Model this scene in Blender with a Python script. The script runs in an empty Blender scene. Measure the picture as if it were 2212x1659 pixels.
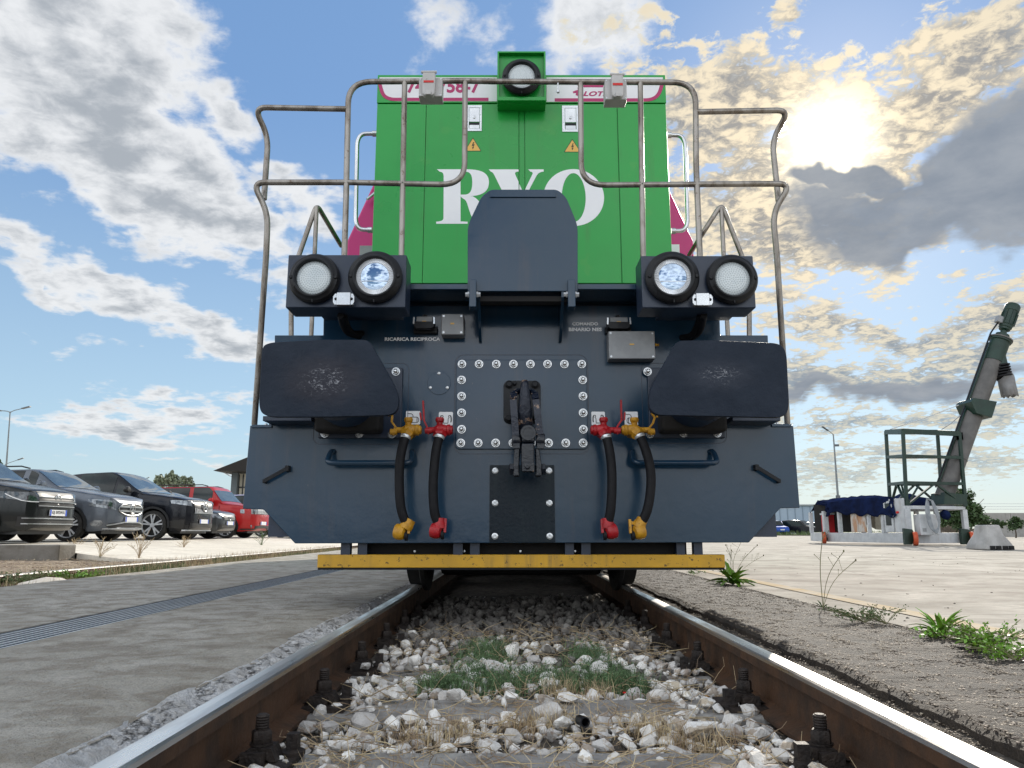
import bpy, bmesh, math, random
from mathutils import Vector, Matrix, noise
R = math.radians
C = bpy.context.scene.collection
scene = bpy.context.scene
# ------------------------------------------------------------------ camera
F_PX, PITCH = 1661.0, R(10.86)           # focal length in pixels of a 2212 px wide picture
CX, CZ = -0.07, 0.388                      # the camera stands low between the rails; z = 0 is the rail top
cd = bpy.data.cameras.new('camera'); cd.sensor_width = 36.0; cd.lens = F_PX / 2212 * 36.0
cd.clip_start = 0.05; cd.clip_end = 6000
cam = bpy.data.objects.new('camera', cd); C.objects.link(cam)
cam.location = (CX, 0, CZ); cam.rotation_euler = (R(90) + PITCH, 0, 0)
scene.camera = cam
# ------------------------------------------------------------------ light
SUN_AZ, SUN_EL = R(24), R(26)
sd = bpy.data.lights.new('sun', 'SUN'); sd.energy = 3.1; sd.angle = R(0.9); sd.color = (1.0, 0.93, 0.82)
sun = bpy.data.objects.new('sun', sd); C.objects.link(sun)
sdir = Vector((math.sin(SUN_AZ) * math.cos(SUN_EL), math.cos(SUN_AZ) * math.cos(SUN_EL), math.sin(SUN_EL)))
sun.rotation_euler = sdir.to_track_quat('Z', 'Y').to_euler(); sun.location = sdir * 60
scene.view_settings.view_transform = 'Standard'; scene.view_settings.look = 'None'
scene.view_settings.exposure = 0.72; scene.view_settings.gamma = 1.0
scene.view_settings.use_curve_mapping = False
scene.cycles.max_bounces = 7; scene.cycles.diffuse_bounces = 3; scene.cycles.glossy_bounces = 4
scene.cycles.transparent_max_bounces = 12; scene.cycles.caustics_reflective = False

class NT:
    """small helper round a node tree"""
    def __init__(s, tree): s.t = tree; s.n = tree.nodes; s.l = tree.links
    def new(s, t, **k):
        n = s.n.new(t)
        for a, b in k.items(): setattr(n, a, b)
        return n
    def put(s, sock, v):
        if isinstance(v, bpy.types.NodeSocket): s.l.new(v, sock)
        elif v is not None: sock.default_value = v
    def m(s, op, a, b=None, c=None, clamp=False):
        n = s.new('ShaderNodeMath', operation=op, use_clamp=clamp)
        s.put(n.inputs[0], a)
        if b is not None: s.put(n.inputs[1], b)
        if c is not None: s.put(n.inputs[2], c)
        return n.outputs[0]
    def vm(s, op, a, b=None, scale=None):
        n = s.new('ShaderNodeVectorMath', operation=op); s.put(n.inputs[0], a)
        if b is not None: s.put(n.inputs[1], b)
        if scale is not None: s.put(n.inputs['Scale'], scale)
        return n.outputs['Value'] if op in ('LENGTH', 'DOT_PRODUCT', 'DISTANCE') else n.outputs[0]
    def noise(s, vec, scale, detail=4, rough=0.55, dist=0.0, lac=2.0):
        n = s.new('ShaderNodeTexNoise'); s.put(n.inputs['Vector'], vec)
        n.inputs['Scale'].default_value = scale; n.inputs['Detail'].default_value = detail
        n.inputs['Roughness'].default_value = rough; n.inputs['Distortion'].default_value = dist
        n.inputs['Lacunarity'].default_value = lac
        return n.outputs[0]
    def ss(s, v, a, b, lo=0.0, hi=1.0):
        n = s.new('ShaderNodeMapRange', interpolation_type='SMOOTHSTEP'); s.put(n.inputs[0], v)
        s.put(n.inputs[1], a); s.put(n.inputs[2], b); n.inputs[3].default_value = lo; n.inputs[4].default_value = hi
        return n.outputs[0]
    def mix(s, f, a, b, mode='MIX'):
        n = s.new('ShaderNodeMix', data_type='RGBA', blend_type=mode)
        s.put(n.inputs[0], f); s.put(n.inputs[6], rgba(a)); s.put(n.inputs[7], rgba(b))
        return n.outputs[2]
    def mapping(s, vec, loc=(0, 0, 0), rot=(0, 0, 0), scale=(1, 1, 1), kind='POINT'):
        n = s.new('ShaderNodeMapping', vector_type=kind); s.put(n.inputs[0], vec)
        n.inputs[1].default_value = loc; n.inputs[2].default_value = rot; n.inputs[3].default_value = scale
        return n.outputs[0]
def rgba(c):
    if isinstance(c, (tuple, list)) and len(c) == 3: return (*c, 1.0)
    return c

# ------------------------------------------------------------------ sky
def px_dir(u, v):
    s = (u - 1106) / F_PX; t = (829.5 - v) / F_PX
    return Vector((s, math.cos(PITCH) - t * math.sin(PITCH), math.sin(PITCH) + t * math.cos(PITCH))).normalized()
def px_azel(u, v):
    d = px_dir(u, v); return math.atan2(d.x, d.y), math.asin(d.z)
SKY_STRENGTH = 0.1
def build_sky():
    w = bpy.data.worlds.new('World'); scene.world = w; w.use_nodes = True
    T = NT(w.node_tree); T.n.clear()
    out = T.new('ShaderNodeOutputWorld'); bg = T.new('ShaderNodeBackground'); T.l.new(bg.outputs[0], out.inputs[0])
    bg.inputs[1].default_value = SKY_STRENGTH
    sky = T.new('ShaderNodeTexSky', sky_type='NISHITA'); sky.sun_disc = False
    sky.sun_elevation = SUN_EL; sky.sun_rotation = SUN_AZ
    sky.air_density = 1.0; sky.dust_density = 0.35; sky.ozone_density = 2.2; sky.altitude = 50
    tc = T.new('ShaderNodeTexCoord').outputs['Generated']
    d = T.vm('NORMALIZE', tc)
    sep = T.new('ShaderNodeSeparateXYZ'); T.l.new(d, sep.inputs[0]); x, y, z = sep.outputs
    az = T.m('ARCTAN2', x, y); el = T.m('ARCSINE', z)
    comb = T.new('ShaderNodeCombineXYZ'); T.l.new(az, comb.inputs[0]); T.l.new(el, comb.inputs[1]); P = comb.outputs[0]
    zz = T.m('ADD', T.m('MAXIMUM', z, 0.0), 0.16)
    q = T.new('ShaderNodeCombineXYZ'); T.l.new(T.m('DIVIDE', x, zz), q.inputs[0]); T.l.new(T.m('DIVIDE', y, zz), q.inputs[1])
    Q = q.outputs[0]
    n_big = T.noise(Q, 2.6, 9, 0.56, 0.1)
    n_mid = T.noise(T.vm('ADD', Q, (7.3, 2.1, 0)), 6.5, 8, 0.60, 0.12)
    n_puff = T.noise(T.vm('ADD', Q, (1.3, 5.1, 0)), 15.0, 6, 0.6, 0.45)
    nb = T.m('SUBTRACT', n_big, 0.5); nm = T.m('SUBTRACT', n_mid, 0.5); npf = T.m('SUBTRACT', n_puff, 0.5); fine = T.m('SUBTRACT', T.noise(T.vm('ADD', Q, (3.1, 8.1, 0)), 34.0, 5, 0.65, 0.6), 0.5)
    Pw = T.vm('ADD', P, T.vm('SCALE', T.vm('SUBTRACT', T.new('ShaderNodeTexNoise').outputs['Color'], (0.5, 0.5, 0.5)), scale=0.0))
    warp = T.new('ShaderNodeTexNoise'); T.l.new(P, warp.inputs['Vector']); warp.inputs['Scale'].default_value = 9.0
    warp.inputs['Detail'].default_value = 4
    Pw = T.vm('ADD', P, T.vm('SCALE', T.vm('SUBTRACT', warp.outputs['Color'], (0.5, 0.5, 0.5)), scale=0.14))
    def field(ells):
        f = None
        for (u, v, a, b, rot, amp) in ells:
            a0, e0 = px_azel(u, v)
            k = T.mapping(Pw, (a0, e0, 0), (0, 0, R(-rot)), (a / F_PX, b / F_PX, 1), 'TEXTURE')
            g = T.m('MULTIPLY_ADD', T.vm('LENGTH', k), -amp, amp)
            f = g if f is None else T.m('MAXIMUM', f, g)
        return T.m('MAXIMUM', f, -1.0)
    # big soft cumulus on the left, rot is clockwise in the picture
    soft = field([(120, 90, 330, 240, 20, 1.0), (290, 320, 300, 150, 38, 1.0), (500, 500, 230, 105, 22, 1.0), (650, 440, 150, 55, 5, .8),
                  (40, 478, 75, 50, 20, .8), (250, 615, 230, 62, 17, .8), (470, 700, 210, 52, 14, .8), (90, 590, 120, 28, 20, .5),
                  (330, 880, 260, 42, -8, .55), (280, 930, 330, 22, 3, .45), (420, 990, 160, 14, 3, .35), (100, 700, 130, 22, 10, .4),
                  (960, 85, 130, 80, -20, .38), (1290, 85, 170, 110, 20, .55), (470, 255, 90, 40, 20, .5), (600, 350, 50, 26, 20, .4)])
    mack = field([(1560, 230, 300, 150, 15, 1.0), (1480, 150, 150, 90, 0, .7), (1640, 400, 330, 170, 0, 1.1), (1980, 260, 370, 130, -28, 1.1),
                  (1700, 505, 300, 110, 8, .9), (2170, 110, 160, 100, -35, .9), (1690, 30, 100, 60, 0, .6), (2120, 20, 60, 40, 0, .4),
                  (1900, 700, 380, 40, -2, .8), (2130, 660, 190, 55, -12, .8), (1800, 830, 330, 50, 0, .8), (2080, 760, 280, 60, -10, .9),
                  (1900, 930, 420, 26, 0, .6), (2000, 1010, 420, 30, 0, .55), (2150, 890, 160, 40, -4, .7), (1690, 660, 90, 40, 0, .6)])
    dark = field([(2060, 430, 270, 92, -9, 1.7), (2220, 350, 260, 130, -20, 1.7), (1850, 400, 130, 34, 6, 1.3), (1920, 470, 130, 55, 8, 1.2), (2000, 835, 330, 34, -3, .8),
                  (1850, 470, 170, 60, 10, .6), (1740, 850, 120, 24, 0, .6)])
    # rest of the sky: unseen cloud, made denser to add fill light on the front
    away = T.m('MAXIMUM', T.ss(T.m('ABSOLUTE', az), 0.66, 0.85), T.ss(el, 0.78, 0.95))
    rest = T.m('MULTIPLY_ADD', T.m('SUBTRACT', T.noise(Q, 0.8, 3, 0.5), 0.37), 5.0, 0.0)
    rest = T.m('SUBTRACT', T.m('MULTIPLY', T.m('ADD', rest, 1.0), away), 1.0)
    soft = T.m('MAXIMUM', soft, rest)
    ds_raw = T.m('ADD', soft, T.m('MULTIPLY_ADD', nb, 2.0, T.m('MULTIPLY_ADD', nm, 1.2, T.m('MULTIPLY', npf, .55))))
    ds = T.ss(ds_raw, 0.02, 0.36)
    dm_raw = T.m('ADD', mack, T.m('MULTIPLY_ADD', nb, 1.3, T.m('MULTIPLY_ADD', nm, 1.6, T.m('MULTIPLY_ADD', npf, 2.2, T.m('MULTIPLY', fine, 1.3)))))
    dm_raw = T.m('ADD', dm_raw, 0.07)
    dm = T.ss(dm_raw, 0.10, 0.42)
    dd = T.ss(T.m('ADD', dark, T.m('MULTIPLY_ADD', nb, 0.55, T.m('MULTIPLY_ADD', nm, 0.9, T.m('MULTIPLY', npf, .35)))), -0.02, 0.42)
    # nearness to the sun
    cs = T.vm('DOT_PRODUCT', d, tuple(sdir)); ang = T.m('ARCCOSINE', T.m('MINIMUM', cs, 1.0))
    near = T.ss(ang, 0.0, 0.42, 1.0, 0.0); core = T.ss(ang, 0.0, 0.10, 1.0, 0.0)
    S = 0.78 / SKY_STRENGTH
    def col(r, g, b): return (r * S, g * S, b * S)
    # keep the photograph's even blue: soften the bright aureole of the clear sky
    hz = T.ss(el, 0.0, 0.55)
    tint = T.mix(hz, col(.37, .52, .62), col(.145, .275, .51))
    clear = T.mix(0.80, sky.outputs[0], tint)
    # cloud shades
    thick = T.ss(T.m('ADD', ds_raw, T.m('MULTIPLY_ADD', nm, 1.3, T.m('MULTIPLY', npf, .7))), 0.20, 1.15)
    c_soft = T.mix(thick, col(.68, .69, .70), col(.33, .355, .385))
    fill_gain = T.ss(ang, .95, 2.3, 1.0, 3.0)  # brightens cloud away from the sun, mostly unseen, as added fill light
    c_soft = T.vm('SCALE', c_soft, scale=fill_gain)
    bumpy = T.ss(T.m('ADD', T.m('MULTIPLY', npf, 3.6), T.m('MULTIPLY_ADD', fine, 2.6, T.m('MULTIPLY', nm, 1.2))), -0.50, 0.50)
    c_m = T.mix(bumpy, col(.185, .225, .28), col(.60, .55, .44))
    c_m = T.mix(T.m('MULTIPLY', near, 0.75), c_m, T.mix(bumpy, col(.26, .225, .18), col(.84, .69, .46)))
    c_m = T.mix(T.ss(dm_raw, 0.0, 0.6), col(.62, .63, .60), c_m)
    lowz = T.ss(el, 0.10, 0.30)
    c_m = T.mix(lowz, T.mix(bumpy, col(.235, .29, .34), col(.56, .535, .44)), c_m)
    rgb = T.mix(T.m('MULTIPLY', ds, 0.95), clear, c_soft)
    rgb = T.mix(T.m('MULTIPLY', dm, 0.95), rgb, c_m)
    # the sun's light through the thin cloud
    glow = T.m('ADD', T.m('MULTIPLY', T.m('POWER', core, 1.6), 1.3), T.m('MULTIPLY', T.m('POWER', near, 2.2), 0.11))
    rgb = T.mix(1.0, rgb, T.mix(glow, col(0, 0, 0), col(1.0, .88, .64)), 'ADD')
    c_d = T.mix(T.ss(n_mid, 0.3, 0.75), col(.205, .235, .28), col(.285, .31, .345))
    rgb = T.mix(T.m('MULTIPLY', dd, 0.97), rgb, c_d)
    # pale band on the horizon, dim ground below
    rgb = T.mix(T.ss(el, 0.0, 0.13, 0.5, 0.0), rgb, col(.46, .53, .52))
    rgb = T.mix(T.ss(z, -0.03, -0.002, 1.0, 0.0), rgb, col(.22, .21, .19))
    T.l.new(rgb, bg.inputs[0])
    w.cycles.sampling_method = 'MANUAL'; w.cycles.sample_map_resolution = 512
build_sky()

# ------------------------------------------------------------------ places
def P(u, v, Y):
    """world point seen at (u, v) of the 2212 px wide photograph on the upright plane y = Y"""
    s = (u - 1106) / F_PX; t = (829.5 - v) / F_PX
    zc = Y / (math.cos(PITCH) - t * math.sin(PITCH))
    return Vector((CX + s * zc, Y, CZ + zc * (math.sin(PITCH) + t * math.cos(PITCH))))
def G(u, v, z):
    """world point seen at (u, v) on the level plane at height z"""
    d = px_dir(u, v); k = (z - CZ) / d.z
    return Vector((CX + d.x * k, d.y * k, z))
def zoomer(u0, v0, k):
    return lambda x, y, Y: P(u0 + k * x, v0 + k * y, Y)
ZA = zoomer(513.0, 81.0, .3093); ZB = zoomer(1080.1, 81.0, .3092); ZC = zoomer(513.0, 513.0, .3093); ZD = zoomer(1080.1, 513.0, .3092)
ZE = zoomer(513.0, 864.1, .2808); ZF = zoomer(1080.1, 864.1, .2930); ZG = zoomer(837.1, 783.1, .2605); ZH = zoomer(1620.1, 648.1, .3581)
ZL = zoomer(0, 945.1, .2686); ZK = zoomer(1053.1, 810.1, .14652); ZW = zoomer(1755.2, 1053.1, .20655)

# ------------------------------------------------------------------ mesh helpers
class MB:
    def __init__(s): s.v = []; s.f = []; s.mi = []; s.cur = 0
    def add(s, vs, fs, flip=False):
        b = len(s.v); s.v += [tuple(p) for p in vs]
        for f in fs:
            f = [b + i for i in f]
            s.f.append(f[::-1] if flip else f); s.mi.append(s.cur)
        return s
    def box(s, x0, x1, y0, y1, z0, z1):
        if x0 > x1: x0, x1 = x1, x0
        if y0 > y1: y0, y1 = y1, y0
        if z0 > z1: z0, z1 = z1, z0
        return s.add([(x0, y0, z0), (x1, y0, z0), (x1, y1, z0), (x0, y1, z0), (x0, y0, z1), (x1, y0, z1), (x1, y1, z1), (x0, y1, z1)],
              [(0, 3, 2, 1), (4, 5, 6, 7), (0, 1, 5, 4), (1, 2, 6, 5), (2, 3, 7, 6), (3, 0, 4, 7)])
    def beam(s, a, b, w, h, up=(0, 0, 1)):
        a = Vector(a); b = Vector(b); d = (b - a).normalized(); up = Vector(up)
        if abs(d.dot(up)) > .98: up = Vector((0, 1, 0))
        sx = d.cross(up).normalized() * w / 2; sz = sx.normalized().cross(d) * h / 2
        vs = [a - sx - sz, a + sx - sz, a + sx + sz, a - sx + sz, b - sx - sz, b + sx - sz, b + sx + sz, b - sx + sz]
        return s.add(vs, [(0, 1, 2, 3), (7, 6, 5, 4), (0, 4, 5, 1), (1, 5, 6, 2), (2, 6, 7, 3), (3, 7, 4, 0)])
    def prism(s, pts, a0, a1, axis='y', inner=None):
        """outline pts (two coordinates) extruded along axis; inner = matching hole outline"""
        def mk(p, a):
            return {'y': (p[0], a, p[1]), 'x': (a, p[0], p[1]), 'z': (p[0], p[1], a)}[axis]
        area = sum(pts[i][0] * pts[(i + 1) % len(pts)][1] - pts[(i + 1) % len(pts)][0] * pts[i][1] for i in range(len(pts)))
        if area < 0:
            pts = pts[::-1]; inner = inner[::-1] if inner else None
        if a0 > a1: a0, a1 = a1, a0
        n = len(pts); flip = axis == 'x' or axis == 'z'
        if not inner:
            vs = [mk(p, a0) for p in pts] + [mk(p, a1) for p in pts]
            fs = [list(range(n)), [n + i for i in range(n)][::-1]] + [(i + n, (i + 1) % n + n, (i + 1) % n, i) for i in range(n)]
            return s.add(vs, fs, flip)
        vs = [mk(p, a0) for p in pts] + [mk(p, a1) for p in pts] + [mk(p, a0) for p in inner] + [mk(p, a1) for p in inner]
        fs = []
        for i in range(n):
            j = (i + 1) % n
            fs += [(i + n, j + n, j, i), (i, j, j + 2 * n, i + 2 * n), (j + n, i + n, i + 3 * n, j + 3 * n), (i + 2 * n, j + 2 * n, j + 3 * n, i + 3 * n)]
        return s.add(vs, fs, flip)
    def tube(s, path, r, n=10, caps=True, closed=False):
        path = [Vector(p) for p in path]; m = len(path); rs = r if isinstance(r, (list, tuple)) else [r] * m
        tg = []
        for i in range(m):
            a = path[(i - 1) % m] if (i > 0 or closed) else path[0]; b = path[(i + 1) % m] if (i < m - 1 or closed) else path[-1]
            tg.append((b - a).normalized())
        up = Vector((0, 0, 1)) if abs(tg[0].z) < .9 else Vector((0, 1, 0))
        nx = tg[0].cross(up).normalized(); vs = []
        for i in range(m):
            nx = (nx - tg[i] * nx.dot(tg[i])).normalized(); ny = tg[i].cross(nx)
            for k in range(n):
                a = 2 * math.pi * k / n
                vs.append(path[i] + (nx * math.cos(a) + ny * math.sin(a)) * rs[i])
        fs = []
        for i in range(m if closed else m - 1):
            for k in range(n):
                a = i * n + k; b = i * n + (k + 1) % n; i2 = (i + 1) % m
                fs.append((a, b, i2 * n + (k + 1) % n, i2 * n + k))
        if caps and not closed:
            fs += [list(range(n))[::-1], [(m - 1) * n + k for k in range(n)]]
        return s.add(vs, fs)
    def lathe(s, prof, c, axis='y', n=24, sx=1.0, caps=True):
        """profile (radius, along) about an axis through c"""
        c = Vector(c); vs = []; fs = []
        ax = {'y': (Vector((1, 0, 0)), Vector((0, 0, 1)), Vector((0, 1, 0))), 'x': (Vector((0, 1, 0)), Vector((0, 0, 1)), Vector((1, 0, 0))),
              'z': (Vector((1, 0, 0)), Vector((0, 1, 0)), Vector((0, 0, 1)))}
        if isinstance(axis, str): e1, e2, e3 = ax[axis]
        else:
            e3 = Vector(axis).normalized(); e1 = e3.cross(Vector((0, 0, 1)) if abs(e3.z) < .9 else Vector((1, 0, 0))).normalized(); e2 = e3.cross(e1)
        for (r, h) in prof:
            for k in range(n):
                a = 2 * math.pi * k / n
                vs.append(c + e1 * r * math.cos(a) * sx + e2 * r * math.sin(a) + e3 * h)
        m = len(prof)
        for i in range(m - 1):
            for k in range(n):
                fs.append((i * n + k, i * n + (k + 1) % n, (i + 1) * n + (k + 1) % n, (i + 1) * n + k))
        if caps and prof[0][0] > 1e-6: fs.append(list(range(n))[::-1])
        if caps and prof[-1][0] > 1e-6: fs.append([(m - 1) * n + k for k in range(n)])
        return s.add(vs, fs)
    def cyl(s, a, b, r, n=16, r2=None):
        a = Vector(a); b = Vector(b)
        return s.lathe([(r, 0), (r if r2 is None else r2, (b - a).length)], a, (b - a), n)
    def grid(s, nx, ny, fn):
        vs = [fn(i / nx, j / ny) for j in range(ny + 1) for i in range(nx + 1)]
        fs = [(j * (nx + 1) + i, j * (nx + 1) + i + 1, (j + 1) * (nx + 1) + i + 1, (j + 1) * (nx + 1) + i) for j in range(ny) for i in range(nx)]
        return s.add(vs, fs)
    def mesh(s, name, mats, smooth=True, angle=35, fix=False):
        me = bpy.data.meshes.new(name); me.from_pydata(s.v, [], s.f)
        for m_ in (mats if isinstance(mats, (list, tuple)) else [mats]): me.materials.append(m_)
        if any(s.mi): me.polygons.foreach_set('material_index', s.mi)
        if fix:
            bm = bmesh.new(); bm.from_mesh(me)
            bmesh.ops.remove_doubles(bm, verts=bm.verts, dist=1e-5)
            bmesh.ops.recalc_face_normals(bm, faces=bm.faces); bm.to_mesh(me); bm.free()
        if smooth:
            me.polygons.foreach_set('use_smooth', [True] * len(me.polygons))
            me.set_sharp_from_angle(angle=R(angle))
        me.update(); return me

def wloc(o):
    p = Vector((0, 0, 0))
    while o is not None: p = p + o.location; o = o.parent
    return p
def obj(name, mb, mats, parent=None, bevel=0.0, local=False, smooth=True, angle=35, segs=2, fix=False, origin=None):
    me = mb.mesh(name, mats, smooth, angle, fix) if isinstance(mb, MB) else mb
    o = bpy.data.objects.new(name, me); C.objects.link(o)
    if parent is not None:
        o.parent = parent
        if not local:
            off = -wloc_full(parent); me.transform(Matrix.Translation(off))
    elif origin is not None:
        me.transform(Matrix.Translation(-Vector(origin))); o.location = origin
    if bevel > 0:
        b = o.modifiers.new('bevel', 'BEVEL'); b.width = bevel; b.segments = segs; b.limit_method = 'ANGLE'; b.angle_limit = R(40)
        b.harden_normals = True
    return o
def wloc_full(o):
    return wloc(o)
def tag(o, label=None, cat=None, group=None, kind=None):
    if label: o['label'] = label
    if cat: o['category'] = cat
    if group: o['group'] = group
    if kind: o['kind'] = kind
    return o
def thing(name, label, cat, loc=(0, 0, 0), rz=0.0, group=None):
    o = bpy.data.objects.new(name, None); C.objects.link(o); o.empty_display_size = .2
    o.location = loc; o.rotation_euler = (0, 0, rz)
    return tag(o, label, cat, group)
def share(o, parent, loc, rz=0.0, name=None):
    """another copy of a part, sharing its mesh"""
    c = o.copy(); c.location = loc; c.rotation_euler = (0, 0, rz); c.parent = parent; C.objects.link(c); return c
def fillet(pts, rad, n=6):
    """round the corners of a 3D path"""
    pts = [Vector(p) for p in pts]; out = [pts[0]]
    for i in range(1, len(pts) - 1):
        a, b, c = pts[i - 1], pts[i], pts[i + 1]; r = rad[i - 1] if isinstance(rad, (list, tuple)) else rad
        d1 = min(r, (a - b).length * .49); d2 = min(r, (c - b).length * .49)
        p1 = b + (a - b).normalized() * d1; p2 = b + (c - b).normalized() * d2
        for k in range(n + 1):
            t = k / n; out.append(p1 * (1 - t) ** 2 + b * 2 * t * (1 - t) + p2 * t * t)
    out.append(pts[-1]); return out
def rrect(x0, x1, z0, z1, r, n=5):
    if x0 > x1: x0, x1 = x1, x0
    if z0 > z1: z0, z1 = z1, z0
    pts = []
    for (cx, cz, a0) in ((x1 - r, z1 - r, 0), (x0 + r, z1 - r, 90), (x0 + r, z0 + r, 180), (x1 - r, z0 + r, 270)):
        for k in range(n + 1):
            a = R(a0 + 90 * k / n); pts.append((cx + r * math.cos(a), cz + r * math.sin(a)))
    return pts
def rpoly(pts, rad, n=5):
    """rounded closed 2D outline"""
    out = []; m = len(pts)
    for i in range(m):
        a, b, c = (Vector((*pts[(i + k) % m][:2], 0)) for k in (-1, 0, 1)); r = rad[i] if isinstance(rad, (list, tuple)) else rad
        if r <= 0: out.append((b.x, b.y)); continue
        d1 = min(r, (a - b).length * .49); d2 = min(r, (c - b).length * .49)
        p1 = b + (a - b).normalized() * d1; p2 = b + (c - b).normalized() * d2
        for k in range(n + 1):
            t = k / n; q = p1 * (1 - t) ** 2 + b * 2 * t * (1 - t) + p2 * t * t; out.append((q.x, q.y))
    return out
def circ(cx, cz, r, n=24, r2=None):
    return [(cx + r * math.cos(2 * math.pi * k / n), cz + (r2 or r) * math.sin(2 * math.pi * k / n)) for k in range(n)]

# ------------------------------------------------------------------ materials
MATS = {}
def mat(name, c1, c2=None, rough=0.5, metal=0.0, nscale=6.0, detail=5, contrast=(0.35, 0.65), bump=0.0, bscale=60.0, rvar=0.0,
        streak=0.0, streak_col=(.3, .28, .25), spots=None, coat=0.0, island=0.0, spec=0.5, stretch=(1, 1, 1), trans=0.0, aniso=0.0, coords='Object'):
    m = bpy.data.materials.new(name); m.use_nodes = True; T = NT(m.node_tree)
    b = T.n['Principled BSDF']
    tc = T.new('ShaderNodeNewGeometry').outputs['Position'] if coords == 'WORLD' else T.new('ShaderNodeTexCoord').outputs[coords]
    vec = T.mapping(tc, scale=stretch) if stretch != (1, 1, 1) else tc
    col = rgba(c1)
    nz = None
    if c2 is not None or rvar or streak:
        nz = T.noise(vec, nscale, detail, 0.6, 0.3)
    if c2 is not None: col = T.mix(T.ss(nz, contrast[0], contrast[1]), c1, c2)
    if streak:
        sv = T.noise(T.mapping(tc, scale=(14, 14, .8)), 1.0, 5, 0.65)
        sv2 = T.noise(tc, 2.2, 4, .6)
        col = T.mix(T.m('MULTIPLY', T.m('MULTIPLY', T.ss(sv, .48, .72), T.ss(sv2, .4, .65)), streak), col, streak_col)
    if spots:
        sc, thr, sc_col, amt = spots
        sp = T.noise(tc, sc, 3, .7)
        col = T.mix(T.m('MULTIPLY', T.ss(sp, thr, thr + .05), amt), col, sc_col)
    if island:
        g = T.new('ShaderNodeNewGeometry').outputs['Random Per Island']; oi = T.new('ShaderNodeObjectInfo').outputs['Random']
        rnd = T.m('FRACT', T.m('ADD', g, oi))
        hsv = T.new('ShaderNodeHueSaturation'); T.put(hsv.inputs['Color'], col)
        T.l.new(T.m('MULTIPLY_ADD', rnd, island * 2, 1 - island), hsv.inputs['Value'])
        T.l.new(T.m('MULTIPLY_ADD', rnd, .03, .485), hsv.inputs['Hue'])
        col = hsv.outputs[0]
    T.put(b.inputs['Base Color'], col); b.inputs['Metallic'].default_value = metal
    b.inputs['Specular IOR Level'].default_value = spec
    if rvar: T.put(b.inputs['Roughness'], T.m('MULTIPLY_ADD', T.ss(nz, .3, .7), rvar, max(0.02, rough - rvar / 2)))
    else: b.inputs['Roughness'].default_value = rough
    if coat: b.inputs['Coat Weight'].default_value = coat; b.inputs['Coat Roughness'].default_value = 0.08
    if trans: b.inputs['Transmission Weight'].default_value = trans
    if bump:
        bn = T.noise(vec, bscale, 6, .6); bp = T.new('ShaderNodeBump'); bp.inputs['Strength'].default_value = min(1, bump)
        bp.inputs['Distance'].default_value = 0.02 * max(1, bump); T.l.new(bn, bp.inputs['Height']); T.l.new(bp.outputs[0], b.inputs['Normal'])
    MATS[name] = m; return m
navy = mat('navy_paint', (.010, .038, .078), (.019, .047, .080), .17, nscale=1.6, rvar=.10, spec=.45, bump=.07, bscale=7, streak=.6, streak_col=(.045, .055, .075), spots=(26, .735, (.10, .10, .11), .6), contrast=(.3, .7))
coverm = mat('cover_plate_paint', (.003, .009, .017), (.005, .013, .021), .25, spec=.2, nscale=6, rvar=.15, bump=.06, bscale=60, streak=.5, streak_col=(.03, .045, .045))
navy2 = mat('navy_paint_matt', (.013, .024, .050), (.020, .031, .056), .36, nscale=5, rvar=.12, bump=.05, bscale=90, spots=(16, .70, (.05, .055, .06), .3))
bufm = mat('buffer_face_paint', (.009, .016, .030), (.014, .022, .038), .5, nscale=7, rvar=.2, bump=.25, bscale=26, spec=.22)
greenp = mat('green_paint', (.009, .30, .040), (.012, .34, .050), .30, nscale=.9, rvar=.12, bump=.06, bscale=2.5, spots=(3.0, .62, (.06, .33, .05), .3), streak=.35, streak_col=(.05, .20, .04))
magp = mat('magenta_paint', (.58, .008, .17), None, .3)
whitep = mat('white_lettering', (.86, .87, .88), (.82, .83, .85), .4, nscale=4)
bandm = mat('white_band', (.80, .80, .82), (.74, .74, .77), .35, nscale=3)
magl = mat('magenta_lettering', (.42, .012, .12), None, .4)
steel = mat('handrail_steel', (.19, .165, .14), (.34, .315, .285), .34, .75, nscale=14, stretch=(1, 1, .35), rvar=.2, spots=(34, .62, (.12, .07, .045), .6), contrast=(.38, .62))
chrome = mat('bright_steel', (.60, .61, .62), (.50, .51, .52), .22, .9, nscale=6, rvar=.06)
zinc = mat('zinc_plated_steel', (.66, .68, .70), (.58, .60, .62), .28, .6, nscale=9, rvar=.06)
alu = mat('grey_enclosure_paint', (.25, .26, .27), (.29, .30, .31), .45, nscale=20, bump=.08, bscale=300)
sockg = mat('pale_grey_plastic', (.46, .45, .44), (.52, .51, .50), .42, nscale=14, spots=(30, .62, (.2, .19, .18), .5))
blackp = mat('black_paint', (.004, .0045, .006), (.008, .009, .012), .42, nscale=12, rvar=.2, bump=.12, bscale=70, spec=.3)
blackg = mat('black_gloss_steel', (.003, .005, .010), (.006, .009, .016), .2, .0, nscale=16, rvar=.18, bump=.15, bscale=40, spots=(26, .68, (.16, .11, .08), .9), spec=.5)
wornlink = mat('worn_link_steel', (.005, .009, .022), (.26, .18, .13), .24, .1, nscale=20, contrast=(.60, .64), bump=.3, bscale=45, detail=8)
wornhook = mat('worn_hook_steel', (.008, .012, .024), (.26, .17, .12), .3, .2, nscale=19, contrast=(.59, .63), bump=.5, bscale=45, detail=8)
darkrec = mat('dark_underframe', (.005, .005, .006), (.010, .009, .008), .85, nscale=4, bump=.2, bscale=20)
rubber = mat('rubber', (.005, .005, .007), (.009, .009, .011), .6, nscale=30, bump=.1, bscale=160, spec=.25)
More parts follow.
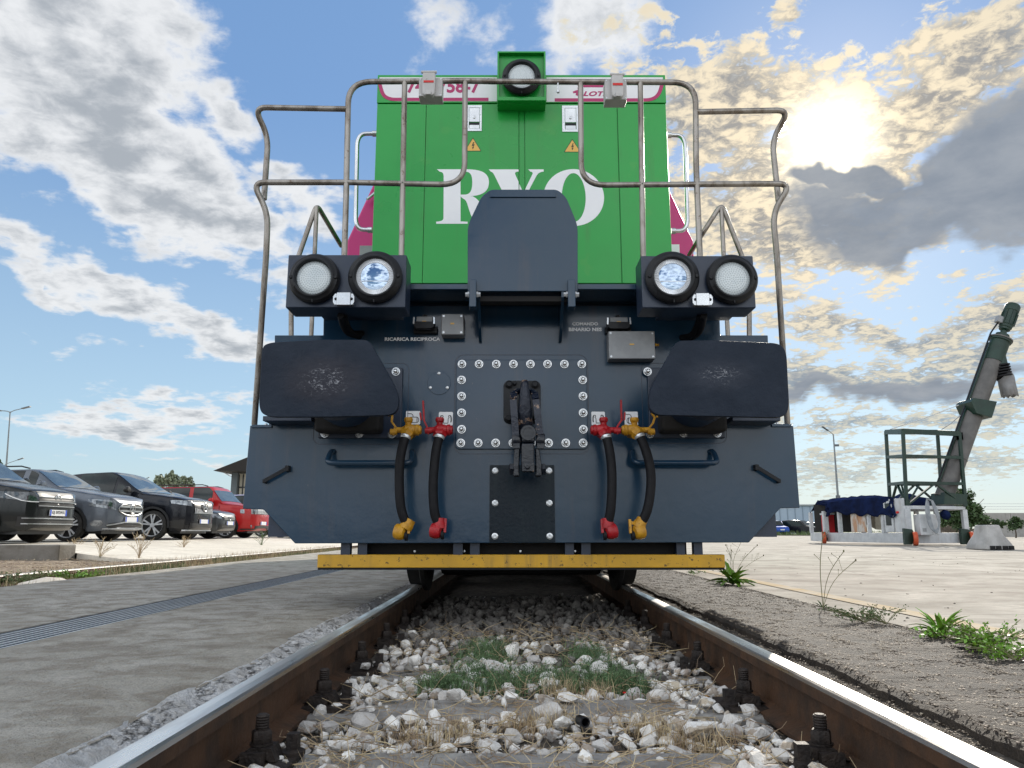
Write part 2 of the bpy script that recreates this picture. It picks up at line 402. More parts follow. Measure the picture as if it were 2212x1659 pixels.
yellowb = mat('yellow_bar_paint', (.66, .36, .018), (.56, .31, .02), .5, nscale=7, spots=(34, .60, (.06, .04, .015), .8), streak=.75, streak_col=(.16, .11, .05), bump=.08, bscale=60)
valvey = mat('yellow_valve_paint', (.56, .28, .012), (.42, .2, .01), .42, nscale=25, bump=.3, bscale=60, spots=(45, .62, (.08, .05, .02), .5))
valver = mat('red_valve_paint', (.42, .006, .012), (.3, .005, .01), .4, nscale=25, bump=.3, bscale=60, spots=(45, .64, (.06, .01, .01), .5))
redm = mat('red_mark', (.6, .015, .01), None, .5)
warny = mat('warning_yellow', (.75, .45, .10), None, .5)
blk = mat('print_black', (.01, .01, .01), None, .5)
rust = mat('rail_side_rust', (.085, .040, .018), (.045, .026, .016), .75, .1, nscale=9, rvar=.15, bump=.25, bscale=55, detail=8)

# ================================================================== THE GROUND
import numpy as np
rng = random.Random(11); nrg = np.random.default_rng(7)
def ground_mat(name, c1, c2, c3, sc=(0.6, 5, 40), bump=.3, bscale=(30, 160), rough=.85, dots=None, dist=.02, marks=None):
    m = bpy.data.materials.new(name); m.use_nodes = True; T = NT(m.node_tree); b = T.n['Principled BSDF']
    tc = T.new('ShaderNodeTexCoord').outputs['Object']
    n1 = T.noise(tc, sc[0], 5, .6, .6); n2 = T.noise(tc, sc[1], 6, .65, .5); n3 = T.noise(tc, sc[2], 5, .7)
    col = T.mix(T.ss(n1, .35, .65), c1, c2)
    col = T.mix(T.ss(T.m('ADD', T.m('MULTIPLY', n2, .6), T.m('MULTIPLY', n3, .4)), .42, .60), col, c3)
    fine = T.ss(n3, .3, .7, .78, 1.18)
    v = T.new('ShaderNodeHueSaturation'); T.l.new(col, v.inputs['Color']); T.l.new(fine, v.inputs['Value']); col = v.outputs[0]
    if marks:
        w1 = T.noise(T.mapping(tc, rot=(0, 0, R(17)), scale=(.35, 4.5, 1)), 1.0, 6, .65); w2 = T.noise(T.mapping(tc, rot=(0, 0, R(-38)), scale=(.5, 7, 1)), 1.0, 5, .6)
        cr = T.new('ShaderNodeTexVoronoi', feature='DISTANCE_TO_EDGE'); T.l.new(T.vm('ADD', tc, T.vm('SCALE', T.vm('SUBTRACT', T.mix(0.0, (0, 0, 0), (0, 0, 0)), (0, 0, 0)), scale=0)), cr.inputs['Vector']); cr.inputs['Scale'].default_value = marks[1]
        col = T.mix(T.m('MULTIPLY', T.ss(w1, .56, .70), .45), col, marks[0]); col = T.mix(T.m('MULTIPLY', T.ss(w2, .60, .72), .35), col, marks[0])
        if marks[1]: col = T.mix(T.m('MULTIPLY', T.m('MULTIPLY', T.ss(cr.outputs['Distance'], .0, .006, 1, 0), T.ss(n1, .5, .56)), .8), col, tuple(x * .4 for x in marks[0]))
    if dots:
        vo = T.new('ShaderNodeTexVoronoi'); T.l.new(tc, vo.inputs['Vector']); vo.inputs['Scale'].default_value = dots[0]
        sel = T.m('MULTIPLY', T.ss(vo.outputs['Distance'], dots[1], dots[1] + .06, 1, 0), T.ss(n2, .5, .62))
        col = T.mix(sel, col, dots[2])
    T.put(b.inputs['Base Color'], col); b.inputs['Roughness'].default_value = rough
    h = T.m('ADD', T.m('MULTIPLY', T.noise(tc, bscale[0], 6, .65), 1.0), T.m('MULTIPLY', T.noise(tc, bscale[1], 4, .6), .35))
    bp = T.new('ShaderNodeBump'); bp.inputs['Strength'].default_value = bump; bp.inputs['Distance'].default_value = dist
    T.l.new(h, bp.inputs['Height']); T.l.new(bp.outputs[0], b.inputs['Normal'])
    MATS[name] = m; return m
soilm = ground_mat('brown_soil', (.10, .075, .05), (.16, .125, .085), (.06, .045, .03), bump=.8, rough=.95)
mulchm = ground_mat('dry_mulch', (.30, .23, .165), (.40, .32, .23), (.14, .10, .07), sc=(1, 12, 60), bump=.9, rough=.95)
slabm = ground_mat('slab_concrete', (.43, .40, .345), (.54, .51, .455), (.27, .235, .185), sc=(.7, 6, 48), bump=1.0, bscale=(30, 150), rough=.8, dist=.025, marks=((.24, .215, .18), 0))  # brownish grey slab concrete with stains
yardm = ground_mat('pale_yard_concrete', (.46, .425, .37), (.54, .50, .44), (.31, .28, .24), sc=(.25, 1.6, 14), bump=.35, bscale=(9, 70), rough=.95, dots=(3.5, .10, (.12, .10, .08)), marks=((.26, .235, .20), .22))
yardm.node_tree.nodes['Principled BSDF'].inputs['Specular IOR Level'].default_value = .1
tarm = ground_mat('worn_asphalt', (.045, .034, .025), (.075, .058, .042), (.02, .015, .012), sc=(1.5, 9, 60), bump=1.0, bscale=(45, 190), rough=.8)
crumbm = ground_mat('broken_concrete_edge', (.92, .92, .92), (.88, .88, .88), (.66, .64, .61), sc=(6, 18, 60), bump=1.0, bscale=(60, 200), rough=.9, dist=.03)
gravm = ground_mat('ballast_bed', (.09, .075, .06), (.14, .12, .10), (.04, .034, .028), sc=(3, 15, 60), bump=1.0, rough=.95)
sleepm = ground_mat('sleeper_concrete', (.30, .29, .28), (.38, .37, .35), (.20, .185, .17), sc=(3, 12, 60), bump=.5, bscale=(40, 200), rough=.85)
grassg = ground_mat('verge_grass_ground', (.10, .13, .035), (.17, .16, .06), (.06, .08, .025), sc=(.4, 3, 20), bump=.8, rough=.95)
stonem = mat('limestone', (.60, .57, .53), (.78, .76, .73), .85, nscale=18, bump=.6, bscale=70, island=.30, spots=(16, .55, (.36, .27, .18), .7), detail=6, coords='WORLD')
pebm = mat('pebble_aggregate', (.085, .062, .045), (.32, .26, .20), .7, nscale=30, island=.5, bump=.2, bscale=200)
railtop = mat('polished_rail_head', (.93, .89, .84), (.78, .74, .70), .33, 1.0, nscale=5, stretch=(6, .6, 6), rvar=.14, bump=.03, bscale=30)
leafg = mat('weed_leaf', (.13, .26, .025), (.20, .36, .04), .45, nscale=8, island=.35)
leafd = mat('grey_green_weed', (.07, .115, .035), (.12, .16, .06), .6, nscale=8, island=.35)
strawm = mat('dry_straw', (.50, .39, .24), (.34, .24, .14), .7, nscale=8, island=.4)

def bulk(name, tmpl, locs, rots, scls, mats, mids=None, parent=None, smooth=False):
    """many small copies of a few templates joined in one mesh: tmpl = [(verts, faces)] all with triangles"""
    V = []; Fc = []; base = 0
    n = len(locs); idx = np.arange(n) % len(tmpl)
    for t, (tv, tf) in enumerate(tmpl):
        sel = np.where(idx == t)[0]
        if len(sel) == 0: continue
        tv = np.asarray(tv, float); tf = np.asarray(tf, int)
        Rm = rots[sel]; S = scls[sel]
        vv = np.einsum('nij,nvj->nvi', Rm, tv[None] * S[:, None, :]) + locs[sel][:, None, :]
        ff = tf[None] + (np.arange(len(sel)) * len(tv))[:, None, None] + base
        V.append(vv.reshape(-1, 3)); Fc.append(ff.reshape(-1, 3)); base += len(sel) * len(tv)
    V = np.concatenate(V); Fc = np.concatenate(Fc)
    me = bpy.data.meshes.new(name); me.vertices.add(len(V)); me.vertices.foreach_set('co', V.ravel())
    me.loops.add(len(Fc) * 3); me.loops.foreach_set('vertex_index', Fc.ravel().astype(np.int32))
    me.polygons.add(len(Fc)); me.polygons.foreach_set('loop_start', np.arange(0, len(Fc) * 3, 3, dtype=np.int32))
    me.polygons.foreach_set('loop_total', np.full(len(Fc), 3, dtype=np.int32))
    if smooth: me.polygons.foreach_set('use_smooth', [True] * len(Fc))
    me.materials.append(mats); me.update(); me.validate()
    o = bpy.data.objects.new(name, me); C.objects.link(o)
    if parent is not None:
        me.transform(Matrix.Translation(-wloc(parent))); o.parent = parent
    return o
def rand_rot(n, full=True):
    if full:
        q = nrg.normal(size=(n, 4)); q /= np.linalg.norm(q, axis=1)[:, None]
        w, x, y, z = q.T
        return np.stack([1 - 2 * (y * y + z * z), 2 * (x * y - z * w), 2 * (x * z + y * w), 2 * (x * y + z * w), 1 - 2 * (x * x + z * z), 2 * (y * z - x * w),
                         2 * (x * z - y * w), 2 * (y * z + x * w), 1 - 2 * (x * x + y * y)], 1).reshape(n, 3, 3)
    a = nrg.uniform(0, 2 * np.pi, n); c, s = np.cos(a), np.sin(a); o = np.zeros(n); i = np.ones(n)
    return np.stack([c, -s, o, s, c, o, o, o, i], 1).reshape(n, 3, 3)
def hull_template(npts, seed, squash=.75, jit=.25):
    r = random.Random(seed); bm = bmesh.new()
    for i in range(npts):
        v = Vector((r.gauss(0, 1), r.gauss(0, 1), r.gauss(0, 1))).normalized() * (1 - jit * r.random()); bm.verts.new((v.x, v.y * r.uniform(.9, 1), v.z * squash))
    bmesh.ops.convex_hull(bm, input=bm.verts)
    bmesh.ops.triangulate(bm, faces=bm.faces); bmesh.ops.delete(bm, geom=[v for v in bm.verts if not v.link_faces], context='VERTS')
    bm.verts.index_update(); vs = [tuple(v.co) for v in bm.verts]; fs = [[v.index for v in f.verts] for f in bm.faces]; bm.free()
    return vs, fs
def fb(x, y, s=1.0, z=0.0): return noise.fractal(Vector((x * s, y * s, z)), .9, 2.0, 4)

tag(obj('ground', MB().add([(-2500, -60, -.22), (2500, -60, -.22), (2500, 4500, -.22), (-2500, 4500, -.22)], [(0, 1, 2, 3)]), soilm), kind='structure')
# ballast bed between the rails, uneven
def bedz(x, y): return -.178 + .030 * max(0.0, min(1.0, (y - 3.0) / .9)) + .016 * fb(x, y, 3.1) + .012 * fb(x, y, 11)
tag(obj('ballast_bed', MB().grid(40, 200, lambda a, b: (-.74 + 1.48 * a, .5 + b * 13, bedz(-.74 + 1.48 * a, .5 + b * 13))), gravm), kind='structure')
# the long concrete slab on the left with its broken edge beside the rail
XS = -3.90
def slab_edge(y): return -.905 - .03 * (noise.noise(Vector((y * 1.7, 0, 0))) + .55 * noise.noise(Vector((y * 6, 3, 0))) + .3 * noise.noise(Vector((y * 22, 5, 0)))) - (.02 if 3.1 < y < 3.9 else 0)
ys = [-3 + i * .5 for i in range(8)] + [1.0 + i * .02 for i in range(300)] + [7 + i * .3 for i in range(160)]
mb = MB(); cols = [-1.885, -1.5, -1.15]
def slabz(x, y): return -.020 + .004 * fb(x, y, 1.3)
vs = []
for y in ys:
    e = slab_edge(y); row = [(c, y, slabz(c, y)) for c in cols] + [(e - .05, y, slabz(e, y)), (e, y, -.026 + .004 * fb(e, y, 20))]
    vs.append(row)
nc = len(vs[0])
mb.add([p for r_ in vs for p in r_], [(i * nc + j, i * nc + j + 1, (i + 1) * nc + j + 1, (i + 1) * nc + j) for i in range(len(ys) - 1) for j in range(nc - 1)])
mb.add([(-1.885, ys[0], -.3), (-1.885, ys[-1], -.3), (-1.885, ys[-1], -.02), (-1.885, ys[0], -.02)], [(0, 1, 2, 3)])
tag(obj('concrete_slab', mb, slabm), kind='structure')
mb = MB(); vs = []
for y in ys:
    e = slab_edge(y); row = []
    for k in range(9):
        t = k / 8; x = e - .012 + t * (-.778 - e + .012)
        zz = -.021 - .05 * t ** .8 + (.020 * (.3 + t)) * fb(x, y, 17) + .012 * noise.noise(Vector((x * 60, y * 45, 1))) * (t > 0)
        row.append((x, y, min(zz, -.019 - .01 * t)))
    vs.append(row)
nc = 9
mb.add([p for r_ in vs for p in r_], [(i * nc + j, i * nc + j + 1, (i + 1) * nc + j + 1, (i + 1) * nc + j) for i in range(len(ys) - 1) for j in range(nc - 1)])
tag(obj('broken_slab_edge', mb, crumbm, angle=60), kind='structure')
mb = MB()
mb.grid(24, 120, lambda a, b: (XS + a * (XS * -1 - 2.175), -3 + b * 55, slabz(XS + a * 1.8, -3 + b * 55)))
mb.add([(-2.175, -3, -.3), (-2.175, 52, -.3), (-2.175, 52, -.02), (-2.175, -3, -.02)], [(0, 1, 2, 3)], True)
mb.add([(XS, -3, -.3), (XS, 52, -.3), (XS, 52, -.02), (XS, -3, -.02)], [(0, 1, 2, 3)])
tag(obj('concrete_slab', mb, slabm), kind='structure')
tag(obj('drain_channel', MB().add([(-2.18, -3, -.12), (-1.88, -3, -.12), (-1.88, 52, -.12), (-2.18, 52, -.12)], [(0, 1, 2, 3)]), darkrec), kind='structure')
# right hand side: gravel gap, worn asphalt strip, pale yard
mb = MB()
mb.grid(6, 150, lambda a, b: (.76 + a * .2, 1 + b * 15, -.055 + .012 * fb(.76 + a * .2, 1 + b * 15, 14)))
tag(obj('gravel_gap', mb, gravm, angle=60), kind='structure')
def strip_edge(y): return .935 + .022 * noise.noise(Vector((y * 2.1, 9, 0))) + .012 * noise.noise(Vector((y * 9, 9, 0)))
def strip_out(y): return 1.665 + .03 * noise.noise(Vector((y * 1.2, 19, 0))) + .02 * noise.noise(Vector((y * 6, 9, 0)))
mb = MB(); vs = []
ys2 = [.8 + i * .03 for i in range(260)] + [8.6 + i * .5 for i in range(90)]
for y in ys2:
    a, b = strip_edge(y), strip_out(y); row = [(a - .012, y, -.075), (a, y, -.036 + .006 * fb(a, y, 20))]
    for k in range(9):
        x = a + .03 + (b - a - .03) * k / 8; row.append((x, y, -.023 + .007 * fb(x, y, 7) - (.006 if k == 8 else 0)))
    row.append((b + .02, y, -.05)); vs.append(row)
nc = len(vs[0])
mb.add([p for r_ in vs for p in r_], [(i * nc + j, i * nc + j + 1, (i + 1) * nc + j + 1, (i + 1) * nc + j) for i in range(len(ys2) - 1) for j in range(nc - 1)])
tag(obj('asphalt_strip', mb, tarm), kind='structure')
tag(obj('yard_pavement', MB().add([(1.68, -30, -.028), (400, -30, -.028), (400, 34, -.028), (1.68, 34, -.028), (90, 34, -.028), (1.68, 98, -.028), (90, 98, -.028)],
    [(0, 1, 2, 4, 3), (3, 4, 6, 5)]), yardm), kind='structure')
linem = mat('faded_yellow_line', (.50, .38, .22), (.52, .46, .37), .95, nscale=5, contrast=(.3, .7), spec=.1)
tag(obj('yellow_line', MB().add([(1.93, -5, -.024), (2.05, -5, -.024), (2.05, 60, -.024), (1.93, 60, -.024)], [(0, 1, 2, 3)]), linem), kind='structure')
tag(obj('verge', MB().add([(1.68, 98, .02), (90, 34, .02), (400, 34, .02), (1500, 1500, .02), (1.68, 1500, .02)], [(0, 1, 2, 3, 4)]), grassg), kind='structure')
# left yard, rising gently away from the second track
yardl = ground_mat('car_park_concrete', (.66, .60, .50), (.72, .67, .58), (.56, .51, .43), sc=(.25, 1.6, 14), bump=.3, bscale=(9, 70), rough=.8)  # pale concrete of the car park
mb = MB().add([(-7.2, 12.9, .04), (-6.3, 12.6, -.045), (-4.80, 12.8, -.06), (-4.80, 150, -.06), (-8.6, 150, .165), (-8.6, 12.9, .165)], [(0, 1, 2, 3), (0, 3, 4, 5)])
mb.add([(-400, 12.7, .165), (-8.6, 12.7, .165), (-8.6, 150, .165), (-400, 150, .165)], [(0, 1, 2, 3)])
mb.add([(-7.2, 12.9, .04), (-7.2, 12.9, -.2), (-6.3, 12.6, -.2), (-6.3, 12.6, -.045), (-4.8, 12.8, -.2), (-4.8, 12.8, -.06)], [(0, 1, 2, 3), (3, 2, 4, 5)])
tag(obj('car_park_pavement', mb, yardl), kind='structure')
tag(obj('mulch_bed', MB().grid(30, 60, lambda a, b: (-14 + 9.2 * a, 6 + 7.6 * b, -.12 + .075 * b * min(1, (1 - a) * 3) + .03 * fb(-14 + 9.2 * a, 6 + 8 * b, 1.5) + .02 * fb(a * 9, b * 8, 6))), mulchm), kind='structure')
tag(obj('weedy_verge_soil', MB().grid(8, 200, lambda a, b: (-4.95 + .95 * a, -1 + 26 * b, -.10 + .035 * fb(-5 + a, b * 26, 2.5))), mulchm), kind='structure')
tag(obj('far_field', MB().add([(-2400, 150, .05), (1.6, 150, .05), (1.6, 4400, .05), (-2400, 4400, .05)], [(0, 1, 2, 3)]), grassg), kind='structure')
kerbm = mat('stained_kerb', (.20, .185, .165), (.13, .115, .095), .9, nscale=2.5, bump=.5, bscale=30, streak=.9, streak_col=(.5, .48, .44), detail=7)
w = thing('kerb_block', 'grey stained concrete kerb wall end in front of the dark estate-sized car', 'kerb', (-10.5, 12.45, -.1))
w['label'] = 'grey stained concrete kerb wall with a broken end below the leftmost car'
obj('wall', MB().box(-16, -7.22, 12.42, 12.9, -.14, .18), kerbm, w, bevel=.02)

# ------------------------------------------------------------------ rails and sleepers
def rail_mb(x0, y0, y1, h=.165, seg=1, inside=1):
    """flat-bottom rail; the head's crown is polished"""
    hw = .036
    prof = [(-.066, -h), (.066, -h), (.066, -h + .012), (.012, -h + .03), (.009, -.052), (hw - .001, -.040), (hw, -.012), (hw - .004, -.004), (hw - .012, -.0005),
            (0, .0006), (-hw + .012, -.0005), (-hw + .004, -.004), (-hw, -.012), (-hw + .001, -.040), (-.009, -.052), (-.012, -h + .03), (-.066, -h + .012)]
    m_ = MB(); n = len(prof); vs = []
    yy = [y0 + (y1 - y0) * i / seg for i in range(seg + 1)]
    for y in yy: vs += [(x0 + px, y, pz) for px, pz in prof]
    for i in range(seg):
        for k in range(n):
            k2 = (k + 1) % n
            shiny = {6: 1, 7: 1, 8: 1, 9: 1, 10: 1, 11: 1}.get(k, 0)
            m_.cur = 1 if shiny else 0
            m_.add([vs[i * n + k], vs[i * n + k2], vs[(i + 1) * n + k2], vs[(i + 1) * n + k]], [(0, 1, 2, 3)], True)
    m_.cur = 0
    m_.add(vs[:n], [list(range(n))]); m_.add(vs[-n:], [list(range(n))], True)
    return m_
track = thing('railway_track', 'railway track with polished rail heads running under the green locomotive', 'railway track', (0, 0, -.2))
for x in (-.7535, .7535): obj('rail', rail_mb(x, -2, 70), [rust, railtop], track, angle=50)
SL_Y = [1.34 + .62 * k for k in range(-2, 14)]
sl = None
for y in SL_Y:
    if y > 3.6: break
    if sl is None:
        m_ = MB(); m_.prism([(-.13, -.2), (.13, -.2), (.12, 0), (-.12, 0)], -1.15, 1.15, 'x')
        sl = obj('sleeper', m_, sleepm, track, local=True, bevel=.012); sl.location = (0, y, .2 - .158)
    else: share(sl, track, (0, y, .2 - .158))
# K-type fastenings on the inner side of each rail
def fastening_mesh():
    a = MB(); a.box(-.08, .07, -.085, .085, 0, .014)                  # ribbed base plate
    a.box(-.045, .01, -.055, -.035, .014, .04); a.box(-.045, .01, .035, .055, .014, .04)
    b = MB(); b.prism([(-.07, .016), (-.03, .046), (.02, .046), (.034, .016), (.018, .016), (.0, .03), (-.03, .03)], -.032, .032, 'y')
    c = MB(); c.lathe([(.0145, .04), (.0145, .112), (.011, .116)], (-.012, 0, 0), 'z', 12)   # threaded end
    for k in range(5): c.lathe([(.0145, .084 + k * .006), (.0165, .087 + k * .006), (.0145, .09 + k * .006)], (-.012, 0, 0), 'z', 12)
    c.lathe([(.027, .047), (.027, .052)], (-.012, 0, 0), 'z', 16); c.lathe([(.0235, .052), (.0245, .054), (.0245, .076), (.021, .081)], (-.012, 0, 0), 'z', 6)
    d = MB(); d.lathe([(.03, .014), (.03, .022), (.018, .028)], (.052, .045, 0), 'z', 16); d.box(.038, .066, .031, .059, .028, .062)
    return a, b, c, d
fm = [x.mesh(n, [m__]) for x, n, m__ in zip(fastening_mesh(), ('base_plate', 'clip', 'clip_bolt', 'coach_screw'), (blackp, blackp, blackp, blackp))]
boltd = mat('old_bolt_steel', (.016, .012, .011), (.035, .025, .02), .6, .3, nscale=30, bump=.4, bscale=80)
for me in fm: me.materials[0] = boltd
for y in SL_Y:
    if not 1.2 < y < 5.2: continue
    for sx in (-1, 1):
        root = None
        for me, n in zip(fm, ('rail_fastening', 'clip', 'clip_bolt', 'coach_screw')):
            o = bpy.data.objects.new(n, me); C.objects.link(o)
            if root is None:
                o.parent = track; o.location = (sx * -.655 * -1, y, .2 - .157); o.rotation_euler = (0, 0, 0 if sx < 0 else math.pi); root = o
            else: o.parent = root
railtop2 = mat('dull_rail_head', (.50, .49, .47), (.40, .38, .36), .6, .5, nscale=9)
t2 = thing('railway_track', 'single rusty sided rail of the second track in dry weeds, left of the drain', 'railway track', (-4.72, 10, -.2))
obj('rail', rail_mb(-4.72, -2, 90), [rust, railtop2], t2, angle=50)

# ------------------------------------------------------------------ drain grating sections
bed = bpy.data.objects['drain_channel']
gr0 = None
dr = thing('drain_grating', 'long blue grey steel drain grating set in the concrete slab beside the track', 'drain grating', (-2.03, 0, -.025))
gm = mat('galvanised_grating', (.05, .08, .115), (.07, .10, .14), .5, .2, nscale=12, rvar=.15)
def grate_mb():
    m_ = MB()
    for k in range(40): m_.box(-.13, .13, k * .0249 + .004, k * .0249 + .0075, -.06, -.030)
    return m_
def rods_mb():
    m_ = MB()
    for k in range(7): m_.box(-.12 + k * .04 - .0036, -.12 + k * .04 + .0036, 0.002, .996, -.003, .0008)
    return m_
sec = MB()
for s_ in (-.138, .138): sec.box(s_ - .004, s_ + .004, 0, .998, -.035, .001)
fr = sec.mesh('grating_section', [gm], False); g1 = grate_mb().mesh('crossbars', [gm], False); g2 = rods_mb().mesh('grating_rods', [mat('worn_rod_steel', (.62, .66, .70), (.72, .75, .78), .5, .0, nscale=3)], False)
for k in range(30):
    o = bpy.data.objects.new('grating_section', fr); C.objects.link(o); o.parent = dr; o.location = (0, k * 1.0 + .5, 0)
    for me, n in ((g1, 'crossbars'), (g2, 'lengthwise_rods')):
        if k > 16 and n == 'crossbars': pass
        c = bpy.data.objects.new(n, me); C.objects.link(c); c.parent = o; c['kind'] = 'stuff'

# ------------------------------------------------------------------ ballast stones
T_ST = [hull_template(20 + (i % 4) * 3, 100 + i, rng.uniform(.6, .9), .34) for i in range(14)]
st_meshes = []
for i, (v_, f_) in enumerate(T_ST):
    me = bpy.data.meshes.new('stone'); me.from_pydata(v_, [], f_); me.materials.append(stonem); st_meshes.append(me)
stained = mat('shade_toned_limestone', (.16, .145, .13), (.26, .245, .225), .85, nscale=14, bump=.7, bscale=60, island=.4, spots=(18, .55, (.07, .06, .05), .7), detail=6, coords='WORLD')  # shade under the locomotive put into the stone colour, along with grime
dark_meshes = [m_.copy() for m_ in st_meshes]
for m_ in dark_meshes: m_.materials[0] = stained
def shade_toned_here(x, y): return rng.random() < max(0.0, min(1.0, (y - 3.0 + .5 * noise.noise(Vector((x * 3, y * 2, 7)))) / 1.1))  # shade-darkened stones become more frequent further under the locomotive
pts = []
def try_stone(x, y, s, cell={}):
    key = (int(x / .05), int(y / .05))
    for a in (-1, 0, 1):
        for b in (-1, 0, 1):
            for (px, py, ps) in cell.get((key[0] + a, key[1] + b), []):
                if (px - x) ** 2 + (py - y) ** 2 < ((ps + s) * .72) ** 2: return False
    cell.setdefault(key, []).append((x, y, s)); pts.append((x, y, s)); return True
def on_sleeper(y):
    for sy in [q for q in SL_Y if q < 3.6]:
        if abs(y - sy) < .115: return True
    return False
for i in range(9000):
    y = 1.75 + 4.6 * rng.random() ** 1.35; x = rng.uniform(-.66, .66)
    s = min(.052, max(.011, rng.gauss(.023, .011)))
    if abs(x) > .60 and s > .036: continue
    # thinner on the sleepers and in the grassy patch
    if on_sleeper(y) and (y < 3.0) and rng.random() < (.97 if abs(x) < .45 else .6): continue
    if 2.75 < y < 3.6 and abs(x) < .42 and rng.random() < .55: continue
    try_stone(x, y, s)
pts.sort(key=lambda p: -(p[2] / p[1]))
bal = bpy.data.objects['ballast_bed']
for i, (x, y, s) in enumerate(pts[:300]):
    o = bpy.data.objects.new('stone', (dark_meshes if shade_toned_here(x, y) else st_meshes)[i % 14]); C.objects.link(o); o.parent = bal
    o.location = (x, y, bedz(x, y) + s * .55 + (.02 if on_sleeper(y) else 0)); sc = s * 1.05
    o.scale = (sc * rng.uniform(.85, 1.25), sc * rng.uniform(.8, 1.1), sc * rng.uniform(.75, 1.05)); o.rotation_euler = (rng.uniform(-.5, .5), rng.uniform(-.5, .5), rng.uniform(0, 6.3))
flag = [shade_toned_here(x, y) for x, y, s in pts[300:]]
for want, m_, nm in ((False, stonem, 'small_stones'), (True, stained, 'shade_toned_small_stones')):
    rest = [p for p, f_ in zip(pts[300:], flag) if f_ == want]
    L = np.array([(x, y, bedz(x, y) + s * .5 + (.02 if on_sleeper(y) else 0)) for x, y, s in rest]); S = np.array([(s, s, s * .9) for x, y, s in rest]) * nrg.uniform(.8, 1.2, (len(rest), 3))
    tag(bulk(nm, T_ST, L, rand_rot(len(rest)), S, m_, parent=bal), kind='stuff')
# fine chips: in the bed, along the broken slab edge, in the gravel gap
T_PB = [hull_template(8, 300 + i, .7) for i in range(8)]
def scatter(name, n, fx, smin, smax, m_, parent=None, flat=.6):
    pp = [fx() for _ in range(n)]; L = np.array(pp); s = nrg.uniform(smin, smax, n) * nrg.uniform(.6, 1.2, n)
    S = np.stack([s * 1.2, s, s * flat], 1)
    return tag(bulk(name, T_PB, L, rand_rot(n, False), S, m_, parent=parent), kind='stuff')
def f_bed():
    x = rng.uniform(-.68, .68); y = 1.7 + 5 * rng.random() ** 1.3; return (x, y, bedz(x, y) + .002)
scatter('fine_ballast_chips', 5000, f_bed, .003, .009, stonem, bal)
def f_edge():
    y = 1.7 + 6 * rng.random() ** 1.4; e = slab_edge(y); t = rng.random(); x = e + t * (-.792 - e); return (x, y, -.026 - .045 * t ** .8)
scatter('broken_concrete_chips', 5200, f_edge, .002, .0085, crumbm, bpy.data.objects['broken_slab_edge'])
scatter('broken_concrete_lumps', 700, f_edge, .010, .026, crumbm, bpy.data.objects['broken_slab_edge'])
def f_gap():
    y = 1.7 + 8 * rng.random() ** 1.4; x = rng.uniform(.79, .95); return (x, y, -.05 + .012 * fb(x, y, 14))
scatter('gravel_grains', 7000, f_gap, .002, .006, pebm, bpy.data.objects['gravel_gap'])
def f_strip():
    y = 1.5 + 9.5 * rng.random() ** 1.5; a, b = strip_edge(y), strip_out(y); x = rng.uniform(a + .005, b); return (x, y, -.0235 + .007 * fb(x, y, 7))
scatter('asphalt_aggregate', 46000, f_strip, .0026, .0072, pebm, bpy.data.objects['asphalt_strip'])
def f_yard():
    return (1.75 + 9 * rng.random() ** 1.6, 2.5 + 14 * rng.random(), -.026)
scatter('yard_grit', 260, f_yard, .004, .014, mat('dark_grit', (.07, .06, .05), (.14, .12, .1), .9), bpy.data.objects['yard_pavement'])
mulch_bits = lambda: (lambda x, y: (x, y, -.108 + .075 * (y - 6) / 7.6 * min(1, (-4.8 - x) / 9.2 * 3) + .03 * fb(x, y, 1.5)))(rng.uniform(-9.5, -4.8), 7 + 6 * rng.random())
scatter('mulch_bits', 6000, mulch_bits, .008, .022, mat('bark_bits', (.46, .37, .27), (.26, .19, .13), .9, island=.4), bpy.data.objects['mulch_bed'])

# ================================================================== THE LOCOMOTIVE
YP, YD, YF, YH, YL = 4.05, 3.80, 3.78, 5.05, 3.62     # end plate, deck edge, drop plate, hood front, lamp boxes
loco = thing('locomotive', 'green and dark blue diesel shunting locomotive seen head on, with steel handrails and big buffers', 'locomotive', (0.0, 5.6, 0))
def LP(name, mb, m_, parent=None, **k): return obj(name, mb, m_, parent or loco, **k)
def xz(p): return (p.x, p.z)
def XZ(fn, pts, Y): return [xz(fn(a, b, Y)) for a, b in pts]

# underframe, bogies, wheels
ux = P(1127, 900, YP).x
LP('underframe', MB().box(ux - 1.0, ux + 1.0, YP + .05, 16.5, .95, 1.55).box(ux - .9, ux + .9, YP + .3, 16, .62, .95), darkrec)
dk = MB(); dk.box(P(624, 600, YD).x, P(1632, 600, YD).x, YD, YP + .02, P(900, 625, YD).z, P(900, 613, YD).z).box(ux - 1.04, ux + 1.04, YP + .022, 16.6, P(900, 625, YD).z, P(900, 613, YD).z)
LP('deck', dk, navy, bevel=.004)
for y0 in (5.95, 8.15, 12.4, 14.6):
    for sx in (-1, 1):
        wm = MB(); x0 = sx * .705
        wm.lathe([(0.0, 0), (.12, 0), (.13, -.02 * 1), (.14, .02), (.42, .03), (.46, 0), (.545, 0), (.545, .03), (.505, .045), (.5, .13), (.46, .135), (.42, .10), (.15, .07), (0, .07)], (sx * .69, y0, .5), (sx, 0, 0), 36)
        LP('wheel', wm, darkrec, fix=True)
    LP('axle', MB().cyl((-.7, y0, .5), (.7, y0, .5), .09, 12), darkrec)
for ya, yb in ((5.3, 8.9), (11.8, 15.3)):
    for sx in (-1, 1):
        b_ = MB().box(sx * .90, sx * 1.06, ya, yb, .48, .82); 
        for yc in (ya + .65, yb - .7): b_.box(sx * .93, sx * 1.16, yc - .2, yc + .2, .30, .72)
        b_.box(sx * .86, sx * 1.02, ya - .1, ya + .14, .22, .56)
        LP('bogie_frame', b_, darkrec, bevel=.02)
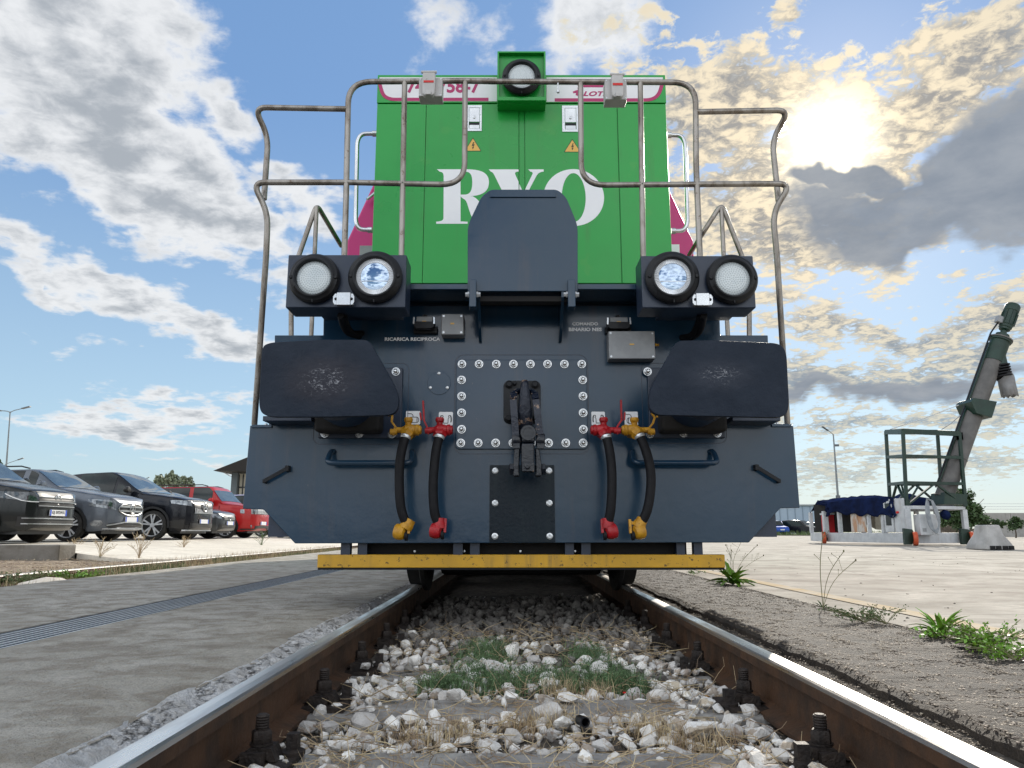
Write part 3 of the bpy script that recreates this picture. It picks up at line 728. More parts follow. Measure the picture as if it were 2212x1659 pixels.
for y0 in (5.95, 8.15): LP('traction_motor', MB().box(-.62, .62, y0 + .1, y0 + .95, .06, .85).box(-.66, .66, y0 - .45, y0 - .12, .20, .9), darkrec, bevel=.04)
LP('fuel_tank', MB().box(-1.2, 1.2, 9.3, 11.4, .12, 1.0), darkrec, bevel=.05)

# end plate outline
op = [(540, 919), (580, 919), (582, 902), (593, 902), (593, 724), (698, 724), (699, 660), (1554, 660), (1556, 724), (1659, 724), (1665, 902), (1674, 904), (1674, 919), (1714, 919), (1728, 1097), (1686, 1098),
      (1618, 1172), (637, 1174), (569, 1101), (524, 1099)]
plate = LP('end_plate', MB().prism([xz(P(a, b, YP)) for a, b in op], YP, YP + .03), navy, bevel=.004)
# side skirts behind the plate's shoulders
LP('step_housing', MB().box(P(600, 730, YP).x, P(690, 730, YP).x, YP + .03, YP + .9, P(600, 1160, YP).z, P(600, 728, YP).z), navy2)
LP('step_housing', MB().box(P(1562, 730, YP).x, P(1655, 730, YP).x, YP + .03, YP + .9, P(600, 1160, YP).z, P(600, 728, YP).z), navy2)
LP('buffer_beam', MB().box(P(705, 730, YP).x, P(1548, 730, YP).x, YP + .03, YP + .6, P(600, 1150, YP).z, P(600, 640, YP).z), navy2)
# small ledges at the handrail feet
for a, b, v0, v1 in ((538, 582, 916, 921), (1672, 1716, 914, 919)):
    q0, q1 = P(a, v0, YP - .05), P(b, v1, YP - .05)
    led = LP('rail_foot_bracket', MB().box(q0.x, q1.x, YP - .012, YP + .12, q1.z - .002, q0.z + .002), navy, bevel=.003)
    for k in (.62, .85):
        LP('bolt', MB().lathe([(.009, 0), (.009, .01), (.006, .013)], (q0.x + (q1.x - q0.x) * (k if a < 1000 else 1 - k), YP + .02, q0.z), 'z', 10), zinc, led)
# steps under the buffers
for a, b in ((573, 677), (1577, 1681)):
    q0, q1 = P(a, 901, YP - .12), P(b, 915, YP - .12)
    LP('step_tread', MB().box(q0.x, q1.x, YP - .16, YP, q1.z + .008, q0.z), navy2, bevel=.003)

def ring_mb(pts_out, pts_in, y0, y1):
    return MB().prism(pts_out, y0, y1, 'y', inner=pts_in)
def panel(u0, v0, u1, v1, Y, th, name, m_, r=.012, parent=None, bev=.004):
    a, b = P(u0, v0, Y), P(u1, v1, Y)
    return LP(name, MB().prism(rrect(a.x, b.x, b.z, a.z, r), Y - th, Y), m_, parent, bevel=bev), a, b
bolt_me = None
def hexbolt(parent, x, z, y, k=1.0):
    """a plated bolt with its washer, facing the viewer"""
    global bolt_me
    if bolt_me is None:
        m_ = MB()
        m_.lathe([(.0235, 0), (.0235, -.004), (.0225, -.0055)], (0, 0, 0), 'y', 20)
        m_.lathe([(.0185, -.0055), (.0190, -.008), (.0190, -.015), (.0165, -.018)], (0, 0, 0), 'y', 6)
        m_.lathe([(.0125, -.018), (.0115, -.027), (.006, -.032), (0, -.033)], (0, 0, 0), 'y', 14)
        bolt_me = m_.mesh('bolt', [chrome], True, 30, fix=True)
    o = bpy.data.objects.new('bolt', bolt_me); C.objects.link(o); o.parent = parent
    o.location = Vector((x, y, z)) - wloc(parent); o.scale = (k, k, k); o.rotation_euler = (0, rng.uniform(0, 1), 0); return o
def weldline(u0, v0, u1, v1, r, Y=YP, w_=.003):
    a, b = P(u0, v0, Y), P(u1, v1, Y)
    o = rrect(a.x, b.x, b.z, a.z, r, 6); i = rrect(a.x + w_, b.x - w_, b.z + w_, a.z - w_, r - w_, 6)
    LP('weld_seam', ring_mb(o, i, Y - .002, Y), navy2)
# central bolted plate
weldline(983, 766, 1274, 981, .05)
cp, a, b = panel(986.5, 778, 1270, 971, YP, .012, 'coupler_plate', navy, .02)
for u in (998, 1035, 1072, 1109, 1145.7, 1182.7, 1219, 1256.6):
    q = P(u, 786.8, YP - .012); hexbolt(cp, q.x, q.z, q.y)
for v in (821, 856, 892, 927.5):
    for u in (997.2, 1258.6 + (v - 821) * .012): q = P(u, v, YP - .012); hexbolt(cp, q.x, q.z, q.y)
for u in (995.5, 1033, 1070.7, 1108, 1148, 1185, 1222, 1259.5): q = P(u, 957, YP - .012); hexbolt(cp, q.x, q.z, q.y)
# lower cover plate with socket screws
cv, a, b = panel(1058, 1005, 1199, 1171, YP, .006, 'cover_plate', coverm, .003, bev=.001)
for (gx, gy) in ((893, 898), (1340, 898), (892, 1166), (1342, 1166), (890, 1440), (1345, 1440)):
    q = ZG(gx, gy, YP - .006)
    LP('socket_screw', MB().lathe([(.0165, 0), (.0165, -.002), (.0105, -.004), (.0105, -.011), (.0055, -.011), (.0045, -.006), (0, -.006)], q, 'y', 16), zinc, cv, fix=True)
# round cover
q = P(948.6, 828, YP); rc = LP('round_cover', MB().lathe([(.0625, 0), (.0625, -.0035), (.0615, -.0045), (0, -.0045)], q, 'y', 48), navy, fix=True, smooth=False)
for (gx, gy) in ((427, 90), (355, 209), (496, 209)):
    q = ZG(gx, gy, YP - .004); LP('screw', MB().lathe([(.0085, 0), (.008, -.004), (.004, -.006), (0, -.006)], q, 'y', 14), zinc, rc)

# ---- buffers
def buffer(side):
    f = ZC if side < 0 else ZD
    YB = 3.42
    if side < 0:
        outl = [(170, 757), (230, 733), (600, 713), (918, 714), (1125, 1078), (1127, 1190), (1085, 1240), (640, 1252), (205, 1253), (147, 1205)]
        rad = [.04, .02, 0, .03, .10, .05, .035, 0, .05, .05]
    else:
        outl = [(1238, 720), (1500, 718), (1960, 738), (2003, 800), (2022, 1190), (1990, 1258), (1500, 1248), (1085, 1240), (1038, 1190), (1042, 1062)]
        rad = [.03, 0, .05, .04, .05, .05, 0, .035, .05, .10]
    o2 = rpoly(XZ(f, outl, YB), rad, 6)
    cx = sum(p[0] for p in o2) / len(o2); cz = sum(p[1] for p in o2) / len(o2)
    ccx, ccz = xz(P(703, 822, YB)) if side < 0 else xz(P(1552, 822, YB))
    m_ = MB(); n = len(o2); rings = [(1.0, .030), (1.0, .003), (.992, 0.0), (.85, -.001), (.6, -.003), (.3, -.0045), (.1, -.005)]
    vs = []
    for s_, dy in rings:
        for (x, z) in o2:
            X, Z = ccx + (x - ccx) * s_, ccz + (z - ccz) * s_
            d_ = math.hypot(X - ccx, Z - ccz); dd = 0
            if d_ < .26: dd = .0025 * fb(X * 3, Z * 3, 5) * (1 - d_ / .26)
            vs.append((X, YB + dy + dd, Z))
    fs = [list(range(n))[::-1], [(len(rings) - 1) * n + k for k in range(n)]]
    for i in range(len(rings) - 1):
        for k in range(n): fs.append((i * n + k, i * n + (k + 1) % n, (i + 1) * n + (k + 1) % n, (i + 1) * n + k))
    m_.add(vs, fs)
    bf = LP('buffer', m_, buf_face[side], fix=True, angle=25)
    bf['label'] = 'dark left hand buffer with a worn round centre' if side < 0 else 'dark right hand buffer with white scratches at the centre'
    c3 = Vector((ccx, YB, ccz))
    LP('plunger', MB().lathe([(.10, .02), (.115, .05), (.115, .3)], c3, 'y', 28), blackp, bf)
    LP('casing', MB().lathe([(.135, .22), (.15, .24), (.15, .56), (.165, .59)], c3, 'y', 28), navy2, bf)
    # base plate with bolts
    if side < 0: U0, U1 = 696, 867
    else: U0, U1 = 1397, 1565
    pz0, pz1 = P(U0, 796, YP), P(U1, 947, YP)
    bp_ = LP('base_plate', MB().box(pz0.x, pz1.x, YP - .022, YP, pz1.z, pz0.z), navy2, bf, bevel=.004)
    bx = MB().box(c3.x - .17, c3.x + .17, 3.9, YP - .022, c3.z - .17, c3.z + .15)
    LP('mounting_block', bx, darkrec, bf, bevel=.02)
    bl = [(702, 936.5), (776.5, 937), (847, 938)] if side < 0 else [(1404, 938), (1476, 936), (1549, 936)]
    bl += [(855.5, 803)] if side < 0 else [(1398.6, 803)]
    for (u, v) in bl:
        q = P(u, v, YP - .022); hexbolt(bf, q.x, q.z, q.y, .98)
    if side < 0: weldline(684, 784, 880, 960, .04)
    else: weldline(1384, 784, 1571, 958, .04)
    # grease smears
    return bf
def buffer_mat(name, side):
    m = bufm.copy(); m.name = name; T = NT(m.node_tree); b = T.n['Principled BSDF']
    tc = T.new('ShaderNodeTexCoord').outputs['Object']
    cx, cz = xz(P(703, 822, 3.42)) if side < 0 else xz(P(1552, 810, 3.42))
    k = T.vm('LENGTH', T.mapping(tc, (cx - 0.0, 3.42 - 5.6, cz), (0, 0, 0), (.26, .3, .16) if side < 0 else (.22, .3, .10), 'TEXTURE'))
    old = b.inputs['Base Color'].links[0].from_socket
    n1 = T.noise(tc, 14, 6, .7, 1.2); n2 = T.noise(T.mapping(tc, scale=(1, 1, 2.2)), 30, 7, .75, 1.5)
    mask = T.ss(T.m('ADD', k, T.m('MULTIPLY', n1, .7)), .65, 1.35, 1, 0)
    c = T.mix(T.m('MULTIPLY', mask, .55), old, (.030, .026, .034) if side < 0 else (.022, .028, .045))
    sc = T.m('MULTIPLY', T.ss(n2, .54, .62), T.ss(T.m('ADD', k, T.m('MULTIPLY', n1, .7)), .50, .85, 1, 0))
    c = T.mix(T.m('MULTIPLY', sc, .7), c, (.40, .41, .45)); T.l.new(c, b.inputs['Base Color'])
    T.put(b.inputs['Roughness'], T.m('MULTIPLY_ADD', mask, -.22, .55))
    return m
buf_face = {-1: buffer_mat('left_buffer_paint', -1), 1: buffer_mat('right_buffer_paint', 1)}
BL = buffer(-1); BR = buffer(1)

# ---- draw hook and screw coupling (ZK coordinates)
YC = 3.72
a, b = ZK(237, 88, YP - .02), ZK(785, 715, YP - .02)
hk = LP('draw_hook', MB().prism(rrect(a.x, b.x, b.z, a.z, .03), YP - .03, YP - .012), blackp, bevel=.004)
for (x, y) in ((318, 140), (700, 142), (310, 640), (715, 640), (400, 130)):
    q = ZK(x, y, YP - .03); k = .5 if x == 400 else 1
    LP('bolt', MB().lathe([(.022 * k, 0), (.022 * k, -.006), (.017 * k, -.008), (.017 * k, -.018), (.012 * k, -.022), (0, -.022)], q, 'y', 12), blackp, hk, fix=True)
hx = ZK(550, 300, YC).x; zt = ZK(550, 62, YC).z; zb = ZK(550, 690, 3.80).z
# hook blade: side profile (y, z), thin at the tip, thick at the throat
def hook_mb():
    prof = [(YP - .03, zt - .12, .045), (3.93, zt - .11, .042), (3.85, zt - .14, .04), (3.81, zt - .19, .04)]
    m_ = MB()
    side = [(YP - .02, zt - .10), (3.92, zt - .12), (3.87, zt - .18), (3.83, zt - .155), (3.78, zt - .05), (3.755, zt - .004), (3.735, zt), (3.712, zt - .02), (3.70, zt - .07), (3.695, zt - .14),
            (3.71, zt - .22), (3.76, zt - .29), (3.84, zt - .32), (YP - .02, zt - .33)]
    wid = [.045, .042, .040, .036, .026, .017, .014, .018, .026, .032, .037, .041, .044, .045]
    n = len(side); vs = []
    for (y, z), w_ in zip(side, wid): vs.append((hx - w_, y + .0, z))
    for (y, z), w_ in zip(side, wid): vs.append((hx - w_ * .45, y - .012 if z > zt - .3 and y < 3.8 else y, z))
    for (y, z), w_ in zip(side, wid): vs.append((hx + w_ * .45, y - .012 if z > zt - .3 and y < 3.8 else y, z))
    for (y, z), w_ in zip(side, wid): vs.append((hx + w_, y, z))
    fs = [list(range(n)), [3 * n + i for i in range(n)][::-1]]
    for r_ in range(3):
        for i in range(n): j = (i + 1) % n; fs.append((r_ * n + j, r_ * n + i, (r_ + 1) * n + i, (r_ + 1) * n + j))
    return m_.add(vs, fs)
LP('hook', hook_mb(), wornhook, hk, fix=True, bevel=.006, angle=50)
sc_ = LP('screw_coupling', MB().box(ZK(500, 1000, 3.7).x, ZK(700, 1000, 3.7).x, 3.66, 3.78, ZK(550, 1010, 3.7).z, ZK(550, 760, 3.7).z).box(
    ZK(495, 1280, 3.7).x, ZK(690, 1280, 3.7).x, 3.66, 3.77, ZK(550, 1420, 3.7).z, ZK(550, 1010, 3.7).z), blackg, bevel=.012)
shk = fillet([ZK(400, 870, 3.70), ZK(385, 420, 3.70), ZK(400, 250, 3.77), ZK(560, 215, 3.80), ZK(690, 250, 3.77), ZK(735, 420, 3.70), ZK(770, 860, 3.70)], .05, 5)
m_ = MB(); 
for sgn, pth in ((-1, [ZK(415, 900, 3.69), ZK(395, 600, 3.69), ZK(378, 380, 3.70), ZK(385, 290, 3.74)]), (1, [ZK(772, 880, 3.69), ZK(740, 600, 3.69), ZK(712, 380, 3.70), ZK(695, 290, 3.74)])):
    for i in range(3): m_.beam(pth[i], pth[i + 1] + (pth[i + 1] - pth[i]) * .04, .033, .030, (0, 1, 0))
m_.tube(fillet([ZK(385, 300, 3.73), ZK(420, 235, 3.78), ZK(550, 250, 3.83), ZK(655, 235, 3.78), ZK(697, 300, 3.73)], .04, 4), .016, 10)
LP('shackle', m_, wornlink, sc_, bevel=.006)
for x0, x1, x2 in ((360, 485, 0), (715, 845, 0)):
    qa, qb = ZK(x0, 960, 3.70), ZK(x1, 960, 3.70)
    LP('trunnion', MB().lathe([(.030, 0), (.034, .006), (.034, (qb - qa).length - .006), (.030, (qb - qa).length)], qa, 'x', 20).box(qa.x + .004, qb.x - .004, 3.672, 3.735, ZK(400, 1090, 3.7).z, qa.z), blackg, sc_)
q = ZK(600, 850, 3.655)
LP('pivot_disc', MB().lathe([(.038, .02), (.038, .002), (.036, 0), (.025, 0), (.024, .003), (.007, .003), (.006, .008), (0, .008)], q, 'y', 28), blackg, sc_, fix=True)
for xa, xb, xc, xd in ((395, 480, 380, 470), (700, 760, 705, 800)):
    m_ = MB(); m_.prism([xz(ZK(xa, 1080, 3.7)), xz(ZK(xb, 1080, 3.7)), xz(ZK(xd, 1330, 3.7)), xz(ZK(xd, 1500, 3.7)), xz(ZK(xc, 1500, 3.7)), xz(ZK(xc, 1330, 3.7))], 3.685, 3.735)
    LP('side_link', m_, blackg, sc_, bevel=.007)
for xa, xb in ((322, 385), (795, 852)):
    qa, qb = ZK(xa, 1390, 3.71), ZK(xb, 1390, 3.71)
    LP('pin_nut', MB().lathe([(.026, 0), (.03, .004), (.03, (qb - qa).length)], qa, 'x', 6), blackg, sc_)
LP('lower_block', MB().box(ZK(505, 1290, 3.7).x, ZK(690, 1290, 3.7).x, 3.652, 3.70, ZK(550, 1440, 3.7).z, ZK(550, 1290, 3.7).z).lathe([(.018, 0), (.014, -.012)], ZK(590, 1345, 3.652), 'y', 14), blackg, sc_, bevel=.008)

# ---- brake hoses
def brake_hose(fn, body, handle, hose, head, m_, label, dirn, Y=3.93):
    bx, by = body
    pth = fillet([fn(x, y, Y - .07 - .02 * math.sin(math.pi * i / (len(hose) - 1))) for i, (x, y) in enumerate(hose)], .12, 5)
    h = LP('brake_hose', MB().tube(pth, .0235, 16), rubber); h['label'] = label
    c = fn(bx, by, Y - .045)
    v = MB()
    v.lathe([(.012, -.064), (.022, -.060), (.024, -.050), (.029, -.048), (.029, -.034), (.025, -.030), (.029, -.016), (.031, 0), (.028, .018), (.018, .030), (.015, .04), (.015, .060)], c, (-dirn, 0, 0), 20)
    v.lathe([(.014, -.01), (.016, .028), (.021, .034), (.023, .044), (.019, .054), (.0, .057)], c + Vector((-.005 * dirn, 0, .01)), 'z', 18)
    v.box(c.x - .012, c.x + .010, c.y - .026, c.y + .0, c.z + .045, c.z + .060)
    v.lathe([(.026, 0), (.03, .02), (.024, .1)], c + Vector((0, .012, -.005)), 'y', 16)   # pipe into the plate
    d = (pth[1] - c).normalized()
    v.lathe([(.03, 0), (.031, .018), (.034, .02), (.036, .034), (.030, .046)], c, (pth[0] - c).normalized(), 6)
    LP('valve_body', v, m_, h, angle=30)
    LP('hose_collar', MB().lathe([(.0265, 0), (.0275, .004), (.0275, .014), (.0255, .017)], pth[0] + (c - pth[0]).normalized() * .006, (pth[1] - pth[0]), 20), zinc, h)
    hm = MB(); hp = [fn(x, y, Y - .05) for x, y in handle]
    for i in range(len(hp) - 1): hm.beam(hp[i], hp[i + 1] + (hp[i + 1] - hp[i]).normalized() * .004, .009, .020, (0, 1, 0))
    m0 = hp[len(hp) // 2]; hm.beam(hp[0] * .4 + hp[1] * .6 + Vector((.018 * -dirn, 0, -.0)), hp[1] + Vector((.014 * -dirn, .0, 0)), .009, .016, (0, 1, 0))
    hm.cyl(hp[-1] + Vector((-.018, 0, .015)), hp[-1] + Vector((.018, 0, .015)), .016, 12)
    hm.cyl(c + Vector((-.04 * dirn, 0, 0)), Vector((hp[-1].x, c.y, c.z)), .015, 12)
    LP('valve_handle', hm, m_, h, bevel=.002)
    q = fn(head[0], head[1], Y - .07); hd = MB()
    e = pth[-1]
    hd.lathe([(.0265, -.03), (.029, -.012), (.033, .0), (.033, .02)], e, (q - e).normalized(), 18)
    hd.lathe([(.016, -.034), (.03, -.030), (.037, -.018), (.040, 0), (.037, .018), (.02, .026)], q + Vector((-.018 * dirn * -1 * -1, 0, -.002)), (-dirn, .35, .2), 22)
    hd.beam(q + Vector((.03 * dirn, 0, .055)), q + Vector((.028 * dirn, -.01, -.012)), .012, .022, (0, 1, 0))
    hd.beam(q + Vector((0, 0, .03)), q + Vector((.032 * dirn, 0, .045)), .014, .02, (0, 1, 0))
    LP('coupling_head', hd, m_, h, angle=30)
    LP('gasket', MB().lathe([(.014, -.008), (.024, -.007), (.024, .007), (.014, .008)], q + Vector((.016 * dirn, -.004, -.022)), 'x', 18), rubber, h)
    return h
brake_hose(ZG, (180, 560), [(20, 435), (40, 440), (35, 490), (70, 540), (50, 600)], [(150, 612), (128, 680), (100, 820), (96, 1000), (105, 1180), (130, 1280), (165, 1345)], (130, 1400), valvey, 'left outer hose with yellow valve and yellow end', 1)
brake_hose(ZG, (440, 560), [(296, 318), (303, 480), (330, 540), (340, 590)], [(432, 612), (405, 700), (385, 880), (376, 1050), (385, 1220), (400, 1290), (430, 1340)], (430, 1390), valver, 'left inner hose with red valve and red end', 1)
brake_hose(ZG, (1785, 560), [(1935, 312), (1940, 480), (1905, 530), (1905, 590)], [(1812, 612), (1842, 720), (1860, 880), (1862, 1050), (1852, 1220), (1838, 1290), (1825, 1340)], (1828, 1395), valver, 'right inner hose with red valve and red end', -1)
brake_hose(ZF, (985, 222), [(1115, 95), (1140, 130), (1128, 170), (1100, 205), (1115, 255)], [(1030, 262), (1065, 340), (1105, 470), (1117, 600), (1100, 760), (1070, 860), (1030, 915)], (1002, 965), valvey, 'right outer hose with yellow valve and yellow end', -1)

# ---- pictogram stickers above the valves
def sticker(fn, x0, y0, x1, y1, kind, label):
    a, b = fn(x0, y0, YP), fn(x1, y1, YP); x0, x1 = a.x, b.x; z0, z1 = b.z, a.z; w_ = x1 - x0; h = z1 - z0
    s_ = LP('sticker', MB().prism(rrect(x0, x1, z0, z1, .006), YP - .0016, YP), whitep); s_['label'] = label
    def q(u, v): return Vector((x0 + u * w_, YP - .0022, z0 + v * h))
    ln = MB(); W_ = .0032
    def seg(pts):
        for i in range(len(pts) - 1): ln.beam(q(*pts[i]), q(*pts[i + 1]), W_, .0014, (0, 1, 0))
    if kind == 'tank':
        cc = [(.18, .30), (.28, .12)] ; xs = [.24, .86]
        seg([(.28, .14), (.80, .14), (.88, .22), (.9, .34), (.88, .46), (.80, .54), (.28, .54), (.20, .46), (.18, .34), (.20, .22), (.28, .14)])
        seg([(.30, .14), (.30, .54)]); seg([(.78, .14), (.78, .54)])
        seg([(.10, .80), (.36, .80), (.46, .74), (.50, .64), (.50, .54)])
    else:
        for sx in (0, 1):
            f_ = (lambda u, v: (1 - u, v)) if sx else (lambda u, v: (u, v))
            seg([f_(.12, .22), f_(.09, .36), f_(.10, .60), f_(.16, .74), f_(.26, .72)])
            seg([f_(.16, .22), f_(.13, .36), f_(.14, .58), f_(.18, .68)])
            seg([f_(.26, .76), f_(.32, .66), f_(.26, .58), f_(.33, .50), f_(.34, .16), f_(.60, .16)])
    LP('pictogram', ln, blk, s_)
sticker(ZE, 1297, 85, 1405, 188, 'tank', 'white sticker with a tank pictogram above the left yellow valve')
sticker(ZE, 1550, 92, 1656, 195, 'hoses', 'white sticker with a two hose pictogram above the left red valve')
sticker(ZF, 673, 86, 775, 186, 'hoses', 'white sticker with a two hose pictogram above the right red valve')
sticker(ZF, 916, 86, 1018, 186, 'tank', 'white sticker with a tank pictogram above the right yellow valve')

# ---- shunter's grab bars and small hooks
for us in ((718, 893), (1363, 1537)):
    pa, pb = P(us[0], 968, YP), P(us[1], 968, YP); za = P(us[0], 1000, YP - .10).z
    pth = fillet([(pa.x + .01, YP, pa.z - .02), (pa.x, YP - .03, pa.z - .02), (pa.x - .004, YP - .10, za), (pb.x + .004, YP - .10, za), (pb.x, YP - .03, pb.z - .02), (pb.x - .01, YP, pb.z - .02)], .035, 6)
    LP('grab_bar', MB().tube(pth, .0145, 14), navy, fix=False)
for pa, pb, s_ in ((ZE(218, 628, YP), ZE(395, 530, YP), 1), (ZF(1880, 500, YP), ZF(2045, 600, YP), -1)):
    m_ = MB(); d = Vector((0, -.035, 0))
    m_.beam(pa + d, pb + d, .02, .006, (0, 1, 0))
    up_ = pb if pb.z > pa.z else pa; lo = pa if up_ is pb else pb
    m_.beam(up_, up_ + d * 1.1, .02, .03); m_.beam(lo, lo + d * 1.1, .012, .02)
    LP('cable_hook', m_, blackp, bevel=.002)

# ---- connector boxes and lettering on the end plate
def box_uv(name, fn, x0, y0, x1, y1, Yf, depth, m_, parent=None, bev=.005):
    a, b = fn(x0, y0, Yf), fn(x1, y1, Yf)
    return LP(name, MB().box(a.x, b.x, Yf, Yf + depth, b.z, a.z), m_, parent, bevel=bev), a, b
def corner_screws(parent, a, b, Y, inset=.012, r=.006, m_=None):
    for x in (a.x + inset, b.x - inset):
        for z in (b.z + inset, a.z - inset):
            LP('screw', MB().lathe([(r, 0), (r, -.0015), (r * .4, -.002), (r * .35, -.001), (0, -.001)], (x, Y, z), 'y', 12), m_ or zinc, parent)
jb, a, b = box_uv('junction_box', ZC, 1424, 533, 1578, 678, YP - .09, .09, alu); corner_screws(jb, a, b, YP - .09)
LP('cable_label', MB().box((a.x + b.x) / 2 - .010, (a.x + b.x) / 2 + .010, YP - .0925, YP - .09, (a.z + b.z) / 2 - .001, (a.z + b.z) / 2 + .007), warny, jb)
jb['label'] = 'small square grey junction box'
jb, a, b = box_uv('junction_box', ZD, 757, 653, 1087, 847, YP - .09, .09, alu); corner_screws(jb, a, b, YP - .09)
LP('cable_label', MB().box((a.x + b.x) / 2 - .012, (a.x + b.x) / 2 + .012, YP - .0925, YP - .09, (a.z + b.z) / 2 - .001, (a.z + b.z) / 2 + .006), warny, jb)
jb['label'] = 'large oblong grey junction box'
LP('cable_gland', MB().lathe([(.009, 0), (.009, .014), (.006, .018), (.006, .03)], (b.x, YP - .04, a.z - (a.z - b.z) * .42), 'x', 12), valvey, jb)
for fn, x0, x1, y0, y1 in ((ZC, 1232, 1378, 540, 640), (ZD, 745, 912, 545, 642)):
    a, b = fn(x0, y0, YP - .07), fn(x1, y1, YP - .07); h = a.z - b.z; w_ = b.x - a.x
    cn = LP('connector_socket', MB().box(a.x - .004, b.x + .01, YP - .03, YP, b.z - .012, b.z + h * .3), blackp, bevel=.004)
    LP('housing', MB().box(a.x + w_ * .12, b.x - w_ * .10, YP - .075, YP - .03, b.z + h * .28, a.z - h * .12), alu, cn, bevel=.006)
    LP('base_flange', MB().prism([(a.x, b.z + h * .5), (a.x + .004, b.z + h * .12), (a.x + w_ * .15, b.z), (b.x - w_ * .15, b.z), (b.x - .004, b.z + h * .12), (b.x, b.z + h * .5)], YP - .085, YP - .03), blackp, cn, bevel=.003)
    LP('locking_lever', MB().beam((a.x + .002, YP - .088, b.z + h * .3), (a.x + .004, YP - .086, b.z + h * .78), .008, .004, (0, 1, 0)).beam((b.x - .002, YP - .088, b.z + h * .3), (b.x - .004, YP - .086, b.z + h * .78), .008, .004, (0, 1, 0)), zinc, cn)
    LP('top_gland', MB().lathe([(.013, 0), (.013, .012), (.01, .015)], ((a.x + b.x) / 2, YP - .05, a.z - h * .12), 'z', 6), blackp, cn)
    LP('cable_label', MB().box((a.x + b.x) / 2 - .011, (a.x + b.x) / 2 + .011, YP - .077, YP - .075, b.z + h * .46, b.z + h * .56), warny, cn)
def text_mesh(body, width, height, thick, bold=.0, shear=0.0):
    cu = bpy.data.curves.new('lettering', 'FONT'); cu.body = body; cu.size = 1.0; cu.offset = bold; cu.extrude = .5; cu.shear = shear; cu.resolution_u = 3
    o = bpy.data.objects.new('tmp', cu); C.objects.link(o)
    dg = bpy.context.evaluated_depsgraph_get(); me = bpy.data.meshes.new_from_object(o.evaluated_get(dg)); bpy.data.objects.remove(o); bpy.data.curves.remove(cu)
    xs = [v.co.x for v in me.vertices]; ysv = [v.co.y for v in me.vertices]
    x0, x1, y0, y1 = min(xs), max(xs), min(ysv), max(ysv)
    for v in me.vertices:
        v.co = ((v.co.x - x0) / (x1 - x0) * width, v.co.z * thick, (v.co.y - y0) / (y1 - y0) * height)
    return me
def lettering(body, fn, x0, y0, x1, y1, Y, m_, bold=.02, thick=.0015, shear=0.0, parent=None, name='lettering'):
    a, b = fn(x0, y0, Y), fn(x1, y1, Y)
    me = text_mesh(body, b.x - a.x, a.z - b.z, thick, bold, shear); me.materials.clear(); me.materials.append(m_)
    me.transform(Matrix.Translation((a.x, Y - thick / 2, b.z)))
    return LP(name, me, m_, parent)
lettering('RICARICA RECIPROCA', ZC, 1029, 698, 1416, 722, YP, whitep, .036)
lettering('COMANDO', ZD, 504, 592, 685, 615, YP, whitep, .036)
lettering('BINARIO NES', ZD, 480, 630, 711, 655, YP, whitep, .036)

# ---- cables under the lamp boxes
for fn, pts_ in ((ZC, [(720, 545, 3.72), (735, 610, 3.86), (770, 670, 3.95), (850, 690, 4.04)]), (ZC, [(745, 545, 3.75), (762, 620, 3.88), (800, 675, 3.97), (870, 670, 4.05)]),
                 (ZD, [(1425, 545, 3.72), (1412, 620, 3.86), (1380, 680, 3.95), (1300, 715, 4.04)]), (ZD, [(1400, 545, 3.75), (1380, 620, 3.88), (1340, 690, 3.97), (1270, 700, 4.05)])):
    LP('cable_conduit', MB().tube(fillet([fn(x, y, Y) for x, y, Y in pts_], .06, 5), .017, 12), rubber)

# ---- under-deck brackets and yellow guard bar
yb0, yb1 = P(686, 1198, 4.10), P(1567, 1226.5, 4.10)
gb = LP('guard_bar', MB().box(yb0.x, yb1.x, 4.10, 4.16, yb1.z, yb0.z), yellowb, bevel=.004)
LP('rubber_strip', MB().box(yb0.x + .003, yb1.x - .003, 4.105, 4.15, P(700, 1231, 4.10).z, yb1.z - .001), rubber, gb)
bb = MB()
for fn, ee in ((ZE, ((795, 868), (930, 998), (1660, 1732), (1790, 1862))), (ZF, ((480, 545), (600, 668), (1303, 1365), (1430, 1495)))):
    for x0, x1 in ee: LP('guard_bracket', MB().box(fn(x0, 1140, YP + .055).x, fn(x1, 1140, YP + .055).x, YP + .052, YP + .1, yb0.z - .01, .40), navy2, gb)
LP('cross_beam', MB().box(P(775, 1180, 4.2).x, P(1480, 1180, 4.2).x, 4.17, 4.28, .24, .47), darkrec)
bs = MB()
for u in (896, 1003, 1124, 1242): bs.lathe([(.007, 0), (.006, -.008), (0, -.009)], P(u, 1191, 4.165), 'y', 10)
LP('beam_bolts', bs, zinc)['kind'] = 'stuff'

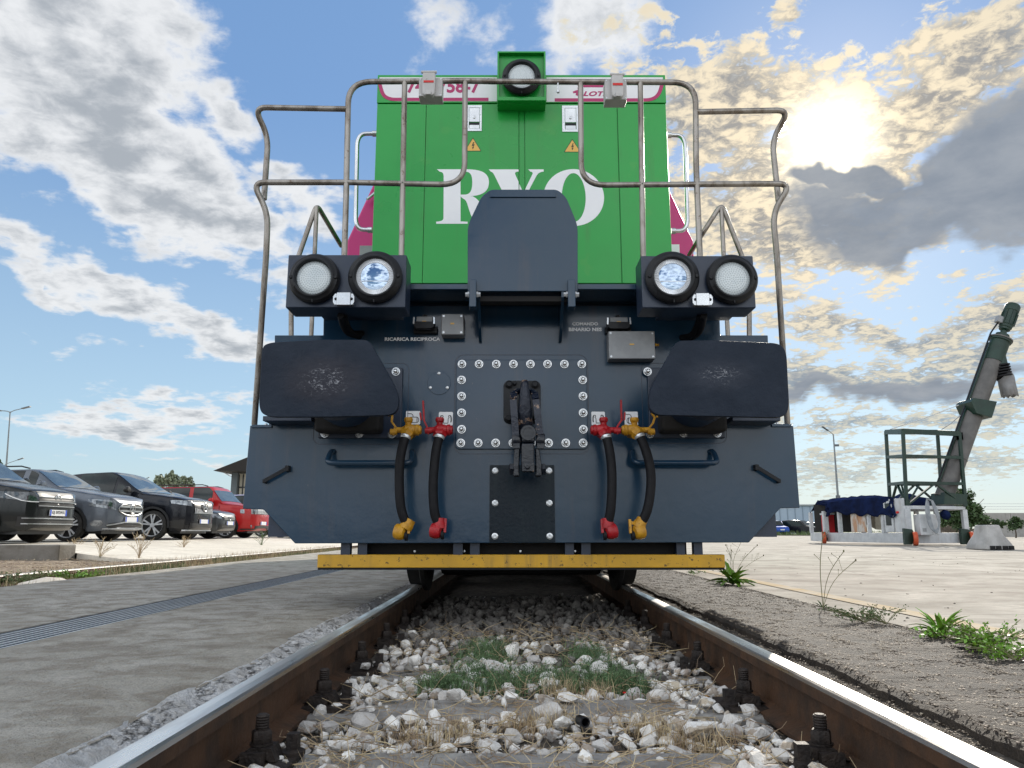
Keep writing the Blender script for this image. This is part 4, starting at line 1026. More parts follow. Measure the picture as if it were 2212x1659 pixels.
# ---- drop plate (hinged) in the middle of the deck edge
fo = [(1060, 412), (1203, 412), (1222, 427), (1247.5, 489), (1247.5, 631), (1010.5, 631), (1010.5, 489), (1040, 427)]
fo2 = rpoly([xz(P(a, b, YF)) for a, b in fo], [.02, .02, .03, .04, .004, .004, .04, .03], 5)
fp = LP('drop_plate', MB().prism(fo2, YF - .016, YF), navy, bevel=.003)
q0, q1 = ZA(1765, 1093, YF), ZB(390, 1128, YF)
LP('stiffener', MB().box(q0.x, q1.x, YF - .024, YF - .0165, q1.z, q0.z), navy, fp, bevel=.002)
for x0, x1, fn in ((1620, 1668, ZC), (472, 527, ZD)):
    a, b = fn(x0, 300, YF - .03), fn(x1, 492, YF - .03)
    hg = LP('hinge_lug', MB().box(a.x, b.x, YF - .05, YF + .02, b.z, a.z), navy, fp, bevel=.004)
    s_ = -1 if fn is ZC else 1; mid = (a.z + b.z) / 2
    for xx, ss in ((a.x, -1), (b.x, 1)):
        LP('pin_nut', MB().lathe([(.016, 0), (.016, ss * .008), (.012, ss * .010), (.012, ss * .02)], (xx, YF - .02, mid), 'x', 6), zinc, hg)
for x0, x1, fn in ((1675, 1710, ZC), (425, 470, ZD)):
    a, b = fn(x0, 300, YD), fn(x1, 650, YD)
    m_ = MB().prism([(YD - .03, a.z), (YP, a.z), (YP, b.z), (YP - .03, b.z), (YD - .03, a.z - .1)], a.x, a.x + .016, 'x')
    LP('gusset', m_, navy, bevel=.002)
LP('hinge_beam', MB().box(P(1032, 645, YD).x, P(1228, 645, YD).x, YD - .01, YD + .06, P(1, 652, YD).z, P(1, 641, YD).z), darkrec)

# ---- head lamp boxes
ledm = bpy.data.materials.new('led_lamp_lens'); ledm.use_nodes = True
def led_nodes(m, cen):
    T = NT(m.node_tree); b = T.n['Principled BSDF']; tc = T.new('ShaderNodeTexCoord').outputs['Object']
    sep = T.new('ShaderNodeSeparateXYZ'); T.l.new(tc, sep.inputs[0])
    r = T.m('SQRT', T.m('ADD', T.m('POWER', sep.outputs[0], 2), T.m('POWER', sep.outputs[2], 2)))
    a = T.m('ARCTAN2', sep.outputs[2], sep.outputs[0])
    ringn = T.m('FRACT', T.m('MULTIPLY', r, 95.0)); dr_ = T.m('ABSOLUTE', T.m('SUBTRACT', ringn, .5))
    k = T.m('ROUND', T.m('MULTIPLY', T.m('ADD', T.m('FLOOR', T.m('MULTIPLY', r, 95.0)), .5), 5.6))
    da = T.m('ABSOLUTE', T.m('SUBTRACT', T.m('FRACT', T.m('MULTIPLY', T.m('DIVIDE', a, 6.2832), k)), .5))
    dot = T.ss(T.m('SQRT', T.m('ADD', T.m('POWER', dr_, 2), T.m('POWER', da, 2))), .2, .38, 1, 0)
    T.l.new(T.mix(T.m('MULTIPLY', dot, .55), (.62, .68, .70), (.34, .39, .42)), b.inputs['Base Color'])
    b.inputs['Roughness'].default_value = .25; b.inputs['Coat Weight'].default_value = .6; b.inputs['Coat Roughness'].default_value = .03
    bp = T.new('ShaderNodeBump'); bp.inputs['Strength'].default_value = .5; bp.inputs['Distance'].default_value = .004
    T.l.new(dot, bp.inputs['Height']); T.l.new(bp.outputs[0], b.inputs['Normal'])
led_nodes(ledm, None)
glassm = mat('clear_lamp_glass', (1, 1, 1), None, .01, trans=1.0)
mirror = mat('lamp_reflector', (.34, .41, .50), (.30, .37, .47), .05, 1.0, nscale=30)
ribm = mat('ribbed_reflector', (.85, .88, .92), None, .3, .5)
def lamp(parent, fn, cx, cy, R_, lens_r, kind, Yf, lx=None, name='head_lamp'):
    c = fn(cx, cy, Yf); px = (P(1100, 600, Yf) - P(1101, 600, Yf)).length
    Ro = R_ * .3093 * px; r = lens_r * .3093 * px
    ringm = MB().lathe([(Ro * .97, 0), (Ro, -.01), (Ro, -.03), (Ro * .93, -.042), (Ro * .86, -.045), (r * 1.18, -.055), (r * 1.10, -.055), (r * 1.02, -.036), (r * 1.0, -.015)], c, 'y', 56)
    h = LP(name, ringm, blackp, parent, fix=False)
    for s_ in (-1, 1):
        LP('ring_screw', MB().lathe([(.010, 0), (.010, -.006), (.007, -.009), (0, -.009)], c + Vector((s_ * Ro * .87, -.044, .0)), 'y', 12), blackp, h)
    LP('ring_lug', MB().box(c.x - .0025, c.x + .0025, Yf - .046, Yf - .03, c.z - Ro * 1.005, c.z - Ro * .9), blackp, h)
    if kind == 'led':
        me = MB().lathe([(r * 1.02, 0), (r * .98, -.003), (r * .7, -.007), (r * .35, -.009), (0, -.0095)], (0, 0, 0), 'y', 40).mesh('lens', [ledm], True, 60, fix=True)
        o = bpy.data.objects.new('lens', me); C.objects.link(o); o.parent = h; o.location = c + Vector((0, -.030, 0)) - wloc(h)
    else:
        # parabolic bowl with ribbed rim, bulb shield and flat front glass
        LP('reflector', MB().lathe([(r * .785, -.036), (r * .6, -.0385), (r * .3, -.0405), (0, -.041)], c, 'y', 48), mirror, h, fix=True)
        rb = MB(); n = 120; vs = []
        for k in range(n):
            a = 2 * math.pi * k / n; dy = .0014 if k % 2 else -.0014
            for rr, y_ in ((r * 1.02, -.036), (r * .78, -.038)): vs.append((c.x + rr * math.cos(a), c.y + y_ + dy, c.z + rr * math.sin(a)))
        rb.add(vs, [(2 * k, 2 * k + 1, (2 * k + 3) % (2 * n), (2 * k + 2) % (2 * n)) for k in range(n)])
        LP('ribbed_rim', rb, ribm, h, smooth=False)
        LP('cutoff_bar', MB().box(c.x - r * .72, c.x + r * .72, c.y - .0415, c.y - .040, c.z - r * .30, c.z - r * .27), zinc, h)
    return h
for side in (-1, 1):
    if side < 0: fn, x0, x1, y0, y1 = ZC, 355, 1172, 120, 490
    else: fn, x0, x1, y0, y1 = ZD, 983, 1790, 127, 492
    a, b = fn(x0, y0, YL), fn(x1, y1, YL)
    lb = LP('lamp_box', MB().box(a.x, b.x, YL, YL + .17, b.z, a.z), navy2, bevel=.006)
    lb['label'] = 'dark blue twin lamp box on the left of the deck' if side < 0 else 'dark blue twin lamp box on the right of the deck'
    LP('lamp_bracket', MB().box(a.x + .12, b.x - .05, YL + .17, YL + .30, b.z + .02, b.z + .14), navy2, lb)
    if side < 0:
        lamp(lb, fn, 545, 297, 177, 118, 'led', YL); lamp(lb, fn, 968, 288, 187, 126, 'halogen', YL)
        bx0, bx1, by0, by1 = 667, 812, 383, 470
    else:
        lamp(lb, fn, 1196, 290, 187, 124, 'halogen', YL); lamp(lb, fn, 1612, 302, 177, 118, 'led', YL)
        bx0, bx1, by0, by1 = 1345, 1492, 388, 474
    q0, q1 = fn(bx0, by0, YL - .05), fn(bx1, by1, YL - .05); w_ = q1.x - q0.x; h = q0.z - q1.z
    mk = LP('marker_bracket', MB().prism([(q0.x + w_ * .18, q0.z), (q1.x - w_ * .18, q0.z), (q1.x - w_ * .18, q1.z), (q0.x + w_ * .18, q1.z)], YL - .05, YL - .046), zinc, lb, bevel=.003)
    LP('bracket_feet', MB().prism([(q0.x + w_ * .18, q0.z - .004), (q0.x + .008, q0.z - .004), (q0.x, q0.z - h * .3), (q0.x, q1.z + h * .25), (q0.x + .008, q1.z + .002), (q0.x + w_ * .18, q1.z + .002)], YL - .045, YL - .041).prism(
        [(q1.x - w_ * .18, q0.z - .004), (q1.x - .008, q0.z - .004), (q1.x, q0.z - h * .3), (q1.x, q1.z + h * .25), (q1.x - .008, q1.z + .002), (q1.x - w_ * .18, q1.z + .002)], YL - .045, YL - .041).box(
        q0.x + .01, q1.x - .01, YL - .041, YL, q1.z + .01, q0.z - .01), zinc, mk, bevel=.002)
    for xx in (q0.x + .014, q1.x - .014): LP('screw', MB().lathe([(.008, 0), (.006, -.004), (0, -.005)], (xx, YL - .045, (q0.z + q1.z) / 2), 'y', 12), blackp, mk)

# ---- hood
HT = P(1300, 164.5, YH).z; HB = P(1, 612.8, YH).z; hxl = P(808, 400, YH).x; hxr = P(1446, 400, YH).x; hc = (hxl + hxr) / 2
hood = LP('hood', MB().box(hxl, hxr, YH, 13.6, HB, HT - .02), greenp, bevel=.012)
def hx_(u, v=400): return P(u, v, YH).x
def hz_(v): return P(1000, v, YH).z
cw = lambda u: hxl + (hx_(u) - hx_(808))
pn = [(809.5, 917, 'hood_panel'), (918, 1120.5, 'hood_door'), (1121.5, 1133.5, 'centre_post'), (1134.5, 1336.5, 'hood_door'), (1338, 1444.5, 'hood_panel')]
for u0, u1, nm in pn:
    dd = .012 if nm != 'centre_post' else .006
    LP(nm, MB().box(cw(u0), cw(u1), YH - dd, YH, HB, hz_(226.5)), greenp, hood, bevel=.003)
LP('header_panel', MB().box(hxl + .001, hxr - .001, YH - .016, YH, hz_(224.5), HT), greenp, hood, bevel=.003)
LP('hood_roof', MB().box(hxl + .02, hxr - .25, YH + .05, 13.5, HT - .02, HT + .012), greenp, hood, bevel=.01)
# white band with magenta outline: left and right
def band(side):
    Yb = YH - .016
    if side < 0:
        o = [ZA(990, 322, Yb), ZA(1812, 322, Yb), ZA(1812, 446, Yb), ZA(1070, 446, Yb), ZA(1010, 400, Yb)]
        rr = [0, 0, 0, .06, .06]
    else:
        o = [ZB(325, 322, Yb), ZB(1140, 322, Yb), ZB(1122, 400, Yb), ZB(1055, 450, Yb), ZB(325, 450, Yb)]; rr = [0, 0, .06, .06, 0]
    zt_ = HT - .02
    o = [xz(p) for p in o]; o = [(p[0], zt_ if (i in (0, 1)) else p[1]) for i, p in enumerate(o)]
    bo = LP('name_band', MB().prism(rpoly(o, rr), Yb - .0015, Yb), bandm, hood)
    # magenta stripe following the lower outline
    if side < 0: path = [(993, 322), (1010, 385), (1030, 415), (1075, 432), (1753, 432)]; fn = ZA
    else: path = [(382, 436), (1045, 436), (1090, 418), (1115, 385), (1133, 322)]; fn = ZB
    pp = fillet([fn(x, y, Yb - .0022) for x, y in path], .03, 4)
    wd = .026; m_ = MB(); vs = []
    for i, p_ in enumerate(pp):
        t = (pp[min(i + 1, len(pp) - 1)] - pp[max(i - 1, 0)]).normalized(); nrm = Vector((-t.z, 0, t.x)) * wd / 2
        vs += [p_ + nrm, p_ - nrm]
    m_.add(vs, [(2 * i, 2 * i + 1, 2 * i + 3, 2 * i + 2) for i in range(len(pp) - 1)], True)
    LP('magenta_stripe', m_, magl, bo)
    return bo
bl_, br_ = band(-1), band(1)
Yt = YH - .0175
lettering('741', ZA, 1185, 292, 1345, 388, Yt, magl, .03, parent=bl_)
lettering('758-7', ZA, 1400, 292, 1695, 388, Yt, magl, .03, parent=bl_)
lettering('LOTRAS', ZB, 580, 376, 850, 410, Yt, magl, .035, shear=.3, parent=br_)
m_ = MB(); 
m_.prism([xz(ZB(x, y, Yt)) for x, y in ((508, 378), (545, 365), (540, 350), (580, 385), (548, 410), (528, 402), (532, 388), (512, 390))], Yt - .001, Yt)
LP('company_emblem', m_, magl, br_)
LP('emblem_bar', MB().prism([xz(ZB(x, y, Yt)) for x, y in ((540, 330), (725, 330), (720, 348), (548, 348))], Yt - .001, Yt), magl, br_)
# big serif letters
def bez(p0, p1, p2, p3, n=10):
    return [((1 - t) ** 3 * p0[0] + 3 * (1 - t) ** 2 * t * p1[0] + 3 * (1 - t) * t * t * p2[0] + t ** 3 * p3[0], (1 - t) ** 3 * p0[1] + 3 * (1 - t) ** 2 * t * p1[1] + 3 * (1 - t) * t * t * p2[1] + t ** 3 * p3[1]) for t in [i / n for i in range(n)]]
def clip_x(outline, x0, x1):
    """cut an outline to the strip x0..x1 so that letters break at the door gaps"""
    def clip(pl, xc, keep_less):
        out = []
        for i in range(len(pl)):
            a, b = pl[i], pl[(i + 1) % len(pl)]; ia = (a[0] <= xc) == keep_less; ib = (b[0] <= xc) == keep_less
            if ia: out.append(a)
            if ia != ib:
                t = (xc - a[0]) / (b[0] - a[0]); out.append((xc, a[1] + t * (b[1] - a[1])))
        return out
    return clip(clip(outline, x1, True), x0, False)
Yh = YH - .012
def to_w(fn, pl): return [xz(fn(x, y, Yh)) for x, y in pl]
# R is drawn in pieces that only touch: stem, bowl, leg
Rst = [(1393, 921), (1558, 921), (1558, 1285), (1607, 1287), (1607, 1301), (1388, 1301), (1388, 1287)] + bez((1388, 1287), (1430, 1284), (1440, 1278), (1440, 1250), 5) + bez((1440, 970), (1438, 940), (1430, 938), (1393, 936), 5)
bowl = [(1558.5, 921)] + bez((1600, 921), (1720, 921), (1756, 955), (1756, 1012), 10) + bez((1756, 1012), (1756, 1070), (1720, 1100), (1640, 1108), 8) + [(1600, 1112), (1558.5, 1112), (1558.5, 1098)] + bez((1585, 1098), (1625, 1098), (1640, 1070), (1640, 1012), 8) + bez((1640, 1012), (1640, 955), (1625, 937), (1585, 937), 8) + [(1558.5, 937)]
leg = [(1560, 1113), (1642, 1109)] + bez((1642, 1109), (1690, 1130), (1710, 1180), (1730, 1230), 6) + bez((1730, 1230), (1745, 1270), (1760, 1284), (1805, 1287), 5) + [(1805, 1301), (1690, 1301)] + bez((1690, 1301), (1640, 1290), (1630, 1240), (1610, 1180), 6) + bez((1610, 1180), (1600, 1140), (1590, 1125), (1560, 1122), 5)
for pl in (Rst, bowl, leg):
    LP('letter_r', MB().prism(to_w(ZA, pl), Yh - .0015, Yh), whitep, hood)
def a2(x, y): return (x, y)
# Y in the B picture's coordinates, stem below the junction
YL_ = [(-78, 922), (132, 922), (132, 936)] + bez((132, 936), (104, 938), (100, 945), (108, 965), 4) + [(164, 1085), (222, 965)] + bez((222, 965), (238, 940), (222, 937), (198, 936), 5) + [(198, 922), (305, 922), (305, 937)] + bez((305, 937), (275, 940), (262, 950), (248, 978), 5) + [(172, 1125), (172, 1265)] + bez((172, 1265), (172, 1282), (180, 1285), (216, 1286), 4) + [(216, 1300), (-5, 1300), (-5, 1286)] + bez((-5, 1286), (35, 1284), (46, 1280), (46, 1262), 4) + [(46, 1135), (-38, 965)] + bez((-38, 965), (-50, 940), (-56, 938), (-78, 936), 4)
Yw = to_w(ZB, YL_)
g0, g1_ = cw(1120.5), cw(1121.5); g2_, g3 = cw(1133.5), cw(1134.5)
for lo, hi, yy in ((-9, g0 - .001, Yh), (g1_ + .001, g2_ - .001, YH - .006), (g3 + .001, 9, Yh)):
    pl = clip_x(Yw, lo, hi)
    if len(pl) > 2: LP('letter_y', MB().prism(pl, yy - .0015, yy), whitep, hood, fix=True)
co = ZB(515, 1117, Yh); pxm = (ZB(0, 0, Yh) - ZB(1, 0, Yh)).length
ow, oh, iw, ih = 203 * pxm, 203 * pxm, 80 * pxm, 174 * pxm
gz = cw(1337.2)
LP('letter_o', MB().prism(circ(co.x, co.z, ow, 56, oh), Yh - .0015, Yh, 'y', inner=circ(co.x, co.z, iw, 56, ih)), whitep, hood)
# latches and warning triangles
for fn, x0, y0, x1, y1 in ((ZA, 1600, 475, 1705, 655), (ZB, 433, 478, 548, 660)):
    a, b = fn(x0, y0, Yh), fn(x1, y1, Yh); w_ = b.x - a.x; h = a.z - b.z
    lt = LP('door_latch', ring_mb([(a.x, a.z), (b.x, a.z), (b.x, b.z), (a.x, b.z)], [(a.x + w_ * .16, a.z - h * .09), (b.x - w_ * .12, a.z - h * .09), (b.x - w_ * .12, b.z + h * .09), (a.x + w_ * .16, b.z + h * .09)], Yh - .005, Yh), zinc, hood)
    LP('paddle', MB().box(a.x + w_ * .18, b.x - w_ * .14, Yh - .004, Yh - .001, a.z - h * .64, a.z - h * .10), chrome, lt, bevel=.001)
    LP('recess', MB().box(a.x + w_ * .18, b.x - w_ * .14, Yh - .0008, Yh - .0002, b.z + h * .1, a.z - h * .66), blackp, lt)
    LP('finger_scoop', MB().prism([(Yh - .0015, b.z + h * .10), (Yh - .0045, b.z + h * .10), (Yh - .0015, b.z + h * .24)], a.x + w_ * .2, b.x - w_ * .16, 'x'), zinc, lt)
    LP('lock', MB().lathe([(.012, 0), (.012, -.003), (.009, -.005), (.004, -.005), (.004, -.003), (0, -.003)], ((a.x + b.x) / 2 + .002, Yh - .004, a.z - h * .46), 'y', 18), zinc, lt)
    for xx in (a.x + w_ * .07, b.x - w_ * .06):
        for k in (.08, .36, .64, .92): LP('rivet', MB().lathe([(.004, 0), (.003, -.002), (0, -.0025)], (xx, Yh - .005, a.z - h * k), 'y', 8), zinc, lt)
for fn, x0, y0, x1, y1 in ((ZA, 1585, 698, 1704, 795), (ZB, 445, 708, 566, 802)):
    a, b = fn(x0, y0, Yh), fn(x1, y1, Yh); cx_ = (a.x + b.x) / 2
    def tri(k): return [(cx_, a.z - (a.z - b.z) * k * 1.6), (b.x - (b.x - a.x) * k, b.z + (a.z - b.z) * k * .7), (a.x + (b.x - a.x) * k, b.z + (a.z - b.z) * k * .7)]
    wt = LP('warning_sign', MB().prism(rpoly(tri(0), .006, 3), Yh - .001, Yh), blk, hood)
    LP('yellow_field', MB().prism(rpoly(tri(.055), .003, 3), Yh - .0016, Yh - .001), warny, wt)
    h = a.z - b.z; k = .9
    bolt_ = [(.02, .68), (.10, .70), (.02, .50), (.13, .54), (.03, .30), (.09, .31), (-.02, .14), (-.06, .33), (-.01, .31), (.02, .42), (-.10, .38)]
    LP('lightning_mark', MB().prism([(cx_ + p[0] * h * k, b.z + p[1] * h * .95) for p in bolt_], Yh - .0022, Yh - .0016), blk, wt)

# ---- top lamp housing
YTL = 4.90
a, b = P(1074.5, 110.5, YTL), P(1179.5, 217, YTL); w_ = b.x - a.x
tb = MB()
tb.prism([(a.x, a.z), (b.x, a.z), (b.x, b.z), (a.x, b.z)], YTL, YTL + .035, 'y', inner=[(a.x + .012, a.z - .012), (b.x - .012, a.z - .012), (b.x - .012, b.z + .03), (a.x + .012, b.z + .03)])
tb.box(a.x, b.x, YTL + .035, YTL + .5, b.z, a.z)
tl = LP('top_lamp_housing', tb, greenp, bevel=.003)
lamp(tl, lambda x, y, Y: P(1126.5 - 0, 170.7, Y), 0, 0, 142, 96, 'led', YTL + .005, name='top_lamp')

# ---- handrails
YR = 3.86; rr_ = .0158
LP('front_handrail', MB().tube(fillet([ZC(745, 150, YR), ZA(757, 1200, YR), ZA(776, 310, YR), ZA(1590, 303, YR), ZB(0, 308, YR), ZB(1366, 314, YR), ZB(1370, 900, YR), ZB(1398, 1560, YR)], [.1, .13, .01, .01, .13, .1], 8), rr_, 16)
   .tube([ZC(1145, 150, YR), ZA(1168, 306, YR)], rr_ * .96, 14).tube([ZD(1000, 150, YR), ZB(980, 312, YR)], rr_ * .96, 14)
   .tube(fillet([ZA(1590, 306, YR), ZA(1586, 1030, YR), ZA(775, 1012, YR)], [.13], 8), rr_ * .96, 14)
   .tube(fillet([ZB(563, 310, YR), ZB(568, 1032, YR), ZB(1370, 1026, YR)], [.13], 8), rr_ * .96, 14), steel)
for fn, fc, s_ in ((ZA, ZC, -1), (ZB, ZD, 1)):
    if s_ < 0:
        low = [(775, 1012, YR), (105, 1012, YR), (212, 1225, YR + .03)]; foot = ZC(118, 1308, YP + .05)
        mid_ = ZC(200, 130, YR + .06)
        up = [(775, 500, YR), (115, 488, YR), (215, 690, YR + .10), (185, 1130, YR + .06)]
    else:
        low = [(1370, 1026, YR), (2032, 1022, YR), (1905, 1225, YR + .03)]; foot = ZD(2008, 1303, YP + .05)
        mid_ = ZD(1935, 130, YR + .06)
        up = [(1370, 520, YR), (2022, 508, YR), (1900, 715, YR + .10), (1945, 1140, YR + .06)]
    path = [fn(*p) for p in low[:3]] + [mid_, foot]
    LP('side_handrail', MB().tube(fillet(path, [.07, .08, .05], 7), rr_, 16).tube(fillet([fn(*p) for p in up], [.07, .09], 7), rr_, 16), steel)
# little chain hook on the top rail
q = ZB(405, 318, YR - .01); LP('chain_hook', MB().tube([q, q + Vector((0, 0, -.045))], .004, 8).lathe([(0, -.012), (.009, -.006), (.009, .004), (0, .01)], q + Vector((0, 0, -.052)), 'z', 12), zinc)
# A shaped step rails, further back on both sides
YA = 4.9
for fn, fc, s_, pts1, post, mid_ in ((ZA, ZC, -1, [(724, 1455), (553, 1165), (395, 1620), (375, 1760)], (375, 690), ((553, 1180), (515, 690))),
                              (ZB, ZD, 1, [(1322, 1520), (1412, 1375), (1548, 1160), (1718, 1600), (1740, 1760)], (1742, 690), ((1545, 1180), (1592, 690)))):
    pth = [fn(x, y, YA + (.5 if i == 0 else 0)) for i, (x, y) in enumerate(pts1)] + [fc(*post, YA)]
    LP('step_handrail', MB().tube(fillet(pth, .06, 6), .0165, 12).tube([fn(*mid_[0], YA), fc(*mid_[1], YA)], .015, 12), steel)
# plated side rails on the hood corners
for fn, pts_ in ((ZA, [(968, 672), (838, 672), (824, 1340), (940, 1345)]), (ZB, [(1172, 682), (1290, 684), (1312, 1350), (1196, 1353)])):
    p_ = [fn(x, y, YH + .12) for x, y in pts_]; sgn = -1 if fn is ZA else 1
    LP('hood_handrail', MB().tube(fillet(p_, .1, 8), .0155, 14).lathe([(.022, 0), (.022, .03)], p_[0] - Vector((0.005 * -sgn * -1, 0, 0)), (sgn, 0, 0), 14).lathe([(.022, 0), (.022, .03)], p_[-1], (sgn, 0, 0), 14), chrome)

# ---- multiple unit sockets clamped on the top rail
for fn, bx, cv_, rd in ((ZA, (1268, 280, 1428, 410), (1292, 235, 1380, 405), (1300, 300, 1370, 314)), (ZB, (733, 292, 888, 432), (776, 252, 866, 418), (788, 318, 858, 334))):
    Ys = YR - .10
    sb, a, b = box_uv('coupling_socket', fn, *bx, Ys, .085, sockg, bev=.003)
    corner_screws(sb, a, b, Ys, .008, .004)
    a, b = fn(cv_[0], cv_[1], Ys - .03), fn(cv_[2], cv_[3], Ys - .03)
    w_ = b.x - a.x; h = a.z - b.z
    LP('socket_cover', MB().prism(rpoly([(a.x + .002, a.z), (b.x - .002, a.z), (b.x, a.z - h * .6), (b.x - .003, b.z + h * .08), (b.x - w_ * .2, b.z), (a.x + w_ * .2, b.z), (a.x + .003, b.z + h * .08), (a.x, a.z - h * .6)], .006, 3), Ys - .035, Ys - .002), sockg, sb, bevel=.006)
    LP('hinge', MB().cyl((a.x - .006, Ys - .03, a.z - .006), (b.x + .006, Ys - .03, a.z - .006), .008, 12), sockg, sb)
    LP('lower_lip', MB().box(a.x + w_ * .28, b.x - w_ * .28, Ys - .05, Ys - .03, b.z - .004, b.z + .02), sockg, sb, bevel=.003)
    a, b = fn(rd[0], rd[1], Ys - .036), fn(rd[2], rd[3], Ys - .036)
    LP('red_mark', MB().box(a.x, b.x, Ys - .0375, Ys - .0352, b.z, a.z), redm, sb)

# ---- cab behind the hood
YCB = 6.3; cwid = 1.5; zs = P(1, 515, YCB).z; ztop = P(1, 392, YCB).z
outl = [(-cwid, 1.66), (-cwid, zs - .02), (-cwid + .012 + (ztop - zs) * .39, ztop), (cwid - .012 - (ztop - zs) * .39, ztop), (cwid, zs - .02), (cwid, 1.66)]
cab = LP('cab', MB().prism(outl, YCB, YCB + 1.9), magp, bevel=.02)
for s_ in (-1, 1):
    pl = [(s_ * (cwid - .31), zs - .03), (s_ * (cwid - .31), zs + .02), (s_ * (cwid - .40), zs + .32), (s_ * 1.0, zs + .42), (s_ * 1.0, zs - .03)]
    wf = LP('cab_window', MB().prism(pl, YCB - .012, YCB), blackp, cab)
    pl2 = [(s_ * (cwid - .35), zs + .0), (s_ * (cwid - .35), zs + .03), (s_ * (cwid - .43), zs + .27), (s_ * 1.03, zs + .36), (s_ * 1.03, zs + .0)]
    LP('pane', MB().prism(pl2, YCB - .016, YCB - .012), mat('cab_glass', (.35, .42, .48), None, .05, .6), wf)
q = ZA(895, 1495, YCB - .02); LP('lamp_cluster', MB().box(q.x - .05, q.x + .12, YCB - .03, YCB, q.z - .10, q.z + .05), alu, cab)
q = ZA(905, 1130, YCB - .08); LP('mirror_arm', MB().tube([q, q + Vector((.1, .05, .12))], .012, 8), zinc, cab)
q = ZB(1210, 1500, YCB); LP('white_marking', MB().box(q.x - .1, q.x + .055, YCB - .003, YCB, q.z - .1, q.z + .07), whitep, cab)
LP('rear_hood', MB().box(-.95, .95, 13.6, 16.4, 1.66, 3.2), greenp)

# ================================================================== PARKED CARS
tyre = mat('tyre_rubber', (.012, .012, .012), (.03, .028, .025), .8, nscale=20)
alloy = mat('alloy_wheel', (.62, .63, .65), (.5, .51, .53), .4, .15, nscale=10)
carglass = mat('car_glass', (.006, .010, .012), (.02, .035, .035), .03, nscale=1.2, spec=.35)
carchrome = mat('car_chrome', (.50, .51, .52), None, .28, .8)
screenm = mat('windscreen_glass', (.03, .045, .055), (.08, .11, .12), .03, nscale=1.2, spec=1.0)
trim = mat('black_trim', (.012, .012, .013), None, .45)
platem = mat('number_plate', (.75, .76, .78), None, .4)
plateb = mat('plate_blue', (.02, .08, .5), None, .4)
lampg = mat('car_lamp_glass', (.34, .37, .40), (.12, .13, .15), .06, .3, nscale=9, coat=.5)
lampd = mat('dark_lamp_glass', (.03, .035, .04), (.09, .1, .11), .08, .3, nscale=20, coat=.8)
amber = mat('white_drl', (.85, .86, .88), None, .2)
def carpaint(n, c, rough=.25, metal=.3): return mat(n, c, tuple(x * 1.25 for x in c), rough, metal, nscale=1.5, coat=.3, spec=.25)
def interp(xs, ys, x):
    if x <= xs[0]: return ys[0]
    for i in range(len(xs) - 1):
        if x <= xs[i + 1]:
            t = (x - xs[i]) / (xs[i + 1] - xs[i]); t = t * t * (3 - 2 * t) * .5 + t * .5
            return ys[i] + (ys[i + 1] - ys[i]) * t
    return ys[-1]
